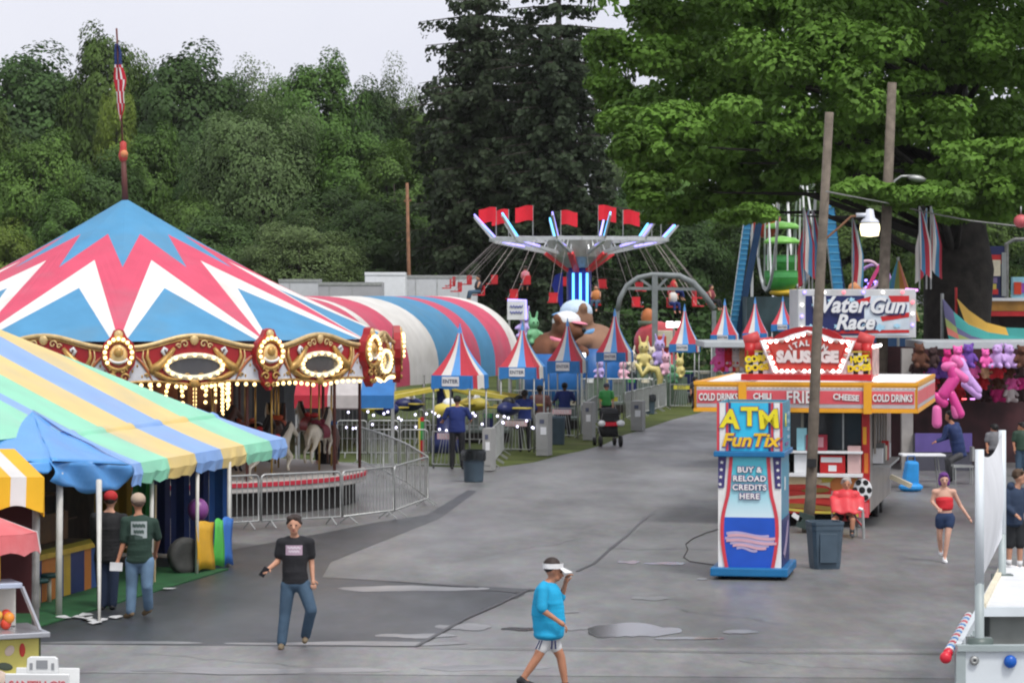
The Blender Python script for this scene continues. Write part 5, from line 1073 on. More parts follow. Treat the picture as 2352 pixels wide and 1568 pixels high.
mb = MB(); ap = W(2063, 590, 97)-b_; rb = [cols[0], t_blue, cols[2], cloth('drape_orange', (.5, .2, .05)), cols[3], dy]
for i in range(12): a0, a1 = 2*PI*i/12, 2*PI*(i+1)/12; mb.poly([ap, ap+Vector((.75*math.cos(a0), .75*math.sin(a0), -2.2)), ap+Vector((.75*math.cos(a1), .75*math.sin(a1), -2.2))], rb[i % 6])
mb.obj('canvas', t); mb = MB(); mb.tube([ap, (ap.x, ap.y, -4)], .05, steel, 6); mb.obj('tent_pole', t)
# ---------------------------------------------------------------- fun house at right edge
fh = thing('fun_house', 'painted fun house front with red base band, behind the draped tents', 'fun house', W(2310, 900, 100).xy.to_3d()); b_ = fh.location; Q2 = lambda x, y, dd=0: W(x, y, 100)-b_+Vector((0, dd, 0))
def fbox(x0, x1, y0, y1, y_, dep, m_, name, par): a, b2 = Q2(x0, y1), Q2(x1, y0); mb = MB(); mb.box(((a.x+b2.x)/2, y_+dep/2, (a.z+b2.z)/2), (b2.x-a.x, dep, b2.z-a.z), m_); return mb.obj(name, par)
fbox(2255, 2440, 715, 726, -.05, 2.5, red_p, 'red_band', fh); fbox(2258, 2440, 690, 714, -.02, 2.4, mat('house_orange', (.4, .2, .04), var=.3, scale=1.5), 'lower_panel', fh); fbox(2255, 2440, 684, 691, -.1, 2.6, white_p, 'ledge', fh); fbox(2300, 2440, 726, 900, .4, 2, dark, 'undercroft', fh)
pn = fbox(2260, 2312, 565, 684, 0, .2, navy_p, 'painted_panel', fh)
for i, (x0, x1, y0, y1, m_) in enumerate(((2262, 2300, 585, 606, red_p), (2268, 2298, 597, 634, cream), (2260, 2290, 638, 650, mat('house_violet', (.2, .15, .3))), (2260, 2288, 652, 664, yel2), (2260, 2292, 664, 676, red_p), (2300, 2311, 580, 680, mat('house_grey', (.3, .32, .32))))): fbox(x0, x1, y0, y1, -.02-.01*i, .02, m_, 'painted_figure', pn)
fbox(2325, 2440, 636, 684, -.05, .3, mat('house_cyan', (.3, .6, .72)), 'front_rail', fh); fbox(2328, 2345, 648, 676, -.1, .04, mat('house_red_glow', (.65, .06, .02)), 'rail_picture', fh); fbox(2345, 2440, 650, 672, -.1, .04, mat('house_purple', (.3, .08, .4)), 'rail_picture', fh)
mb = MB(); mb.tube([Q2(2312, 690), Q2(2312, 560), Q2(2330, 550), Q2(2440, 548)], .08, steel_d, 6); mb.obj('portal_frame', fh)
t = thing('hanging_lantern', 'faded red lantern hanging at the cable end, right edge', 'lantern', W(2345, 508, 75.8)); mb = MB(); mb.sph((0, 0, 0), (.2, .2, .18), mat('lantern_red', (.5, .1, .11), rough=.5), 14, 9); mb.tube([(0, 0, .2), (0, 0, .4)], .02, steel, 5); mb.obj('shade', t, True)
# ---------------------------------------------------------------- ferris wheel
fw_ = thing('ferris_wheel', 'ferris wheel seen edge-on with green tubs and blue ladder legs', 'ferris wheel', W(1800, 760, 122).xy.to_3d()); b_ = fw_.location; k = 122/F
HZ = EYE+(HY-330)*k; RW = 6.3; gwt = mat('wheel_white', (.55, .57, .56), rough=.4, var=.06); leg_b = mat('leg_blue', (.03, .19, .36), rough=.4, var=.15, scale=3); leg_n = mat('leg_navy', (.01, .04, .1), rough=.4)
for x in (-.75, .75):
    mb = MB()
    for i in range(32):
        a0, a1 = 2*PI*i/32, 2*PI*(i+1)/32; mb.bar((x, RW*math.cos(a0), HZ+RW*math.sin(a0)), (x, RW*math.cos(a1), HZ+RW*math.sin(a1)), .1, .14, gwt)
    mb.obj('wheel_rim', fw_)
    mb = MB()
    for i in range(12): a0 = 2*PI*i/12+.15; mb.bar((x, .3*math.cos(a0), HZ+.3*math.sin(a0)), (x*1.0, RW*math.cos(a0), HZ+RW*math.sin(a0)), .07, .07, gwt)
    mb.obj('spokes', fw_)
mb = MB(); mb.tube([(-1.6, 0, HZ), (1.6, 0, HZ)], .2, gwt, 10); mb.obj('axle', fw_)
A_ = lambda x, y: W(x, y, 122)-b_
for (x0, y0, x1, y1, m_, w) in ((1686, 735, 1712, 545, leg_b, .3), (1700, 735, 1738, 540, leg_n, .28), (1727, 735, 1727, 540, gwt, .12), (1932, 735, 1900, 455, leg_b, .42), (1945, 735, 1912, 500, leg_n, .2)):
    mb = MB(); p0, p1 = A_(x0, y0), A_(x1, y1); top_ = p1.lerp(p0, -.35); mb.bar(p0, top_, w, w, m_)
    if m_ is leg_b:
        for s in (-1, 1): mb.bar(p0+Vector((s*w*.55, -.1, 0)), top_+Vector((s*w*.55, -.1, 0)), .05, .06, gwt if s < 0 else leg_n)
        for i in range(22): c_ = p0.lerp(top_, i/22); mb.box(c_+Vector((0, -w*.5, 0)), (w*1.1, .05, .05), mat('rung_blue', (.08, .3, .48)))
    mb.bar(p0, (p0.x+(p0.x-top_.x)*.7, p0.y, 0), w, w, m_); mb.obj('leg', fw_)
grn, grl = mat('tub_green', (.05, .3, .05), rough=.35, var=.1), mat('tub_lime', (.22, .55, .1), rough=.35, var=.05); tub_r = mat('tub_red', (.6, .06, .03), rough=.35); tub_y = mat('tub_peach', (.6, .3, .16), rough=.4)
def tub(x, y, dy, ma, mb2, canopy):
    k2 = 122/F; c = A_(x, y)+Vector((0, dy, 0)); t_ = thing('x', None, None); t_.name = 'tub'; t_.parent = fw_; t_.location = c
    for key in ('label', 'category'):
        if key in t_: del t_[key]
    r = 40*k2; mb = MB(); mb.lathe([(.1, -.66), (r*.6, -.6), (r*.92, -.3), (r, 0), (r, .22), (r*1.04, .24), (r*.96, .26), (r*.9, 0)], ma, 20); mb.lathe([(r*1.01, -.05), (r*1.015, .2)], mat('tub_band', (.08, .36, .1)) if ma is grn else ma, 20, cap=False); mb.obj('bowl', t_, True)
    mb = MB(); mb.lathe([(.05, 1.75), (r*.8, 1.66), (r*1.05, 1.52), (r*1.05, 1.42)], mb2, 20); mb.obj('canopy', t_, True)
    [MB().tube([(r*.85*math.cos(a), r*.85*math.sin(a), .2), (r*.85*math.cos(a), r*.85*math.sin(a), 1.5)], .04, gwt, 6).obj('canopy_post', t_) for a in (.3, 1.9, 3.4, 5)]
tub(1796, 635, 0, grn, grl, True); tub(1810, 598, 2.6, grn, grl, True); tub(1770, 507, 3.5, tub_r, tub_y, True)
bpy.data.objects[[o.name for o in bpy.data.objects if o.name.startswith('tub')][-1]].scale = (.6, .6, .6)
mb = MB(); p = A_(1806, 672); mb.sph(p, (.75, .6, .2), yel_p, 16, 8); mb.tube([p, (p.x, p.y, 0)], .06, steel, 6); mb.obj('ticket_umbrella', fw_, True)
mb = MB(); p = A_(1795, 700); mb.box((p.x, 0, p.z/2+.2), (3.4, 5, p.z+.3), mat('ride_base_teal', (.025, .05, .055), var=.5, scale=1)); mb.obj('base_platform', fw_)
# pink loop ride
t = thing('loop_ride', 'pink and violet lit loop ride peeping over the water game sign', 'ride', W(1990, 760, 112).xy.to_3d()); b_ = t.location; A2 = lambda x, y: W(x, y, 112)-b_
for i, (x, y, r, m_) in enumerate(((1992, 632, 30, mat('loop_pink', (.6, .4, .5))), (2010, 650, 38, mat('loop_violet', (.4, .25, .55))))):
    mb = MB(); c_ = A2(x, y); rr2 = r*112/F; mb.tube([c_+Vector((rr2*math.cos(a), i*.3, rr2*math.sin(a)*1.1)) for a in [2*PI*j/24 for j in range(25)]], .07, m_, 6); mb.obj('loop', t, True)
mb = MB(); [mb.sph(A2(2000+12*math.cos(j), 655+12*math.sin(j*1.7)), .05, bulb_v, 6, 5) for j in range(14)]; mb.bar(A2(1990, 668), A2(2020, 610), .25, .12, mat('loop_magenta', (.6, .05, .2))); mb.sph(A2(1965, 662), (.3, .25, .25), mat('loop_orange', (.6, .25, .1)), 12, 8); mb.obj('ride_front', t); mb = MB(); p = A2(2000, 670); mb.box((p.x, 0, p.z/2), (3, 1.5, p.z), leg_n); mb.obj('ride_base', t)
# ---------------------------------------------------------------- bears, apple, small figures, sign
br1, br2 = mat('bear_brown', (.16, .06, .028), rough=.7, var=.25, scale=1.5), mat('bear_tan', (.26, .14, .085), rough=.7, var=.2, scale=1.5)
def bear(x, y, d, s, m_, cap_m, brim_m, rz, lab):
    t = thing('bear_ride_car', lab, 'ride car', W(x, y, d).xy.to_3d(), rz, 'giant bears of the bear ride'); z0 = W(x, y, d).z
    B = MB(); B.sph((0, 0, 0), (1.15*s, 1.0*s, 1.0*s), dark, 20, 12); B.sph((.75*s, 0, 1.15*s), (.72*s, .7*s, .68*s), dark, 18, 12); B.sph((1.3*s, -.1, 1.0*s), (.36*s, .34*s, .3*s), dark, 12, 8)
    for a in (-.62, .55): B.sph((.6*s+.1*a, a*1.12*s, 1.62*s), (.2*s, .14*s, .22*s), dark, 10, 7)
    B.cap((.6*s, -.75*s, .3*s), (1.3*s, -.6*s, .05), .32*s, .28*s, dark); B.cap((.6*s, .75*s, .3*s), (1.3*s, .6*s, .05), .32*s, .28*s, dark)
    link('body', remesh(B, 'body', .09, m_, 3), t, (0, 0, z0))
    mb = MB(); mb.sph((.72*s, 0, 1.45*s), (.66*s, .64*s, .5*s), cap_m, 16, 10); c_ = mb.obj('cap', t, True, (0, 0, z0)); mb = MB(); mb.sph((1.25*s, 0, 1.42*s), (.5*s, .5*s, .07*s), brim_m, 14, 6, (0, .2, 0)); mb.obj('brim', c_, True)
    mb = MB(); mb.tube([(.5*s+.5*s*math.cos(a), .66*s*math.sin(a), .62*s-.12*s*math.cos(a)) for a in [2*PI*j/20 for j in range(21)]], .12*s, brim_m, 8); mb.obj('scarf', t, True, (0, 0, z0))
    mb = MB(); mb.sph((1.62*s, -.1, 1.08*s), (.1*s, .16*s, .12*s), black, 10, 7); mb.sph((1.28*s, -.3*s, 1.28*s), .09*s, black, 8, 6); mb.sph((1.22*s, .3*s, 1.28*s), .09*s, black, 8, 6); mb.obj('face', t, True, (0, 0, z0))
    mb = MB(); mb.lathe([(1.3*s, 0), (1.35*s, z0*.5), (1.25*s, z0)], blue_p, 24); mb.obj('tub_base', t, True)
pk = mat('cap_pink', (.7, .2, .28), rough=.5)
bear(1268, 812, 122, .95, br1, white_p, pk, -R(25), 'dark brown giant bear in a white and pink cap')
bear(1362, 800, 124, 1.1, br2, mat('cap_pale_blue', (.5, .62, .75)), mat('scarf_blue', (.12, .3, .55)), R(200), 'lighter tan giant bear with blue scarf facing away')
t = thing('flood_lamp', 'square white floodlight glowing between the bears', 'lamp', W(1336, 822, 112).xy.to_3d()); z = W(0, 822, 112).z; mb = MB(); mb.tube([(0, .1, 0), (0, .1, z)], .05, steel, 6); mb.obj('post', t); mb = MB(); mb.box((0, 0, z), (.32, .12, .4), mat('flood_white', (1, 1, .97), emit=2.2, var=0)); mb.obj('lit_panel', t)
t = thing('flood_lamp', 'pair of glowing floodlights on a post right of the red apple', 'lamp', W(1548, 745, 128).xy.to_3d()); z = W(0, 745, 128).z; mb = MB(); mb.tube([(0, .1, 0), (0, .1, z)], .05, steel, 6); mb.obj('post', t); mb = MB(); mb.box((-.19, 0, z), (.32, .12, .28), MC['flood_white']); mb.box((.19, 0, z), (.3, .12, .27), MC['flood_white']); mb.obj('lit_panel', t)
ap = thing('apple_house', 'big red apple shaped ride house with cream windows', 'ride house', W(1508, 790, 134).xy.to_3d()); z = W(0, 785, 134).z; k = 134/F
mb = MB(); mb.sph((0, 0, z), (52*k, 50*k, 48*k), mat('apple_red', (.55, .06, .07), rough=.4, var=.12), 24, 14); mb.lathe([(45*k, 0), (48*k, z-.6)], MC['apple_red'], 20); mb.obj('apple', ap, True)
mb = MB(); mb.sph((-.4, 0, z+1.15), (.34, .3, .45), mat('worm_orange', (.5, .16, .05)), 12, 8); mb.lathe([(.42, z+.75), (.5, z+1.0)], mat('worm_green', (.16, .2, .14)), 14, (-.4, 0, 0)); mb.obj('worm_top', ap, True)
mb = MB(); mb.box((.35, -.9, z+.15), (.7, .3, .8), cream); mb.box((.2, -1.0, z+.05), (.42, .2, .5), MC['tub_red']); mb.obj('window', ap, bevel=.05)
cl_ = mat('pastel_yellow', (.65, .55, .2), rough=.5); pp = [cl_, mat('pastel_lilac', (.42, .33, .62), rough=.5), mat('pastel_pink', (.7, .4, .5), rough=.5), mat('pastel_cream', (.65, .58, .45), rough=.5), mat('pastel_green', (.15, .4, .2), rough=.5)]
FG = MB(); FG.sph((0, 0, .35), (.3, .26, .34), dark); FG.sph((0, -.03, .85), (.24, .22, .24), dark)
for s in (1, -1): FG.cap((.12*s, 0, 1.0), (.18*s, 0, 1.32), .07, .05, dark); FG.cap((.22*s, -.05, .5), (.3*s, -.25, .4), .09, .07, dark); FG.cap((.14*s, -.05, .12), (.2*s, -.3, .08), .11, .1, dark)
fig_me = remesh(FG, 'figure', .04, dark, 3)
for i, (x, y, d, c_, s_) in enumerate(((1450, 855, 125, 3, 1.1), (1478, 845, 124, 0, 1.3), (1497, 850, 126, 3, 1.2), (1515, 840, 124, 1, 1.3), (1530, 862, 123, 2, 1.1), (1430, 872, 119, 2, .9), (1562, 868, 121, 0, 1.0), (1545, 880, 119, 4, .9), (1378, 868, 112, 1, .8), (1205, 776, 124, 1, 1.3), (1225, 790, 122, 4, 1.3))):
    nm = ['yellow', 'lilac', 'pink', 'cream', 'green'][c_]; m_ = fig_me.copy(); m_.materials[0] = pp[c_]; g = W(x, y, d)
    t = thing('figure_car', f'{nm} long-eared ride figure, {ORD[i % 12]} {"by the apple house" if x > 1420 else "near the bears"}', 'ride figure', g, random.uniform(-.8, .8), 'pastel ride figures'); s_ *= .8; t.scale = (s_,)*3
    link('figure', m_, t); [MB().sph((.09*s, -.24, .9), .035, black, 6, 5).obj('eye', t) for s in (1, -1)]; mb = MB(); mb.box((0, 0, -g.z/2/s_+.05), (.6, .5, g.z/s_), mat('ride_deck_green', (.12, .17, .12), var=.2)); mb.obj('plinth', t)
t = thing('arch_figure', 'yellow curved banana-like arch among the pastel figures', 'ride figure', W(1492, 862, 118)); mb = MB(); mb.tube([(-.6, 0, .5), (-.45, 0, .35), (-.3, 0, 0), (-.05, 0, .3), (.3, 0, .25), (.45, 0, -.1), (.4, 0, -.5), (.25, 0, -.6)], [.05, .1, .13, .14, .15, .14, .1, .04], cl_, 8); mb.tube([(0, .1, .2), (0, .1, -1.5)], .06, steel, 6); mb.obj('arch', t, True)
t = thing('ride_sign', 'white square sign with blue squiggle lettering and violet light edge', 'sign', W(1186, 790, 118).xy.to_3d()); b_ = t.location; a = W(1186, 712, 118)-b_; k = 118/F
mb = MB(); mb.tube([(-.3, 0, 0), (-.3, 0, a.z)], .05, steel, 6); mb.tube([(.3, 0, 0), (.3, 0, a.z)], .05, steel, 6); mb.obj('posts', t); mb = MB(); mb.box(a, (42*k, .12, 44*k), white_p); bd_ = mb.obj('board', t)
mb = MB(); [mb.tube([a+Vector((-.26+.52*j/14, -.08, .14-.24*r_+.06*math.sin(j*1.9+r_))) for j in range(15)], .022, mat('script_blue', (.08, .1, .4)), 5) for r_ in range(2)]; mb.obj('script', bd_); mb = MB(); mb.tube([a+Vector((22*k, -.02, -22*k)), a+Vector((22*k, -.02, 22*k)), a+Vector((-20*k, -.02, 23*k))], .06, led_p, 6); mb.obj('edge_light', bd_)
# foreground white pen at right
pen = thing('white_pen', 'white walled game pen with tall white banner on grey posts, nearest right corner', 'game pen', Vector((4.72, 30, 0))); pb = pen.location
pw = mat('pen_white', (.66, .71, .74), rough=.35, var=.05, scale=1.2, dirt=((.45, .48, .48), .9, .4)); gp = mat('pen_grey', (.32, .37, .37), rough=.4, var=.1)
mb = MB(); mb.box((1.5, 0, .47), (3.0, .08, .94), pw); fpn = mb.obj('front_panel', pen, bevel=.012); mb = MB(); mb.box((1.5, -.02, .93), (3.02, .14, .06), gp); mb.box((.03, -.01, .45), (.1, .1, .92), gp); mb.obj('trim', fpn)
mb = MB(); mb.lathe([(0, -.02), (.045, -.02), (.05, .03), (.03, .04), (.014, .04), (.014, .02)], steel, 18, cap=False); mb.obj('bolt_boss', fpn, True, (.17, -.05, .8), (PI/2, 0, 0)); mb = MB(); mb.sph((.55, -.07, .79), (.07, .055, .07), mat('knob_blue', (.01, .1, .45), rough=.25), 18, 10); mb.obj('blue_knob', fpn, True)
sl = Vector((.225, 1, 0)).normalized(); e = sl*9
mb = MB(); mb.bar((.02, .05, .9), e+Vector((.02, 0, .9)), .06, .12, pw); [mb.tube([sl*(.4*i)+Vector((.05, 0, 0)), sl*(.4*i)+Vector((.05, 0, .88))], .03, gp, 6) for i in range(1, 22)]; mb.obj('side_rail', pen)
mb = MB(); mb.add([(.02, .05, .02), tuple(e+Vector((.02, 0, .02))), tuple(e+Vector((.02, 0, .84))), (.02, .05, .84), (.06, .05, .02), tuple(e+Vector((.06, 0, .02))), tuple(e+Vector((.06, 0, .84))), (.06, .05, .84)], [(0, 1, 2, 3), (7, 6, 5, 4), (3, 2, 6, 7)], pw); mb.obj('side_wall', pen)
mb = MB(); mb.poly([(1.95, 8.2, .35), (3.2, 8.2, .35), (3.2, .2, .35), (.12, .2, .35)], mat('pen_floor', (.16, .17, .16), rough=.6)); mb.box((1.7, 3.6, .6), (1.5, .06, .55), mat('pen_back_grey', (.2, .21, .2), rough=.5)); mb.obj('pen_inside', pen)
mb = MB(); mb.poly([(.86, 3.45, .98), (3.0, 3.45, .98), (3.0, 8.0, 1.0), (1.88, 8.0, 1.0)], white_p); mb.bar((.84, 3.4, 1.0), (1.86, 7.95, 1.02), .06, .05, cream); mb.bar((.84, 3.42, .93), (3.0, 3.42, .93), .05, .1, pw); mb.obj('table_lid', pen, solid=.02)
p1 = Vector((.255, .12, 0)); p2 = Vector((1.78, 6.6, 0)); z1a, z1b = 1.6, 3.0; z2a, z2b = 1.5, 2.9
P2 = W(2302, 0, 37.0)-pb; p2 = Vector((P2.x, 7.0, 0))
for p, zt, zs in ((p1, 3.02, 1.6), (p2, 2.9, 1.55)):
    mb = MB(); mb.tube([p, p+Vector((0, 0, zs))], .05, gp, 10); mb.box(p+Vector((0, 0, (zs+zt)/2)), (.085, .085, zt-zs), pw); mb.box(p+Vector((0, 0, .95)), (.26, .2, .14), mat('clamp', (.1, .13, .12), rough=.4)); mb.obj('post', pen, True)
mb = MB(); mb.grid(lambda u, v: (p1.lerp(p2, u))+Vector((.12*math.sin(u*PI)*math.sin(v*PI), 0, (z1a+(z2a-z1a)*u)+(1.38-.16*math.sin(u*PI)*v)*v)), 16, 8, cloth('banner_white', (.74, .75, .77), trans=.12)); mb.obj('banner', pen, True)
mb = MB()
for i in range(22): mb.tube([Vector((-.1, .02+.16*i, .86))+Vector((.225*.16*i, 0, 0)), Vector((-.1, .02+.16*(i+1), .86))+Vector((.225*.16*(i+1), 0, 0))], .052, (mat('rope_red', (.6, .02, .04), rough=.35), white_p, mat('rope_blue', (.04, .25, .6), rough=.35), white_p)[i % 4], 10)
rp2 = mb.obj('striped_rope', pen, True); mb = MB(); mb.sph((-.13, -.05, .83), (.065, .055, .065), MC['rope_red'], 12, 8); mb.obj('red_end_light', rp2, True)
# ---------------------------------------------------------------- striped game tent at left
v_g = dict(rough=.32, spec=.75, trans=.3, var=.06, dirt=((.5, .52, .5), .9, .25))
s_gr, s_ye, s_bl = cloth('vinyl_green', (.36, .84, .6), **v_g), cloth('vinyl_yellow', (.92, .72, .27), **v_g), cloth('vinyl_blue', (.3, .52, .9), **v_g)
dk_bl = cloth('vinyl_deep_blue', (.1, .36, .78), rough=.35, spec=.6, trans=.15)
tent = thing('game_tent', 'game tent with blue, yellow and green striped roof and ragged valance', 'tent', (-6.58, 41.1, 0)); TB = tent.location
ev = Vector((.211, .977, 0)); nv = Vector((-.977, .211, 0))
def eave_at(x): d = (-6.58-.216*41.1)/((x-CX)/F-.216); return Vector(((x-CX)/F*d, d, 0))-TB
def sdist(x): return eave_at(x).dot(ev)
ZE_, SL, TR = 2.03, .395, 7.0
sF = sdist(655); HC = .78     # the far end of the roof is hipped
def roof(s, t): return ev*min(s, sF-HC*t)+nv*t+Vector((0, 0, ZE_+.41*min(t, 1)+.52*max(0, t-1)-.015*math.sin(PI*min(1, t/1.1))-.06*math.sin(PI*max(0, (t-1.1)/6))+(.02 if abs(t-1.08) < .05 else 0)))
cuts = [(655, s_bl), (619, s_gr), (560, s_ye), (506, s_bl), (447, s_ye), (384, s_gr), (323, s_bl), (300, None)]
ts = [0, .35, .7, 1.0, 1.08, 1.16, 1.6, 2.4, 3.4, 4.4, 5.4, 6.3, 7.0]
mb = MB(); vb = MB(); rq = random.Random(3)
for i in range(len(cuts)-1):
    sa, sb = sdist(cuts[i][0]), sdist(cuts[i+1][0]); m_ = cuts[i][1]
    for j in range(len(ts)-1):
        if sb < sF-HC*ts[j]: mb.poly([roof(sa, ts[j]), roof(sb, ts[j]), roof(sb, ts[j+1]), roof(sa, ts[j+1])], m_)
    n = 6
    for q in range(n):
        s0_, s1_ = sa+(sb-sa)*q/n, sa+(sb-sa)*(q+1)/n; w0, w1 = [.022*math.sin(q_*2.2+i)+.015*math.sin(q_*5.1+i*3) for q_ in (q, q+1)]
        dr0, dr1 = [.31+.03*math.sin(q_*3.3+i*2)+(.03 if q_ % 3 else 0) for q_ in (q+i*6, q+1+i*6)]
        p0, p1 = roof(s0_, 0), roof(s1_, 0)
        vb.poly([p0, p1, p1+nv*-(.05+w1*.3)+Vector((0, 0, -dr1*.5)), p0+nv*-(.05+w0*.3)+Vector((0, 0, -dr0*.5))], m_)
        vb.poly([p0+nv*-(.05+w0*.3)+Vector((0, 0, -dr0*.5)), p1+nv*-(.05+w1*.3)+Vector((0, 0, -dr1*.5)), p1+nv*-(.02+w1)+Vector((0, 0, -dr1)), p0+nv*-(.02+w0)+Vector((0, 0, -dr0))], m_)
# near part of the roof (green), far slope, far gable
sN = sdist(300); SE = -3.5
for (sa, sb, m_) in ((sN, sN-1.6, s_gr), (sN-1.6, SE, s_gr)):
    for j in range(5, len(ts)-1): mb.poly([roof(sa, ts[j]), roof(sb, ts[j]), roof(sb, ts[j+1]), roof(sa, ts[j+1])], m_)
for sa, sb, m_ in ((sF, sF-HC*7, s_bl), (sF-HC*7, sF-9, s_gr), (sF-9, SE, s_bl)): mb.poly([roof(sa, 7), roof(sb, 7), ev*sb+nv*14+Vector((0, 0, ZE_)), ev*sa+nv*14+Vector((0, 0, ZE_))], m_)
for q0, q1, m_ in ((0, 3, s_gr), (3, 6, s_ye), (6, 9, s_bl), (9, 12, s_gr), (12, 14, s_ye)): mb.poly([ev*sF+nv*q0+Vector((0, 0, ZE_-.12)), roof(sF-HC*7, 7)+Vector((0, 0, -.16)), ev*sF+nv*q1+Vector((0, 0, ZE_-.12))], m_)
mb.obj('roof', tent, False, solid=.008); vb.obj('valance', tent, False, solid=.008)
mb = MB(); 
lo, hi = 41.0, 52.0
for _ in range(40):
    dm = (lo+hi)/2; q = W(75, 945, dm)-TB; lo, hi = (dm, hi) if q.z > roof(q.dot(ev), q.dot(nv)).z else (lo, dm)
A = W(75, 945, lo-.1)-TB; A2_ = roof(sN, 1.12)
Rr = roof(sN, 0); LM = W(120, 1058, 40.7)-TB; LL = W(-90, 1072, 40.0)-TB
def tri(u, v, a, b, c, sag): p = a.lerp(b.lerp(c, v), u); return p+Vector((0, 0, -sag*math.sin(PI*u)*(.5+.5*math.sin(v*6)))) 
mb.grid(lambda u, v: tri(u, v, A, Rr, LM, .06)+Vector((0, 0, .04*math.sin(u*14+v*5)*u*(1-u)*2)), 12, 12, dk_bl); mb.grid(lambda u, v: tri(u, v, A, LM, LL, .05)+Vector((0, 0, .03*math.sin(u*11+v*9)*u)), 10, 8, dk_bl)
def drop(v): return .22+.17*abs(math.sin(v*PI*1.0))+.03*math.sin(v*15)
mb.grid(lambda u, v: Rr.lerp(LM, v)+Vector((.06*math.sin(v*12+u*4), -.06*u+.05*math.sin(v*17), -drop(v)*u*1.15-.02*math.sin(v*9))), 6, 24, dk_bl)
mb.grid(lambda u, v: LM.lerp(LL, v)+Vector((.04*math.sin(v*14), -.05*u, -(.12+.2*v+.04*math.sin(v*20))*u)), 5, 16, dk_bl)
mb.grid(lambda u, v: A2_.lerp(Rr, u).lerp(A.lerp(Rr, u), v)+Vector((0, 0, .03)), 6, 3, s_bl)
mb.obj('corner_hood', tent, True, solid=.008)
mb = MB(); mb.grid(lambda u, v: roof(sF-(sF-sN)*u, 1.0+.16*v)+Vector((0, 0, .02*math.sin(PI*v)+.006*math.sin(u*41))), 60, 4, lambda i, j: next(m_ for k_, (x_, m_) in enumerate(cuts[:-1]) if sF-(sF-sN)*(i+.5)/60 > sdist(cuts[k_+1][0])-1e-6)); mb.obj('strap_fold', tent, True)
wpole = mat('white_pole', (.55, .54, .5), rough=.45, var=.1, dirt=((.3, .27, .22), 3, .5))
def gpost(x, y, top, name='post', r=.035):
    p = G(x, y)-TB; zt = EYE-(top-HY)*(G(x, y).y/F); mb = MB(); mb.tube([p, p+Vector((.01, .02, zt))], r, wpole, 8); return mb.obj(name, tent, True)
gpost(135, 1415, 1085, r=.05); gpost(347, 1346, 1100); gpost(452, 1320, 1085, r=.03); gpost(525, 1299, 1060)
p = G(228, 1430)-TB; q = Vector((p.x-.18, p.y+1.2, 1.95)); mb = MB(); mb.tube([p, p.lerp(q, .3), q], [.02, .03, .045], wpole, 8); mb.obj('slanted_brace', tent, True)
mb = MB(); mb.tube([G(355, 1340)-TB, G(352, 1344)-TB+Vector((0, .3, 1.6))], .02, mat('rope_tan', (.35, .27, .16)), 6); mb.obj('guy_rope', tent)
wood = mat('counter_yellow', (.42, .27, .02), rough=.5, var=.15); 
def L3(s, t, z): return ev*s+nv*t+Vector((0, 0, z))
def lbox(s0, s1, t0, t1, z0, z1, m_, mb):
    vs = [L3(s, t, z) for z in (z0, z1) for s, t in ((s0, t0), (s1, t0), (s1, t1), (s0, t1))]; mb.add(vs, [(0, 1, 2, 3), (4, 5, 6, 7), (0, 1, 5, 4), (1, 2, 6, 5), (2, 3, 7, 6), (3, 0, 4, 7)], m_)
mb = MB(); lbox(-3, 4.9, .8, 1.1, .68, .76, wood, mb); lbox(-3, 4.9, 1.1, 1.7, .62, .7, mat('counter_brown', (.06, .028, .012), rough=.6), mb); lbox(-3, 4.9, 1.75, 1.8, .7, 1.15, mat('board_brown', (.11, .05, .015), rough=.6, var=.3), mb)
ct = mb.obj('counter', tent); mb = MB()
for i in range(26): lbox(-3+.3*i, -2.7+.3*i, .86, .88, .02, .68, (mat('skirt_orange', (.42, .14, .02)), navy_p, wood, mat('skirt_blue', (.02, .06, .2)))[(i*3+i//4) % 4], mb)
mb.obj('skirt_stripes', ct)
mb = MB(); lbox(-3.4, 7.2, -.25, 1.6, .008, .03, mat('turf_mat', (.012, .075, .022), rough=.95, var=.25, scale=3), mb); mb.obj('turf_mat', tent)
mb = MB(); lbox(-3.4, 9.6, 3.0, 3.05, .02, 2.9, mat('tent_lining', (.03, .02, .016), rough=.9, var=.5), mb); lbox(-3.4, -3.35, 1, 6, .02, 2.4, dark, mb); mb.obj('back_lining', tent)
for z, t_ in ((.9, 2.2), (1.3, 2.5), (1.7, 2.7)): mb = MB(); lbox(-3, 6.5, t_, t_+.3, z, z+.03, mat('shelf_brown', (.05, .025, .012)), mb); mb.obj('prize_shelf', tent)
for i in range(10):
    t = link('plush_toy', pmesh[('brown', 'dark', 'red', 'peach', 'purple')[i % 5]], None, TB+L3(-1+.62*i, 2.25+.25*(i % 3), .93+.4*(i % 3)), (0, 0, 1.2)); t.scale = (.9,)*3
    tag(t, f'{("brown", "dark", "red", "peach", "purple")[i % 5]} plush prize on the {("lowest", "middle", "top")[i % 3]} shelf, {ORD[i]} along inside the striped game tent', 'plush toy', 'prizes inside the game tent'); link('face', eyes_me, t)
mb = MB()
for i, m_ in enumerate((mat('drape_gold', (.3, .19, .02), rough=.7), MC['drape_gold'], mat('drape_leaf', (.02, .2, .04), rough=.7), navy_p, mat('drape_dark_blue', (.012, .03, .13), rough=.7), MC['drape_dark_blue'], mat('drape_mid_blue', (.02, .1, .35), rough=.7))):
    t0 = 2.95-.36*i; mb.grid(lambda u, v, t0=t0: L3(9.3+.05*math.sin(u*6), t0-.36*u, .06+2.04*v), 4, 2, m_)
mb.obj('end_drape', tent)
mb = MB(); pA, pB = G(452, 1320)-TB, G(531, 1302)-TB
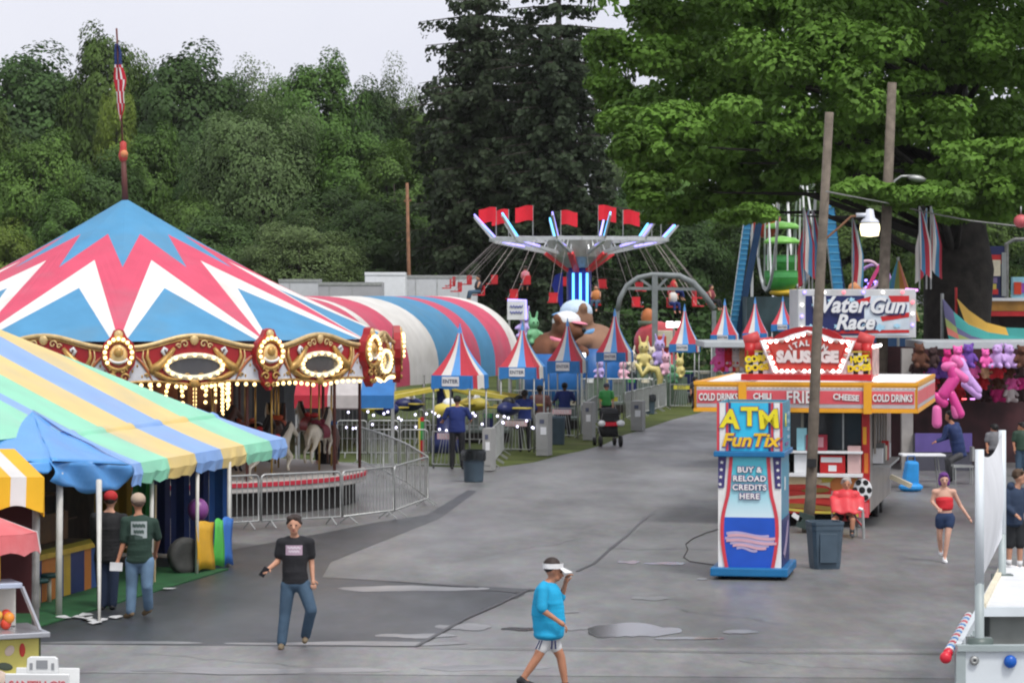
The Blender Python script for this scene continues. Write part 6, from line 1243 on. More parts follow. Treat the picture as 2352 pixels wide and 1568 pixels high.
for i, (u0, u1, m_) in enumerate(((0, .5, s_ye), (.5, .78, s_gr), (.78, 1.05, s_bl))): mb.grid(lambda u, v, u0=u0, u1=u1: pA.lerp(pB, u0+(u1-u0)*u)+Vector((.018*math.sin(v*4+u*2+u0*9), -.05*math.sin(v*3), .06+.8*v+.03*math.sin(u*5))), 4, 5, (mat('skirt_gold', (.62, .34, .02), rough=.45), mat('skirt_leaf', (.08, .45, .07), rough=.45), mat('skirt_cobalt', (.03, .14, .45), rough=.45))[i])
mb.obj('end_skirt', tent, True, solid=.01)
for i, x in enumerate((88, 113, 160, 183, 204, 226, 250, 347, 366)):
    d_ = 42+.0255*(x-88)*1.3; X = (x-CX)/F*d_; yb = HY+EYE*F/d_
    t = thing('stool', f'low white posted stool with dark green seat, {ORD[i]} along the tent counter', 'stool', (X, d_, .03), 0, 'stools along the game counter'); mb = MB(); mb.tube([(0, 0, 0), (0, 0, .38)], .035, mat('stool_cream', (.5, .46, .34), rough=.5), 8); mb.obj('post', t, True); mb = MB(); mb.lathe([(.02, .37), (.15, .37), (.16, .4), (.15, .43), (.01, .44)], mat('seat_dark_green', (.012, .05, .045), rough=.5), 16); mb.obj('seat', t, True)
t = thing('spare_wheel', 'scuffed grey wheel leaning inside the tent behind the skirt', 'wheel', G(425, 1318)); mb = MB(); mb.lathe([(.12, -.07), (.2, -.08), (.29, -.1), (.31, -.05), (.31, .05), (.29, .1), (.2, .08), (.12, .07)], mat('tyre_grey', (.05, .05, .048), rough=.75, var=.4), 24); mb.obj('tyre', t, True, (0, 0, .31), (PI/2, 0, .6)); mb = MB(); mb.lathe([(.01, -.03), (.19, -.05), (.2, 0), (.19, .05)], mat('rim_grey', (.2, .2, .19), rough=.4, metal=.5), 20); mb.obj('rim', t, True, (0, 0, .31), (PI/2, 0, .6))
t = thing('balloon', 'shiny purple balloon beside the tent end drape', 'balloon', W(455, 1170, 48)); mb = MB(); mb.sph((0, 0, 0), (.18, .18, .2), mat('balloon_purple', (.2, .05, .22), rough=.3, spec=.5), 16, 10); mb.lathe([(.01, -.2), (.03, -.23)], MC['balloon_purple'], 8); mb.obj('skin', t, True)
# scraps by the brace foot
t = thing('paper_scraps', 'torn white scraps on wet asphalt at the foot of the slanted brace', 'litter', G(215, 1422, .012)); b_ = t.location; mb = MB(); rq = random.Random(2)
for x, y in ((140, 1421), (180, 1420), (192, 1417), (200, 1424), (212, 1428), (222, 1433), (240, 1427), (262, 1421), (385, 1355), (300, 1375)):
    c = G(x, y, .02)-b_; pts = [c+Vector((rq.uniform(.05, .16)*math.cos(a), rq.uniform(.05, .22)*math.sin(a), rq.uniform(0, .03))) for a in [i*PI/3 for i in range(6)]]; mb.poly(pts, mat('paper', (.5, .5, .5), rough=.7))
o = mb.obj('scraps', t); o['kind'] = 'stuff'
# ---------------------------------------------------------------- food cart and canopy, bottom left
cw = thing('stall_canopy', 'yellow and white striped stall canopy on a grey post, left edge', 'canopy', W(75, 1400, 32.6).xy.to_3d()); b_ = cw.location; CYm = cloth('canopy_yellow', (.8, .46, .02), rough=.45), cloth('canopy_bone', (.72, .7, .68), rough=.45)
mb = MB(); e0 = Vector((.13, -.05, 0)); zt, zb_ = 2.5, 2.13
xs = [(.13, -.07, 0), (-.07, -.25, 1), (-.25, -.55, 0), (-.55, -.9, 1), (-.9, -1.6, 0)]
for x0, x1, c_ in xs:
    m_ = CYm[c_]; z0, z1 = zt-.09*0+(.13-x0)*-.0, zt
    mb.grid(lambda u, v, x0=x0, x1=x1: Vector((x0+(x1-x0)*u, -.06*v, zt+.18*(0)-.36*v*(1+.12*math.sin((x0+(x1-x0)*u)*9))+.06*(1 if x0 < .13 else 1-u*0))), 6, 3, m_)
    mb.poly([(x0, 0, zt+.06), (x1, 0, zt+.06), (x1-.5, .9, zt+.34), (x0-.5, .9, zt+.34)], m_)
for i in range(4):
    y0, y1 = .45*i, .45*(i+1); m_ = CYm[i % 2]; mb.poly([(.13-.25*y0, y0, zt+.06), (.13-.25*y1, y1, zt+.06), (.13-.25*y1, y1, zb_-.02), (.13-.25*y0, y0, zb_-.02)], m_)
mb.poly([(.13, 0, zt+.06), (-.32, 1.8, zt+.06), (-.37, .9, zt+.34)], CYm[0]); mb.obj('canvas', cw, solid=.01)
mb = MB(); mb.tube([(.0, .14, 0), (0.02, .14, zt)], .045, steel_d, 8); mb.obj('post', cw, True)
mb = MB(); mb.grid(lambda u, v: Vector((-1.5+1.4*u, .9, .9+1.4*v)), 6, 4, mat('stall_maroon', (.045, .008, .01), rough=.9)); mb.obj('back_cloth', cw)
um = thing('market_umbrella', 'faded red and white scalloped umbrella over the food cart, left edge', 'umbrella', W(-30, 1300, 32).xy.to_3d()); mb = MB()
ur, uw_ = cloth('umbrella_red', (.68, .16, .17), dirt=((.7, .4, .4), 1.5, .5)), cloth('umbrella_white', (.74, .72, .7))
for k in range(10):
    a0, a1 = 2*PI*k/10, 2*PI*(k+1)/10; m_ = ur if k % 5 else uw_
    def up(a, r, z): return Vector((r*math.cos(a), r*math.sin(a), z))
    mb.poly([up(0, 0, 2.2), up(a0, .56, 1.98), up(a1, .56, 1.98)], m_)
    for j in range(4):
        b0, b1 = a0+(a1-a0)*j/4, a0+(a1-a0)*(j+1)/4; mb.poly([up(b0, .56, 1.98), up(b1, .56, 1.98), up(b1, .6, 1.74+.05*abs(math.sin((j+1)*PI/4))), up(b0, .6, 1.74+.05*abs(math.sin(j*PI/4)))], m_)
mb.obj('canvas', um, solid=.008); mb = MB(); mb.tube([(0, 0, 0), (0, 0, 2.2)], .025, steel, 8); mb.obj('pole', um)
fc = thing('food_cart', 'metal food cart with glass case and painted fruit panel, bottom left', 'food cart', W(20, 1500, 31.4).xy.to_3d(), R(24)); stl = mat('counter_steel', (.42, .43, .46), rough=.3, metal=.6)
mb = MB(); mb.box((-.35, .4, .42), (1.4, .75, .84), mat('cart_panel', (.7, .62, .16), rough=.5, var=.1)); bd = mb.obj('body', fc, bevel=.01)
rq = random.Random(9); mb = MB(); pc = [(.6, .05, .04), (.75, .6, .5), (.25, .5, .6), (.08, .1, .07), (.7, .35, .1), (.75, .72, .65), (.35, .5, .1)]
for i in range(46):
    c = pc[i % 7]; mb.sph((rq.uniform(-.95, .3), .018, rq.uniform(.12, .8)), (rq.uniform(.03, .1), .01, rq.uniform(.04, .14)), mat(f'paint_{("red", "peach", "teal", "ink", "orange", "bone", "lime")[i % 7]}', c, rough=.5), 8, 6, (0, rq.uniform(-1, 1), 0))
mb.obj('painted_fruit', bd); mb = MB(); mb.box((.36, .4, .42), (.02, .75, .84), mat('cart_green', (.12, .14, .07))); mb.box((-.35, .015, .04), (1.42, .03, .1), yel2); mb.obj('edge_trim', bd)
mb = MB(); mb.box((-.33, .3, .9), (1.5, 1.0, .06), stl); mb.obj('shelf', fc, bevel=.01); mb = MB(); mb.box((-.4, .42, 1.42), (1.2, .5, .06), mat('upper_steel', (.45, .5, .62), rough=.3, metal=.3)); mb.obj('top_shelf', fc, bevel=.01)
mb = MB(); mb.bar((.2, .2, 1.4), (.34, -.05, .93), .035, .035, stl); mb.bar((-.9, .2, 1.4), (-.95, -.05, .93), .035, .035, stl); mb.box((-.35, .5, 1.17), (1.1, .03, .46), mat('case_back', (.55, .55, .5))); mb.obj('glass_case', fc)
mb = MB()
for i in range(24): mb.sph((rq.uniform(-.9, .2), rq.uniform(.1, .4), rq.uniform(.97, 1.08)), .065, mat(f'fruit_{i % 3}' if False else ('fruit_orange', 'fruit_amber', 'fruit_red')[i % 3], ((.75, .25, .03), (.75, .45, .08), (.6, .06, .03))[i % 3], rough=.4), 8, 6)
o = mb.obj('fruit_pile', fc, True); o['kind'] = 'stuff'
mb = MB(); mb.box((-.25, .4, 1.62), (.5, .03, .32), yel_p); ys = mb.obj('yellow_sign', fc); mb = MB(); mb.sph((-.2, .37, 1.58), (.12, .012, .07), MC['fruit_orange'], 10, 6); mb.sph((-.3, .37, 1.68), (.07, .012, .04), white_p, 10, 6); mb.obj('sign_picture', ys)
af = thing('pavement_sign', 'white plastic A-frame sign with red lettering, bottom left corner', 'sign', W(98, 1600, 29.8).xy.to_3d(), R(-4)); k = 29.8/F; pl_ = mat('sign_plastic', (.7, .71, .7), rough=.4, var=.03)
for s in (-1, 1):
    mb = MB(); mb.prism([(-.36, 0), (.36, 0), (.34, .72), (-.34, .72)], -.015, .015, pl_); ob = mb.obj('board', af, bevel=.01, rot=(R(9)*-s, 0, 0), loc=(0, .13*s, 0))
    if s < 0: text("SANTILLO'S", .115, (0, -.02, .6), mat('sign_red', (.62, .14, .16), rough=.5), ob, bold=.003); text('PIZZA', .16, (0, -.02, .4), MC['sign_red'], ob, bold=.006) if False else None
mb = MB(); mb.prism([(-.17, .68), (.17, .68), (.16, .84), (.13, .86), (-.13, .86), (-.16, .84)], -.03, .03, pl_); hd = mb.obj('handle', af, bevel=.008)
mb = MB(); mb.box((.0, -.032, .78), (.12, .008, .09), mat('hole_grey', (.24, .25, .26))); [mb.box((s*.115, -.032, .76), (.03, .008, .07), MC['hole_grey']) for s in (-1, 1)]; mb.obj('grip_hole', hd)
# undergrowth that closes the foot of the wood
L = []; rg = np.random.default_rng(3)
for i in range(420):
    x = rg.uniform(-34, 42); y = rg.uniform(168, 205); L.append(clump((x, y, rg.uniform(.2, 3.4)), (2.2, 1.4, 1.5), 60, .42, .5))
P, N_, s = cat3(L); link('undergrowth', leaf_mesh('undergrowth', P, N_, s, lm[1])); o = bpy.data.objects['undergrowth']; tag(o, 'dark shrubs closing the foot of the wood', 'undergrowth', None, 'stuff')

# the damp air over the fairground
mb = MB(); hz = bpy.data.materials.new('damp_air'); hz.use_nodes = True; N = hz.node_tree.nodes; N.remove(N['Principled BSDF']); pv = N.new('ShaderNodeVolumePrincipled')
pv.inputs['Color'].default_value = (.95, .96, .95, 1); pv.inputs['Density'].default_value = .00007; hz.node_tree.links.new(pv.outputs[0], N['Material Output'].inputs['Volume'])
mb.box((0, 900, 24), (1900, 1860, 50.4), hz); tag(mb.obj('haze'), 'thin damp haze over the fairground', 'haze', None, 'stuff')
# ---------------------------------------------------------------- people
skin_m = mat('skin', (.5, .26, .17), rough=.55, var=.06, spec=.35); skin_t = mat('skin_tanned', (.42, .19, .11), rough=.55, var=.06); skin_d = mat('skin_dark', (.09, .045, .03), rough=.55)
hair_d = mat('hair_dark_brown', (.028, .016, .012), rough=.6); white_c = mat('white_cotton', (.7, .7, .7), rough=.8)
D0 = dark
def person(label, x0, y0, J, o, z0=0.0, d=None, group=None, vox=.017, S_=1.0, look=(0, -1, 0)):
    """J: joints in picture pixels as (px, py, depth in metres towards +away); base point (x0,y0) on the ground"""
    d = d or EYE*F/(y0-HY); k = d/F
    t0 = Vector(((x0-CX)*k, d, z0))
    P = {n: Vector(((v[0]-x0)*k, v[2] if len(v) > 2 else 0.0, (y0-v[1])*k-z0)) for n, v in J.items()}
    look = Vector(look).normalized(); side = look.cross(Vector((0, 0, 1))).normalized()   # person's right
    h = P['head']; s = S_; B = MB(); c = D0
    up = (h-P['neck']).normalized()
    B.sph(h+Vector((0, 0, .02*s)), (.082*s, .1*s, .112*s), c, 14, 9, (0, 0, math.atan2(look.y, look.x)+PI/2)); B.sph(h+look*.035*s-Vector((0, 0, .07*s)), (.055*s, .055*s, .05*s), c, 10, 7)
    B.cap(h+look*.095*s+Vector((0, 0, .0)), h+look*.115*s-Vector((0, 0, .03*s)), .014*s, .018*s, c, 8)
    for q in (-1, 1): B.sph(h+side*q*.083*s, (.015*s, .022*s, .032*s), c, 8, 6)
    B.cap(P['neck']-Vector((0, 0, .05)), h-Vector((0, 0, .06*s)), .056*s, .05*s, c)
    ch, pe = P['chest'], P['pelvis']; sl, sr = P['sl'], P['sr']; wv = (sr-sl); wl = wv.length/2
    ang = math.atan2(wv.y, wv.x)
    tw = max(.13, wl*.85)*1.0; td = o.get('deep', .115)*s
    B.sph(ch, (tw, td, .2*s), c, 16, 10, (0, 0, ang)); [B.sph(ch.lerp(pe, q_), (tw*(1-.13*math.sin(PI*q_)), td*(1+(o.get('belly', .95)-1)*math.sin(PI*q_)), .16*s), c, 16, 10, (0, 0, ang)) for q_ in (.25, .5, .75)]; B.sph(pe, (.155*s, td, .13*s), c, 16, 10, (0, 0, ang)); B.cap(sl, sr, .062*s, .062*s, c); B.cap(sl.lerp(sr, .3)+Vector((0, 0, .02)), P['neck'], .06*s, .05*s, c); B.cap(sr.lerp(sl, .3)+Vector((0, 0, .02)), P['neck'], .06*s, .05*s, c)
    hands = []
    for q in 'lr':
        if 'e'+q not in P: continue
        B.cap(P['s'+q], P['e'+q], .05*s, .042*s, c); B.cap(P['e'+q], P['w'+q], .042*s, .029*s, c)
        w = P['w'+q]; fd = (w-P['e'+q]).normalized(); out = side*(1 if q == 'l' else -1)
        pal = w+fd*.055*s; B.cap(w, pal, .03*s, .034*s, c, 8); hands.append((q, w, fd, pal))
    for q in 'lr':
        if 'k'+q not in P: continue
        B.cap(P['h'+q], P['k'+q], .083*s, .056*s, c); B.cap(P['k'+q], P['k'+q].lerp(P['a'+q], .4), .056*s, .052*s, c); B.cap(P['k'+q].lerp(P['a'+q], .4), P['a'+q], .052*s, .036*s, c)
        tf = look*.15 if 't'+q not in P else (P['t'+q]-P['a'+q]); B.cap(P['a'+q]-Vector((0, 0, .02)), P['a'+q]+tf*.8-Vector((0, 0, .035)), .036*s, .03*s, c)
    me = remesh(B, 'person', vox, o['skin'], 3)
    # fingers, each its own tapering bent chain rooted in the palm
    fm = MB()
    for q, w, fd, pal in hands:
        sd = fd.cross(Vector((0, 0, 1)))
        if sd.length < .3: sd = fd.cross(look)
        sd.normalize(); nn = sd.cross(fd).normalized(); curl = o.get('curl', .6)
        for i, ln in enumerate((.062, .072, .068, .052)):
            r0 = pal+sd*(-.03+.02*i)*s+fd*.025*s; p1 = r0+(fd+nn*-.15*curl)*ln*.5*s; p2 = p1+(fd*.75-nn*.6*curl)*ln*.35*s; p3 = p2+(fd*.4-nn*.9*curl)*ln*.3*s
            fm.tube([r0, p1, p2, p3], [.0095*s, .009*s, .008*s, .006*s], o['skin'], 6)
        r0 = w+fd*.03*s-sd*.03*s; fm.tube([r0, r0-sd*.025*s+fd*.025*s, r0-sd*.03*s+fd*.055*s-nn*.015*s], [.011*s, .0105*s, .008*s], o['skin'], 6)
    bmm = bmesh.new(); bmm.from_mesh(me)
    if fm.v:
        fme = fm.mesh('f', True); bmm.from_mesh(fme); bpy.data.meshes.remove(fme)
    bmm.to_mesh(me); bmm.free()
    for p_ in me.polygons: p_.use_smooth = True
    ob = link('person', me, None, t0); tag(ob, label, 'person', group)
    g = .016*s
    def cl(name, B2, m_, v=vox): return link(name, remesh(B2, name, v, m_, 3), ob)
    if 'top' in o:
        slv = o.get('sleeve', .6); hem = o.get('hem', 1.05); B2 = MB(); rl = random.Random(x0)
        if slv > 0: B2.sph(ch, (tw+g*1.3, td+g*1.3, .2*s+g), c, 16, 10, (0, 0, ang))
        else: B2.sph(ch+Vector((0, 0, -.01)), (tw*.97+g*.6, td+g*.7, .105*s), c, 16, 10, (0, 0, ang))
        for i_ in range(9):
            q_ = hem*(.1+.9*i_/8); bl_ = 1+(o.get('belly', 1)-1)*math.sin(PI*min(1, q_))
            B2.sph(ch.lerp(pe, q_)+Vector((rl.uniform(-.006, .006), rl.uniform(-.006, .006), 0)), (max(tw*(1-.1*math.sin(PI*min(1, q_))), .15*s*q_*o.get('belly', 1))+g*1.7, td*bl_+g*1.9, .075*s if slv > 0 else .05*s), c, 16, 8, (0, 0, ang))
        if slv > 0: B2.cap(sl, sr, .066*s+g*.6, .066*s+g*.6, c); B2.cap(sl.lerp(sr, .25)+Vector((0, 0, .03)), sr.lerp(sl, .25)+Vector((0, 0, .03)), .062*s+g*.4, .062*s+g*.4, c)
        for q in 'lr':
            if 'e'+q not in P or slv <= 0: continue
            if slv <= 1: B2.cap(P['s'+q], P['s'+q].lerp(P['e'+q], slv), .064*s+g*.5, .07*s, c)
            else: B2.cap(P['s'+q], P['e'+q], .064*s+g, .06*s, c); B2.cap(P['e'+q], P['e'+q].lerp(P['w'+q], slv-1), .058*s, .05*s, c)
        if o.get('hood'): B2.cap(P['neck']-look*.1+side*.08, P['neck']-look*.1-side*.08, .07, .07, c)
        tp = cl(o.get('topname', 'shirt'), B2, o['top'])
        if 'print' in o:
            pm_, pw, ph, dz = o['print']; mb = MB(); pz = ch+Vector((0, 0, dz)); sgn = 1 if o.get('back') else 1
            mb.grid(lambda u, v: pz+Vector(((u-.5)*pw, -math.sqrt(max(.0, 1-((u-.5)*pw/(tw+g*1.3))**2))*(td+g*1.3)-.012, (v-.5)*ph)), 8, 4, pm_); pr_ = mb.obj('print', tp, True)
            mb = MB()
            for i in range(o.get('lines', 2)): mb.grid(lambda u, v, i=i: pz+Vector(((u-.5)*pw*(.8-.15*i), -math.sqrt(max(.0, 1-((u-.5)*pw*(.8-.15*i)/(tw+g*1.3))**2))*(td+g*1.3)-.018, ph*(.25-.36*i)+(v-.5)*ph*.2+.008*math.sin(u*25))), 14, 1, o['ink'])
            mb.obj('print_lines', pr_)
    if 'legs' in o:
        B2 = MB(); B2.sph(pe, (.155*s+g, td*1.02+g, .13*s), c, 16, 10, (0, 0, ang)); ll = o.get('leglen', 2)
        for q in 'lr':
            if 'k'+q not in P: continue
            kn, an = P['k'+q], P['a'+q]; lr_ = o.get('loose', 1.0); B2.cap(P['h'+q], P['h'+q].lerp(kn, min(1, ll)), .083*s+g*1.1*lr_, (.083*(1-min(1, ll))+.056*min(1, ll))*s+g*1.3*lr_, c)
            if ll > 1: B2.cap(kn, kn.lerp(an, ll-1), .056*s+g*1.2*lr_, .045*s+g*1.2*lr_, c)
        cl(o.get('legname', 'trousers'), B2, o['legs'])
    for q in 'lr':
        if 'a'+q in P and 'shoe' in o:
            tf = look*.16 if 't'+q not in P else (P['t'+q]-P['a'+q]); B2 = MB(); a = P['a'+q]; B2.cap(a-Vector((0, 0, .03))-tf*.2, a+tf*.85-Vector((0, 0, .045)), .045*s, .04*s, c); B2.cap(a, a-Vector((0, 0, .03)), .045*s, .045*s, c); cl('shoe', B2, o['shoe'], .013)
            if 'sock' in o: mb = MB(); mb.tube([a, a.lerp(P['k'+q], .28)], [.045*s, .05*s], o['sock'], 10); mb.obj('sock', ob, True)
    if 'hair' in o:
        hk = .88 if 'cap' in o else 1.0; B2 = MB(); B2.sph(h+Vector((0, 0, (.055 if hk == 1 else .03)*s))-look*.025*s, (.097*s*hk, .108*s*hk, .103*s*hk), c, 14, 9, (0, 0, math.atan2(look.y, look.x)+PI/2)); rh = random.Random(x0); [B2.sph(h+Vector((0, 0, .1*s))+look*rh.uniform(-.07, .075)*s+side*rh.uniform(-.075, .075)*s, .034*s, c, 8, 6) for _ in range(14 if hk == 1 and not o.get('visor') else 0)]; [B2.sph(h+side*q*.085*s+Vector((0, 0, .03*s))-look*.02, .03*s, c, 8, 6) for q in (-1, 1)]
        if o.get('long'): B2.cap(h-look*.05*s, h-look*.06*s-Vector((0, 0, .12*s*o['long'])), .085*s, .06*s, c); B2.cap(h+side*.07*s-look*.02, h+side*.075*s-Vector((0, 0, .1*s*o['long'])), .045*s, .035*s, c); B2.cap(h-side*.07*s-look*.02, h-side*.075*s-Vector((0, 0, .1*s*o['long'])), .045*s, .035*s, c)
        cl('hair', B2, o['hair'], .014)
    if 'cap' in o:
        mb = MB(); mb.sph(h+Vector((0, 0, .065*s))-look*.005, (.107*s, .12*s, .095*s), o['cap'], 16, 9, (0, 0, math.atan2(look.y, look.x)+PI/2)); mb.sph(h+look*.14*s*(o.get('brim', 1))+Vector((0, 0, .05*s)), (.075*s, .075*s, .012), o['cap'], 12, 5); mb.obj('cap', ob, True)
    if o.get('face', 1):
        for q in (-1, 1): mb = MB(); mb.sph(h+look*.092*s+side*q*.034*s+Vector((0, 0, .012*s)), (.015*s, .012*s, .009*s), mat('eye', (.02, .015, .012), rough=.3), 8, 6); mb.obj('eye', ob, True)
        mb = MB(); mb.sph(h+look*.088*s-Vector((0, 0, .062*s)), (.028*s, .014*s, .008*s), mat('lips', (.35, .11, .09), rough=.5), 8, 6, (0, 0, math.atan2(look.y, look.x)+PI/2)); mb.obj('mouth', ob, True)
    return ob, P, t0
denim = mat('denim_blue', (.045, .085, .135), rough=.8, var=.2, scale=9); denim_l = mat('denim_light', (.12, .2, .3), rough=.8, var=.3, scale=6); blk_c = mat('black_cotton', (.013, .013, .016), rough=.85)
ob, P, t0 = person('man in black printed T-shirt and blue jeans striding forward, phone in hand', 675, 1487,
 dict(head=(676, 1206, -.03), neck=(677, 1234), chest=(677, 1266), pelvis=(678, 1336), sl=(646, 1246), sr=(711, 1246), el=(637, 1290, .02), wl=(620, 1302, -.22), er=(715, 1292, .04), wr=(719, 1328, -.03), hl=(662, 1342), hr=(696, 1342), kl=(655, 1408, -.03), al=(648, 1474, -.1), kr=(716, 1398, -.1), ar=(700, 1463, .12)),
 dict(skin=skin_m, top=blk_c, legs=denim, shoe=mat('shoe_khaki', (.17, .13, .08), rough=.7), hair=hair_d, sleeve=.62, hem=.98, leglen=1.96, print=(mat('print_lilac', (.42, .3, .38), rough=.7), .22, .13, .03), ink=mat('print_pale', (.62, .54, .6)), loose=1.25))
ph = thing('mobile_phone', 'black phone in the hand of the man in the black T-shirt', 'phone', t0+P['wl']+Vector((-.05, -.1, -.03)), .4); mb = MB(); mb.box((0, 0, 0), (.08, .015, .15), black, (.5, .5, 0)); pb_ = mb.obj('body', ph, bevel=.006); mb = MB(); mb.box((.0, -.009, 0), (.068, .002, .13), mat('phone_glass', (.02, .02, .03), rough=.1), (.5, .5, 0)); mb.obj('screen', ph)
aqua = mat('aqua_cotton', (.01, .32, .56), rough=.8, var=.1)
ob, P, t0 = person('woman in long aqua T-shirt and white sun visor walking to the right', 1245, 1589,
 dict(head=(1272, 1310, 0), neck=(1261, 1336), chest=(1258, 1374), pelvis=(1261, 1452), sl=(1246, 1352, -.16), sr=(1258, 1350, .16), el=(1244, 1394, -.24), wl=(1283, 1421, -.24), er=(1290, 1376, .2), wr=(1299, 1343, .16), hl=(1257, 1462, -.055), hr=(1265, 1462, .055), kl=(1234, 1507, -.08), al=(1200, 1556, -.1), kr=(1288, 1508, .06), ar=(1299, 1572, .06)),
 dict(skin=skin_t, top=aqua, legs=mat('shorts_white', (.6, .6, .6), rough=.85), shoe=mat('shoe_black', (.014, .014, .017), rough=.6), hair=hair_d, sleeve=.92, hem=1.06, leglen=.55, loose=.4, deep=.155, belly=1.14, curl=1.6, visor=1), look=(1, -.15, -.25))
lk = Vector((1, -.15, -.2)).normalized(); h = P['head']; mb = MB(); mb.grid(lambda u, v: h+Vector((.122*math.cos(u*2*PI)-.01, .114*math.sin(u*2*PI), .03+.06*v)), 24, 1, white_c); mb.grid(lambda u, v: h+Vector(((.1+.12*v)*math.cos((u-.5)*1.9), (.1+.05*v)*math.sin((u-.5)*1.9), .045-.06*v)), 12, 3, white_c); mb.obj('sun_visor', ob, True)
mb = MB(); P_s = (P['hl']+P['hr'])/2
for x in (-.1, -.07, .06, .1): mb.bar(P['hl']+Vector((x*.9, -.125, -.02)), P['hl']+Vector((x*1.15-.02, -.105, -.12)), .016, .01, navy_p)
mb.obj('shorts_stripes', ob)['kind'] = 'stuff'
grn_c = mat('bottle_green_cotton', (.018, .042, .03), rough=.85); tan_c = mat('tan_cap', (.42, .32, .24), rough=.8)
ob, P, t0 = person('man in dark green T-shirt with back print and tan cap, seen from behind', 312, 1420,
 dict(head=(317, 1156, .02), neck=(318, 1182), chest=(322, 1214), pelvis=(320, 1282), sl=(288, 1196), sr=(352, 1200, .05), el=(284, 1246, 0), wl=(272, 1285, -.03), er=(360, 1240, .15), wr=(352, 1270, .28), hl=(304, 1288), hr=(338, 1288), kl=(302, 1344, .02), al=(300, 1404, 0), kr=(338, 1344, -.03), ar=(338, 1398, .15), tl=(285, 1410, .1), tr=(325, 1405, .22)),
 dict(skin=skin_t, top=grn_c, legs=denim_l, shoe=mat('shoe_tan', (.2, .14, .08), rough=.8), hair=mat('hair_grey_brown', (.12, .08, .06), rough=.7), cap=tan_c, brim=1, sleeve=.85, hem=1.05, leglen=1.95, loose=1.5, print=(mat('print_grey', (.34, .38, .38), rough=.7), .23, .24, -.0), lines=3, ink=mat('print_dark', (.05, .08, .07)), face=0, belly=1.1, deep=.13), look=(-.35, .93, 0))
pp_ = thing('white_booklet', 'white booklet held low by the man in the dark green T-shirt', 'booklet', t0+P['wl']+Vector((-.02, -.06, -.09)), .1); mb = MB(); mb.box((0, 0, 0), (.18, .02, .12), white_c, (.1, .05, 0)); mb.obj('pages', pp_)
person('man in black jacket and red cap at the tent counter, seen from behind', 240, 1400,
 dict(head=(254, 1150, 0), neck=(252, 1172), chest=(250, 1206), pelvis=(246, 1276), sl=(218, 1188), sr=(284, 1190), el=(212, 1232, .08), wl=(218, 1252, .3), er=(288, 1236, .08), wr=(280, 1254, .3), hl=(232, 1282), hr=(260, 1282), kl=(234, 1336), al=(234, 1390), kr=(260, 1336), ar=(258, 1388)),
 dict(skin=skin_m, top=mat('black_jacket', (.008, .008, .009), rough=.8), topname='jacket', legs=mat('denim_dark', (.012, .022, .05), rough=.85), shoe=black, hair=hair_d, cap=mat('cap_red', (.4, .015, .015), rough=.7), sleeve=1.9, hem=1.1, leglen=1.95, loose=1.5, face=0, deep=.14), look=(0, 1, 0))
navy_c = mat('navy_cotton', (.012, .025, .13), rough=.85); trs = mat('black_trousers', (.011, .011, .014), rough=.85)
person('girl in red crop top and denim shorts with purple hair walking away from the stalls', 2167, 1291,
 dict(head=(2168, 1102, -.02), neck=(2168, 1120), chest=(2169, 1144), pelvis=(2171, 1186), sl=(2147, 1129), sr=(2190, 1129), el=(2141, 1152, .02), wl=(2150, 1164, -.16), er=(2206, 1160, .03), wr=(2222, 1184, -.04), hl=(2160, 1190), hr=(2182, 1190), kl=(2159, 1231, .06), al=(2164, 1268, .16), kr=(2175, 1230, -.08), ar=(2168, 1281, -.08)),
 dict(skin=mat('skin_fair', (.58, .33, .24), rough=.55), top=mat('red_cotton', (.55, .02, .03), rough=.8), topname='crop_top', legs=mat('denim_navy', (.02, .04, .1), rough=.85), legname='shorts', shoe=white_c, hair=mat('hair_purple', (.11, .02, .17), rough=.6), long=.75, sleeve=0, hem=.55, leglen=.36, loose=1.2, deep=.1), S_=.93)
person('boy in navy hoodie with white hood lining, at the right edge behind the banner', 2334, 1310,
 dict(head=(2341, 1096, -.02), neck=(2336, 1116), chest=(2331, 1146), pelvis=(2330, 1196), sl=(2310, 1132, -.05), sr=(2352, 1130, .08), el=(2308, 1162, -.1), wl=(2326, 1178, -.22), er=(2362, 1160, .05), wr=(2360, 1180, -.1), hl=(2320, 1202), hr=(2342, 1202), kl=(2319, 1252), al=(2317, 1297), kr=(2343, 1252), ar=(2342, 1300)),
 dict(skin=skin_m, top=mat('navy_hoodie', (.022, .038, .075), rough=.85), topname='hoodie', hood=1, legs=mat('charcoal_shorts', (.02, .022, .025), rough=.85), legname='shorts', shoe=white_c, sock=white_c, hair=mat('hair_brown', (.07, .04, .022), rough=.7), sleeve=1.9, hem=1.1, leglen=.95, loose=1.5, deep=.12), look=(1, -.3, -.05))
rp = mat('poncho_red', (.58, .035, .045), rough=.45, var=.15, scale=5)
ob, P, t0 = person('man in shiny red rain poncho sitting before the sausage stand', 1942, 1226,
 dict(head=(1944, 1107, 0), neck=(1943, 1123), chest=(1943, 1140, .0), pelvis=(1942, 1176, .08), sl=(1920, 1129), sr=(1966, 1129), el=(1913, 1154, -.05), wl=(1934, 1166, -.22), er=(1976, 1154, -.05), wr=(1956, 1167, -.22), hl=(1931, 1178, .05), hr=(1954, 1178, .05), kl=(1909, 1186, -.4), al=(1905, 1216, -.42), kr=(1953, 1184, -.4), ar=(1951, 1214, -.4)),
 dict(skin=skin_t, top=rp, topname='poncho', legs=mat('shorts_black', (.012, .012, .013), rough=.85), legname='shorts', shoe=mat('shoe_grey', (.06, .06, .065), rough=.7), sock=mat('sock_dark', (.03, .03, .03)), hair=mat('hair_grey', (.3, .28, .26), rough=.7), sleeve=1.7, hem=1.2, leglen=.5, loose=1.3, deep=.15, belly=1.25), d=54.8)
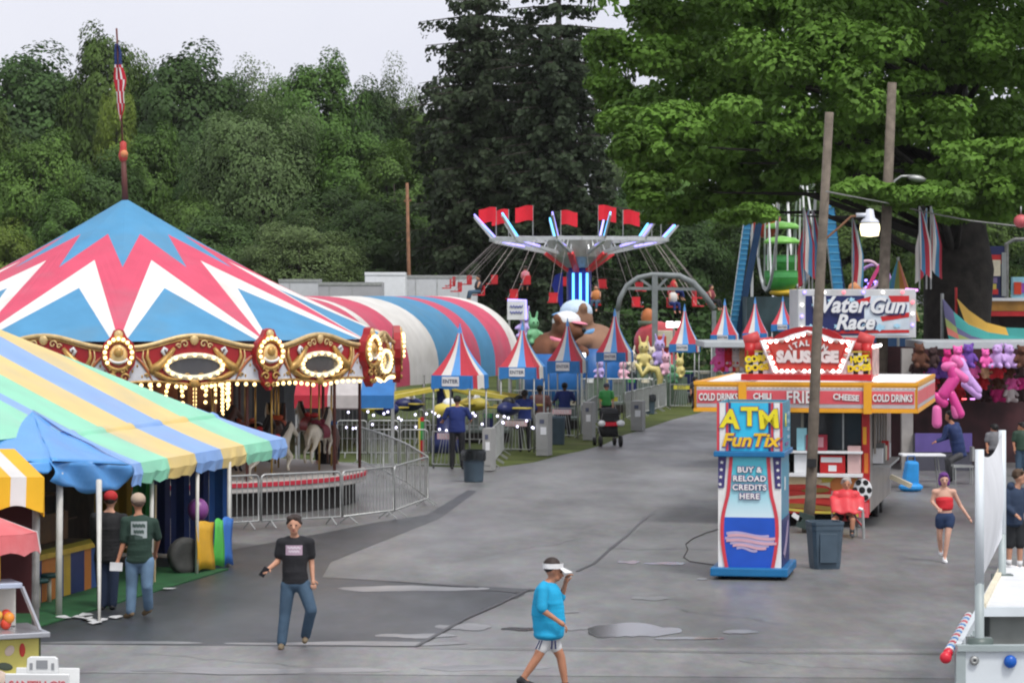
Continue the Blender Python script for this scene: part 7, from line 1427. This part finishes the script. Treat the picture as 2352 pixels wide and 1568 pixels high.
mb = MB(); mb.grid(lambda u, v: P['chest']+Vector((-.33+.66*u, -.17-.05*math.sin(u*PI)-.26*v, .06-.3*v+.02*math.sin(u*16))), 16, 6, rp); mb.grid(lambda u, v: P['pelvis']+Vector((.12+.22*u, -.3+.3*v, .0-.25*u+.02*math.sin(v*9))), 6, 6, rp); mb.obj('poncho_skirt', ob, True, solid=.008)
ch_ = thing('folding_chair', 'grey folding chair under the man in the red poncho', 'chair', t0+Vector((0, .15, 0))); mb = MB(); mb.box((0, 0, .36), (.46, .45, .04), steel_d); mb.obj('seat', ch_); mb = MB(); mb.box((0, .24, .7), (.46, .04, .3), steel_d); mb.obj('backrest', ch_)
for x in (-.22, .22):
    for y in (-.2, .22): mb = MB(); mb.tube([(x, y, 0), (x, y*.9, .36 if y < 0 else .85)], .014, steel, 6); mb.obj('leg', ch_)
t = thing('walking_stick', 'grey metal cane standing beside the seated man in the red poncho', 'cane', t0+Vector((.3, -.42, 0))); mb = MB(); mb.tube([(0, 0, 0), (-.02, 0, .55)], .03, steel, 8); mb.obj('shaft', t); mb = MB(); mb.tube([(-.02, 0, .55), (-.1, 0, .58)], .03, white_p, 8); mb.obj('grip', t)
def standing(label, x0, y0, top, o, look=(0, 1, 0), arms='down', grp=None, dd=None, lean=0):
    h = y0-top; w = h*.125; J = dict(head=(x0+lean, top+h*.075), neck=(x0+lean*.8, top+h*.155), chest=(x0+lean*.6, top+h*.26), pelvis=(x0, top+h*.47), sl=(x0-w+lean*.7, top+h*.19), sr=(x0+w+lean*.7, top+h*.19), hl=(x0-w*.45, top+h*.49), hr=(x0+w*.45, top+h*.49), kl=(x0-w*.5, top+h*.72), kr=(x0+w*.55, top+h*.72), al=(x0-w*.55, top+h*.955), ar=(x0+w*.6, top+h*.955))
    if arms == 'down': J.update(el=(x0-w*1.25, top+h*.34), wl=(x0-w*1.2, top+h*.47, -.05), er=(x0+w*1.25, top+h*.34), wr=(x0+w*1.2, top+h*.47, -.05))
    else: J.update(el=(x0-w*1.5, top+h*.33, .05), wl=(x0-w*1.6, top+h*.36, .3*(1 if look[1] > 0 else -1)), er=(x0+w*1.5, top+h*.33, .05), wr=(x0+w*1.4, top+h*.36, .3*(1 if look[1] > 0 else -1)))
    return person(label, x0, y0, J, o, d=dd, group=grp, vox=.022, look=look)
base = dict(skin=skin_t, top=navy_c, legs=trs, shoe=black, hair=mat('hair_black', (.008, .007, .007), rough=.6), sleeve=.8, hem=1.05, leglen=1.95, face=0, loose=1.3)
standing('attendant in navy polo under the nearest striped booth, seen from behind', 1050, 1078, 908, base, arms='f')
standing('attendant in navy top leaning on the rail under the second booth', 1205, 1042, 900, dict(base, skin=skin_d), arms='f', dd=84.5)
standing('person in brown top just right of the attendant at the second booth', 1240, 1040, 893, dict(base, top=mat('brown_cotton', (.11, .045, .04)), skin=skin_d), arms='down', dd=86)
standing('attendant in navy sweater under the third booth, arms on the gate', 1297, 1008, 884, dict(base, skin=skin_d), arms='f', dd=93.5)
standing('child in dark cap behind the yellow notice of the fourth booth', 1393, 985, 888, dict(base, top=green_p, cap=mat('cap_dark', (.03, .03, .05)), skin=skin_m), (0, -1, 0), dd=101)
standing('visitor in dark clothes standing right of the fifth booth', 1597, 941, 870, dict(base, top=mat('dark_hoodie', (.03, .035, .05))), (1, 0, 0), dd=117)
standing('person in dark coat waiting beside the carousel horses', 752, 1126, 970, dict(base, top=trs, sleeve=1.9), (0, 1, 0), dd=66)
standing('person in grey T-shirt and black shorts in front of the prize racks', 2283, 968, 858, dict(base, top=mat('grey_cotton', (.16, .16, .17)), leglen=.8), (-.6, .7, 0), dd=74.2)
standing('person in dark green top at the far right edge of the prize racks', 2347, 990, 868, dict(base, top=mat('forest_cotton', (.02, .05, .03)), legs=denim), (-1, .2, 0), dd=73)
person('person in navy jacket sitting bent over the white topped table', 2195, 1108,
 dict(head=(2180, 956, 0), neck=(2186, 970), chest=(2194, 992), pelvis=(2204, 1040, .05), sl=(2172, 982, -.12), sr=(2200, 976, .16), el=(2164, 1006, -.2), wl=(2148, 1012, -.25), er=(2180, 1005, .2), wr=(2158, 1012, .2), hl=(2202, 1046, -.08), hr=(2206, 1046, .1), kl=(2182, 1056, -.15), al=(2186, 1096, -.15), kr=(2178, 1056, .12), ar=(2180, 1094, .12)),
 dict(base, top=mat('navy_jacket', (.015, .032, .11), rough=.7), topname='jacket', legs=mat('grey_trousers', (.05, .05, .055)), sleeve=1.9, hem=1.1, belly=1.2, deep=.14, long=.5), vox=.022, look=(-1, -.1, -.3))
t = thing('camp_chair', 'pale metal chair under the person in the navy jacket', 'chair', G(2212, 1112)+Vector((0, .1, 0))); mb = MB(); mb.box((0, 0, .45), (.5, .45, .05), steel); mb.obj('seat', t); mb = MB(); mb.box((.24, 0, .75), (.05, .42, .35), steel); mb.obj('backrest', t)
for x in (-.2, .22):
    for y in (-.18, .18): mb = MB(); mb.tube([(x, y, 0), (x, y, .45)], .018, steel, 6); mb.obj('leg', t)
# riders on the swing seats
rid = None
for i in (2, 6, 12, 15, 17, 19):
    p, a = SEATS[i]
    B = MB(); B.sph((0, 0, .35), (.17, .13, .26), D0); B.sph((0, -.02, .74), (.1, .11, .13), D0); B.cap((0, 0, .55), (0, 0, .68), .06, .06, D0)
    for s in (-1, 1): B.cap((.1*s, 0, .08), (.12*s, -.42, .06), .09, .07, D0); B.cap((.12*s, -.42, .06), (.13*s, -.5, -.32), .06, .045, D0); B.cap((.18*s, 0, .52), (.22*s, -.12, .3), .05, .04, D0); B.cap((.22*s, -.12, .3), (.19*s, -.05, .55), .04, .03, D0); B.cap((.13*s, -.5, -.33), (.13*s, -.6, -.36), .045, .035, D0)
    me = remesh(B, 'person', .03, skin_m, 3); ob = link('person', me, None, p+Vector((0, 0, .02)), (0, 0, a+1.2))
    tag(ob, f'rider in {("red", "pink", "dark", "orange", "white", "maroon")[(2, 6, 12, 15, 17, 19).index(i)]} shirt on the chair swing, {ORD[(2, 6, 12, 15, 17, 19).index(i)]} round from the right', 'person', 'riders on the swing ride')
    B = MB()
    for s in (-1, 1): B.cap((.1*s, 0, .09), (.12*s, -.42, .07), .11, .09, D0); B.cap((.12*s, -.42, .06), (.13*s, -.5, -.2), .085, .065, D0)
    link('trousers', remesh(B, 'trousers', .03, (denim, trs, navy_c)[i % 3], 2), ob)
    B = MB(); B.sph((0, 0, .36), (.225, .19, .3), D0); link('shirt', remesh(B, 'shirt', .03, mat('rider_'+("red", "pink", "dark", "orange", "white", "maroon")[(2, 6, 12, 15, 17, 19).index(i)], [(.5, .03, .03), (.6, .2, .25), (.04, .04, .05), (.55, .2, .06), (.6, .58, .55), (.2, .03, .04)][(2, 6, 12, 15, 17, 19).index(i)]), 2), ob); mb = MB(); mb.sph((0, .01, .79), (.11, .12, .11), hair_d, 10, 7); mb.obj('hair', ob, True)
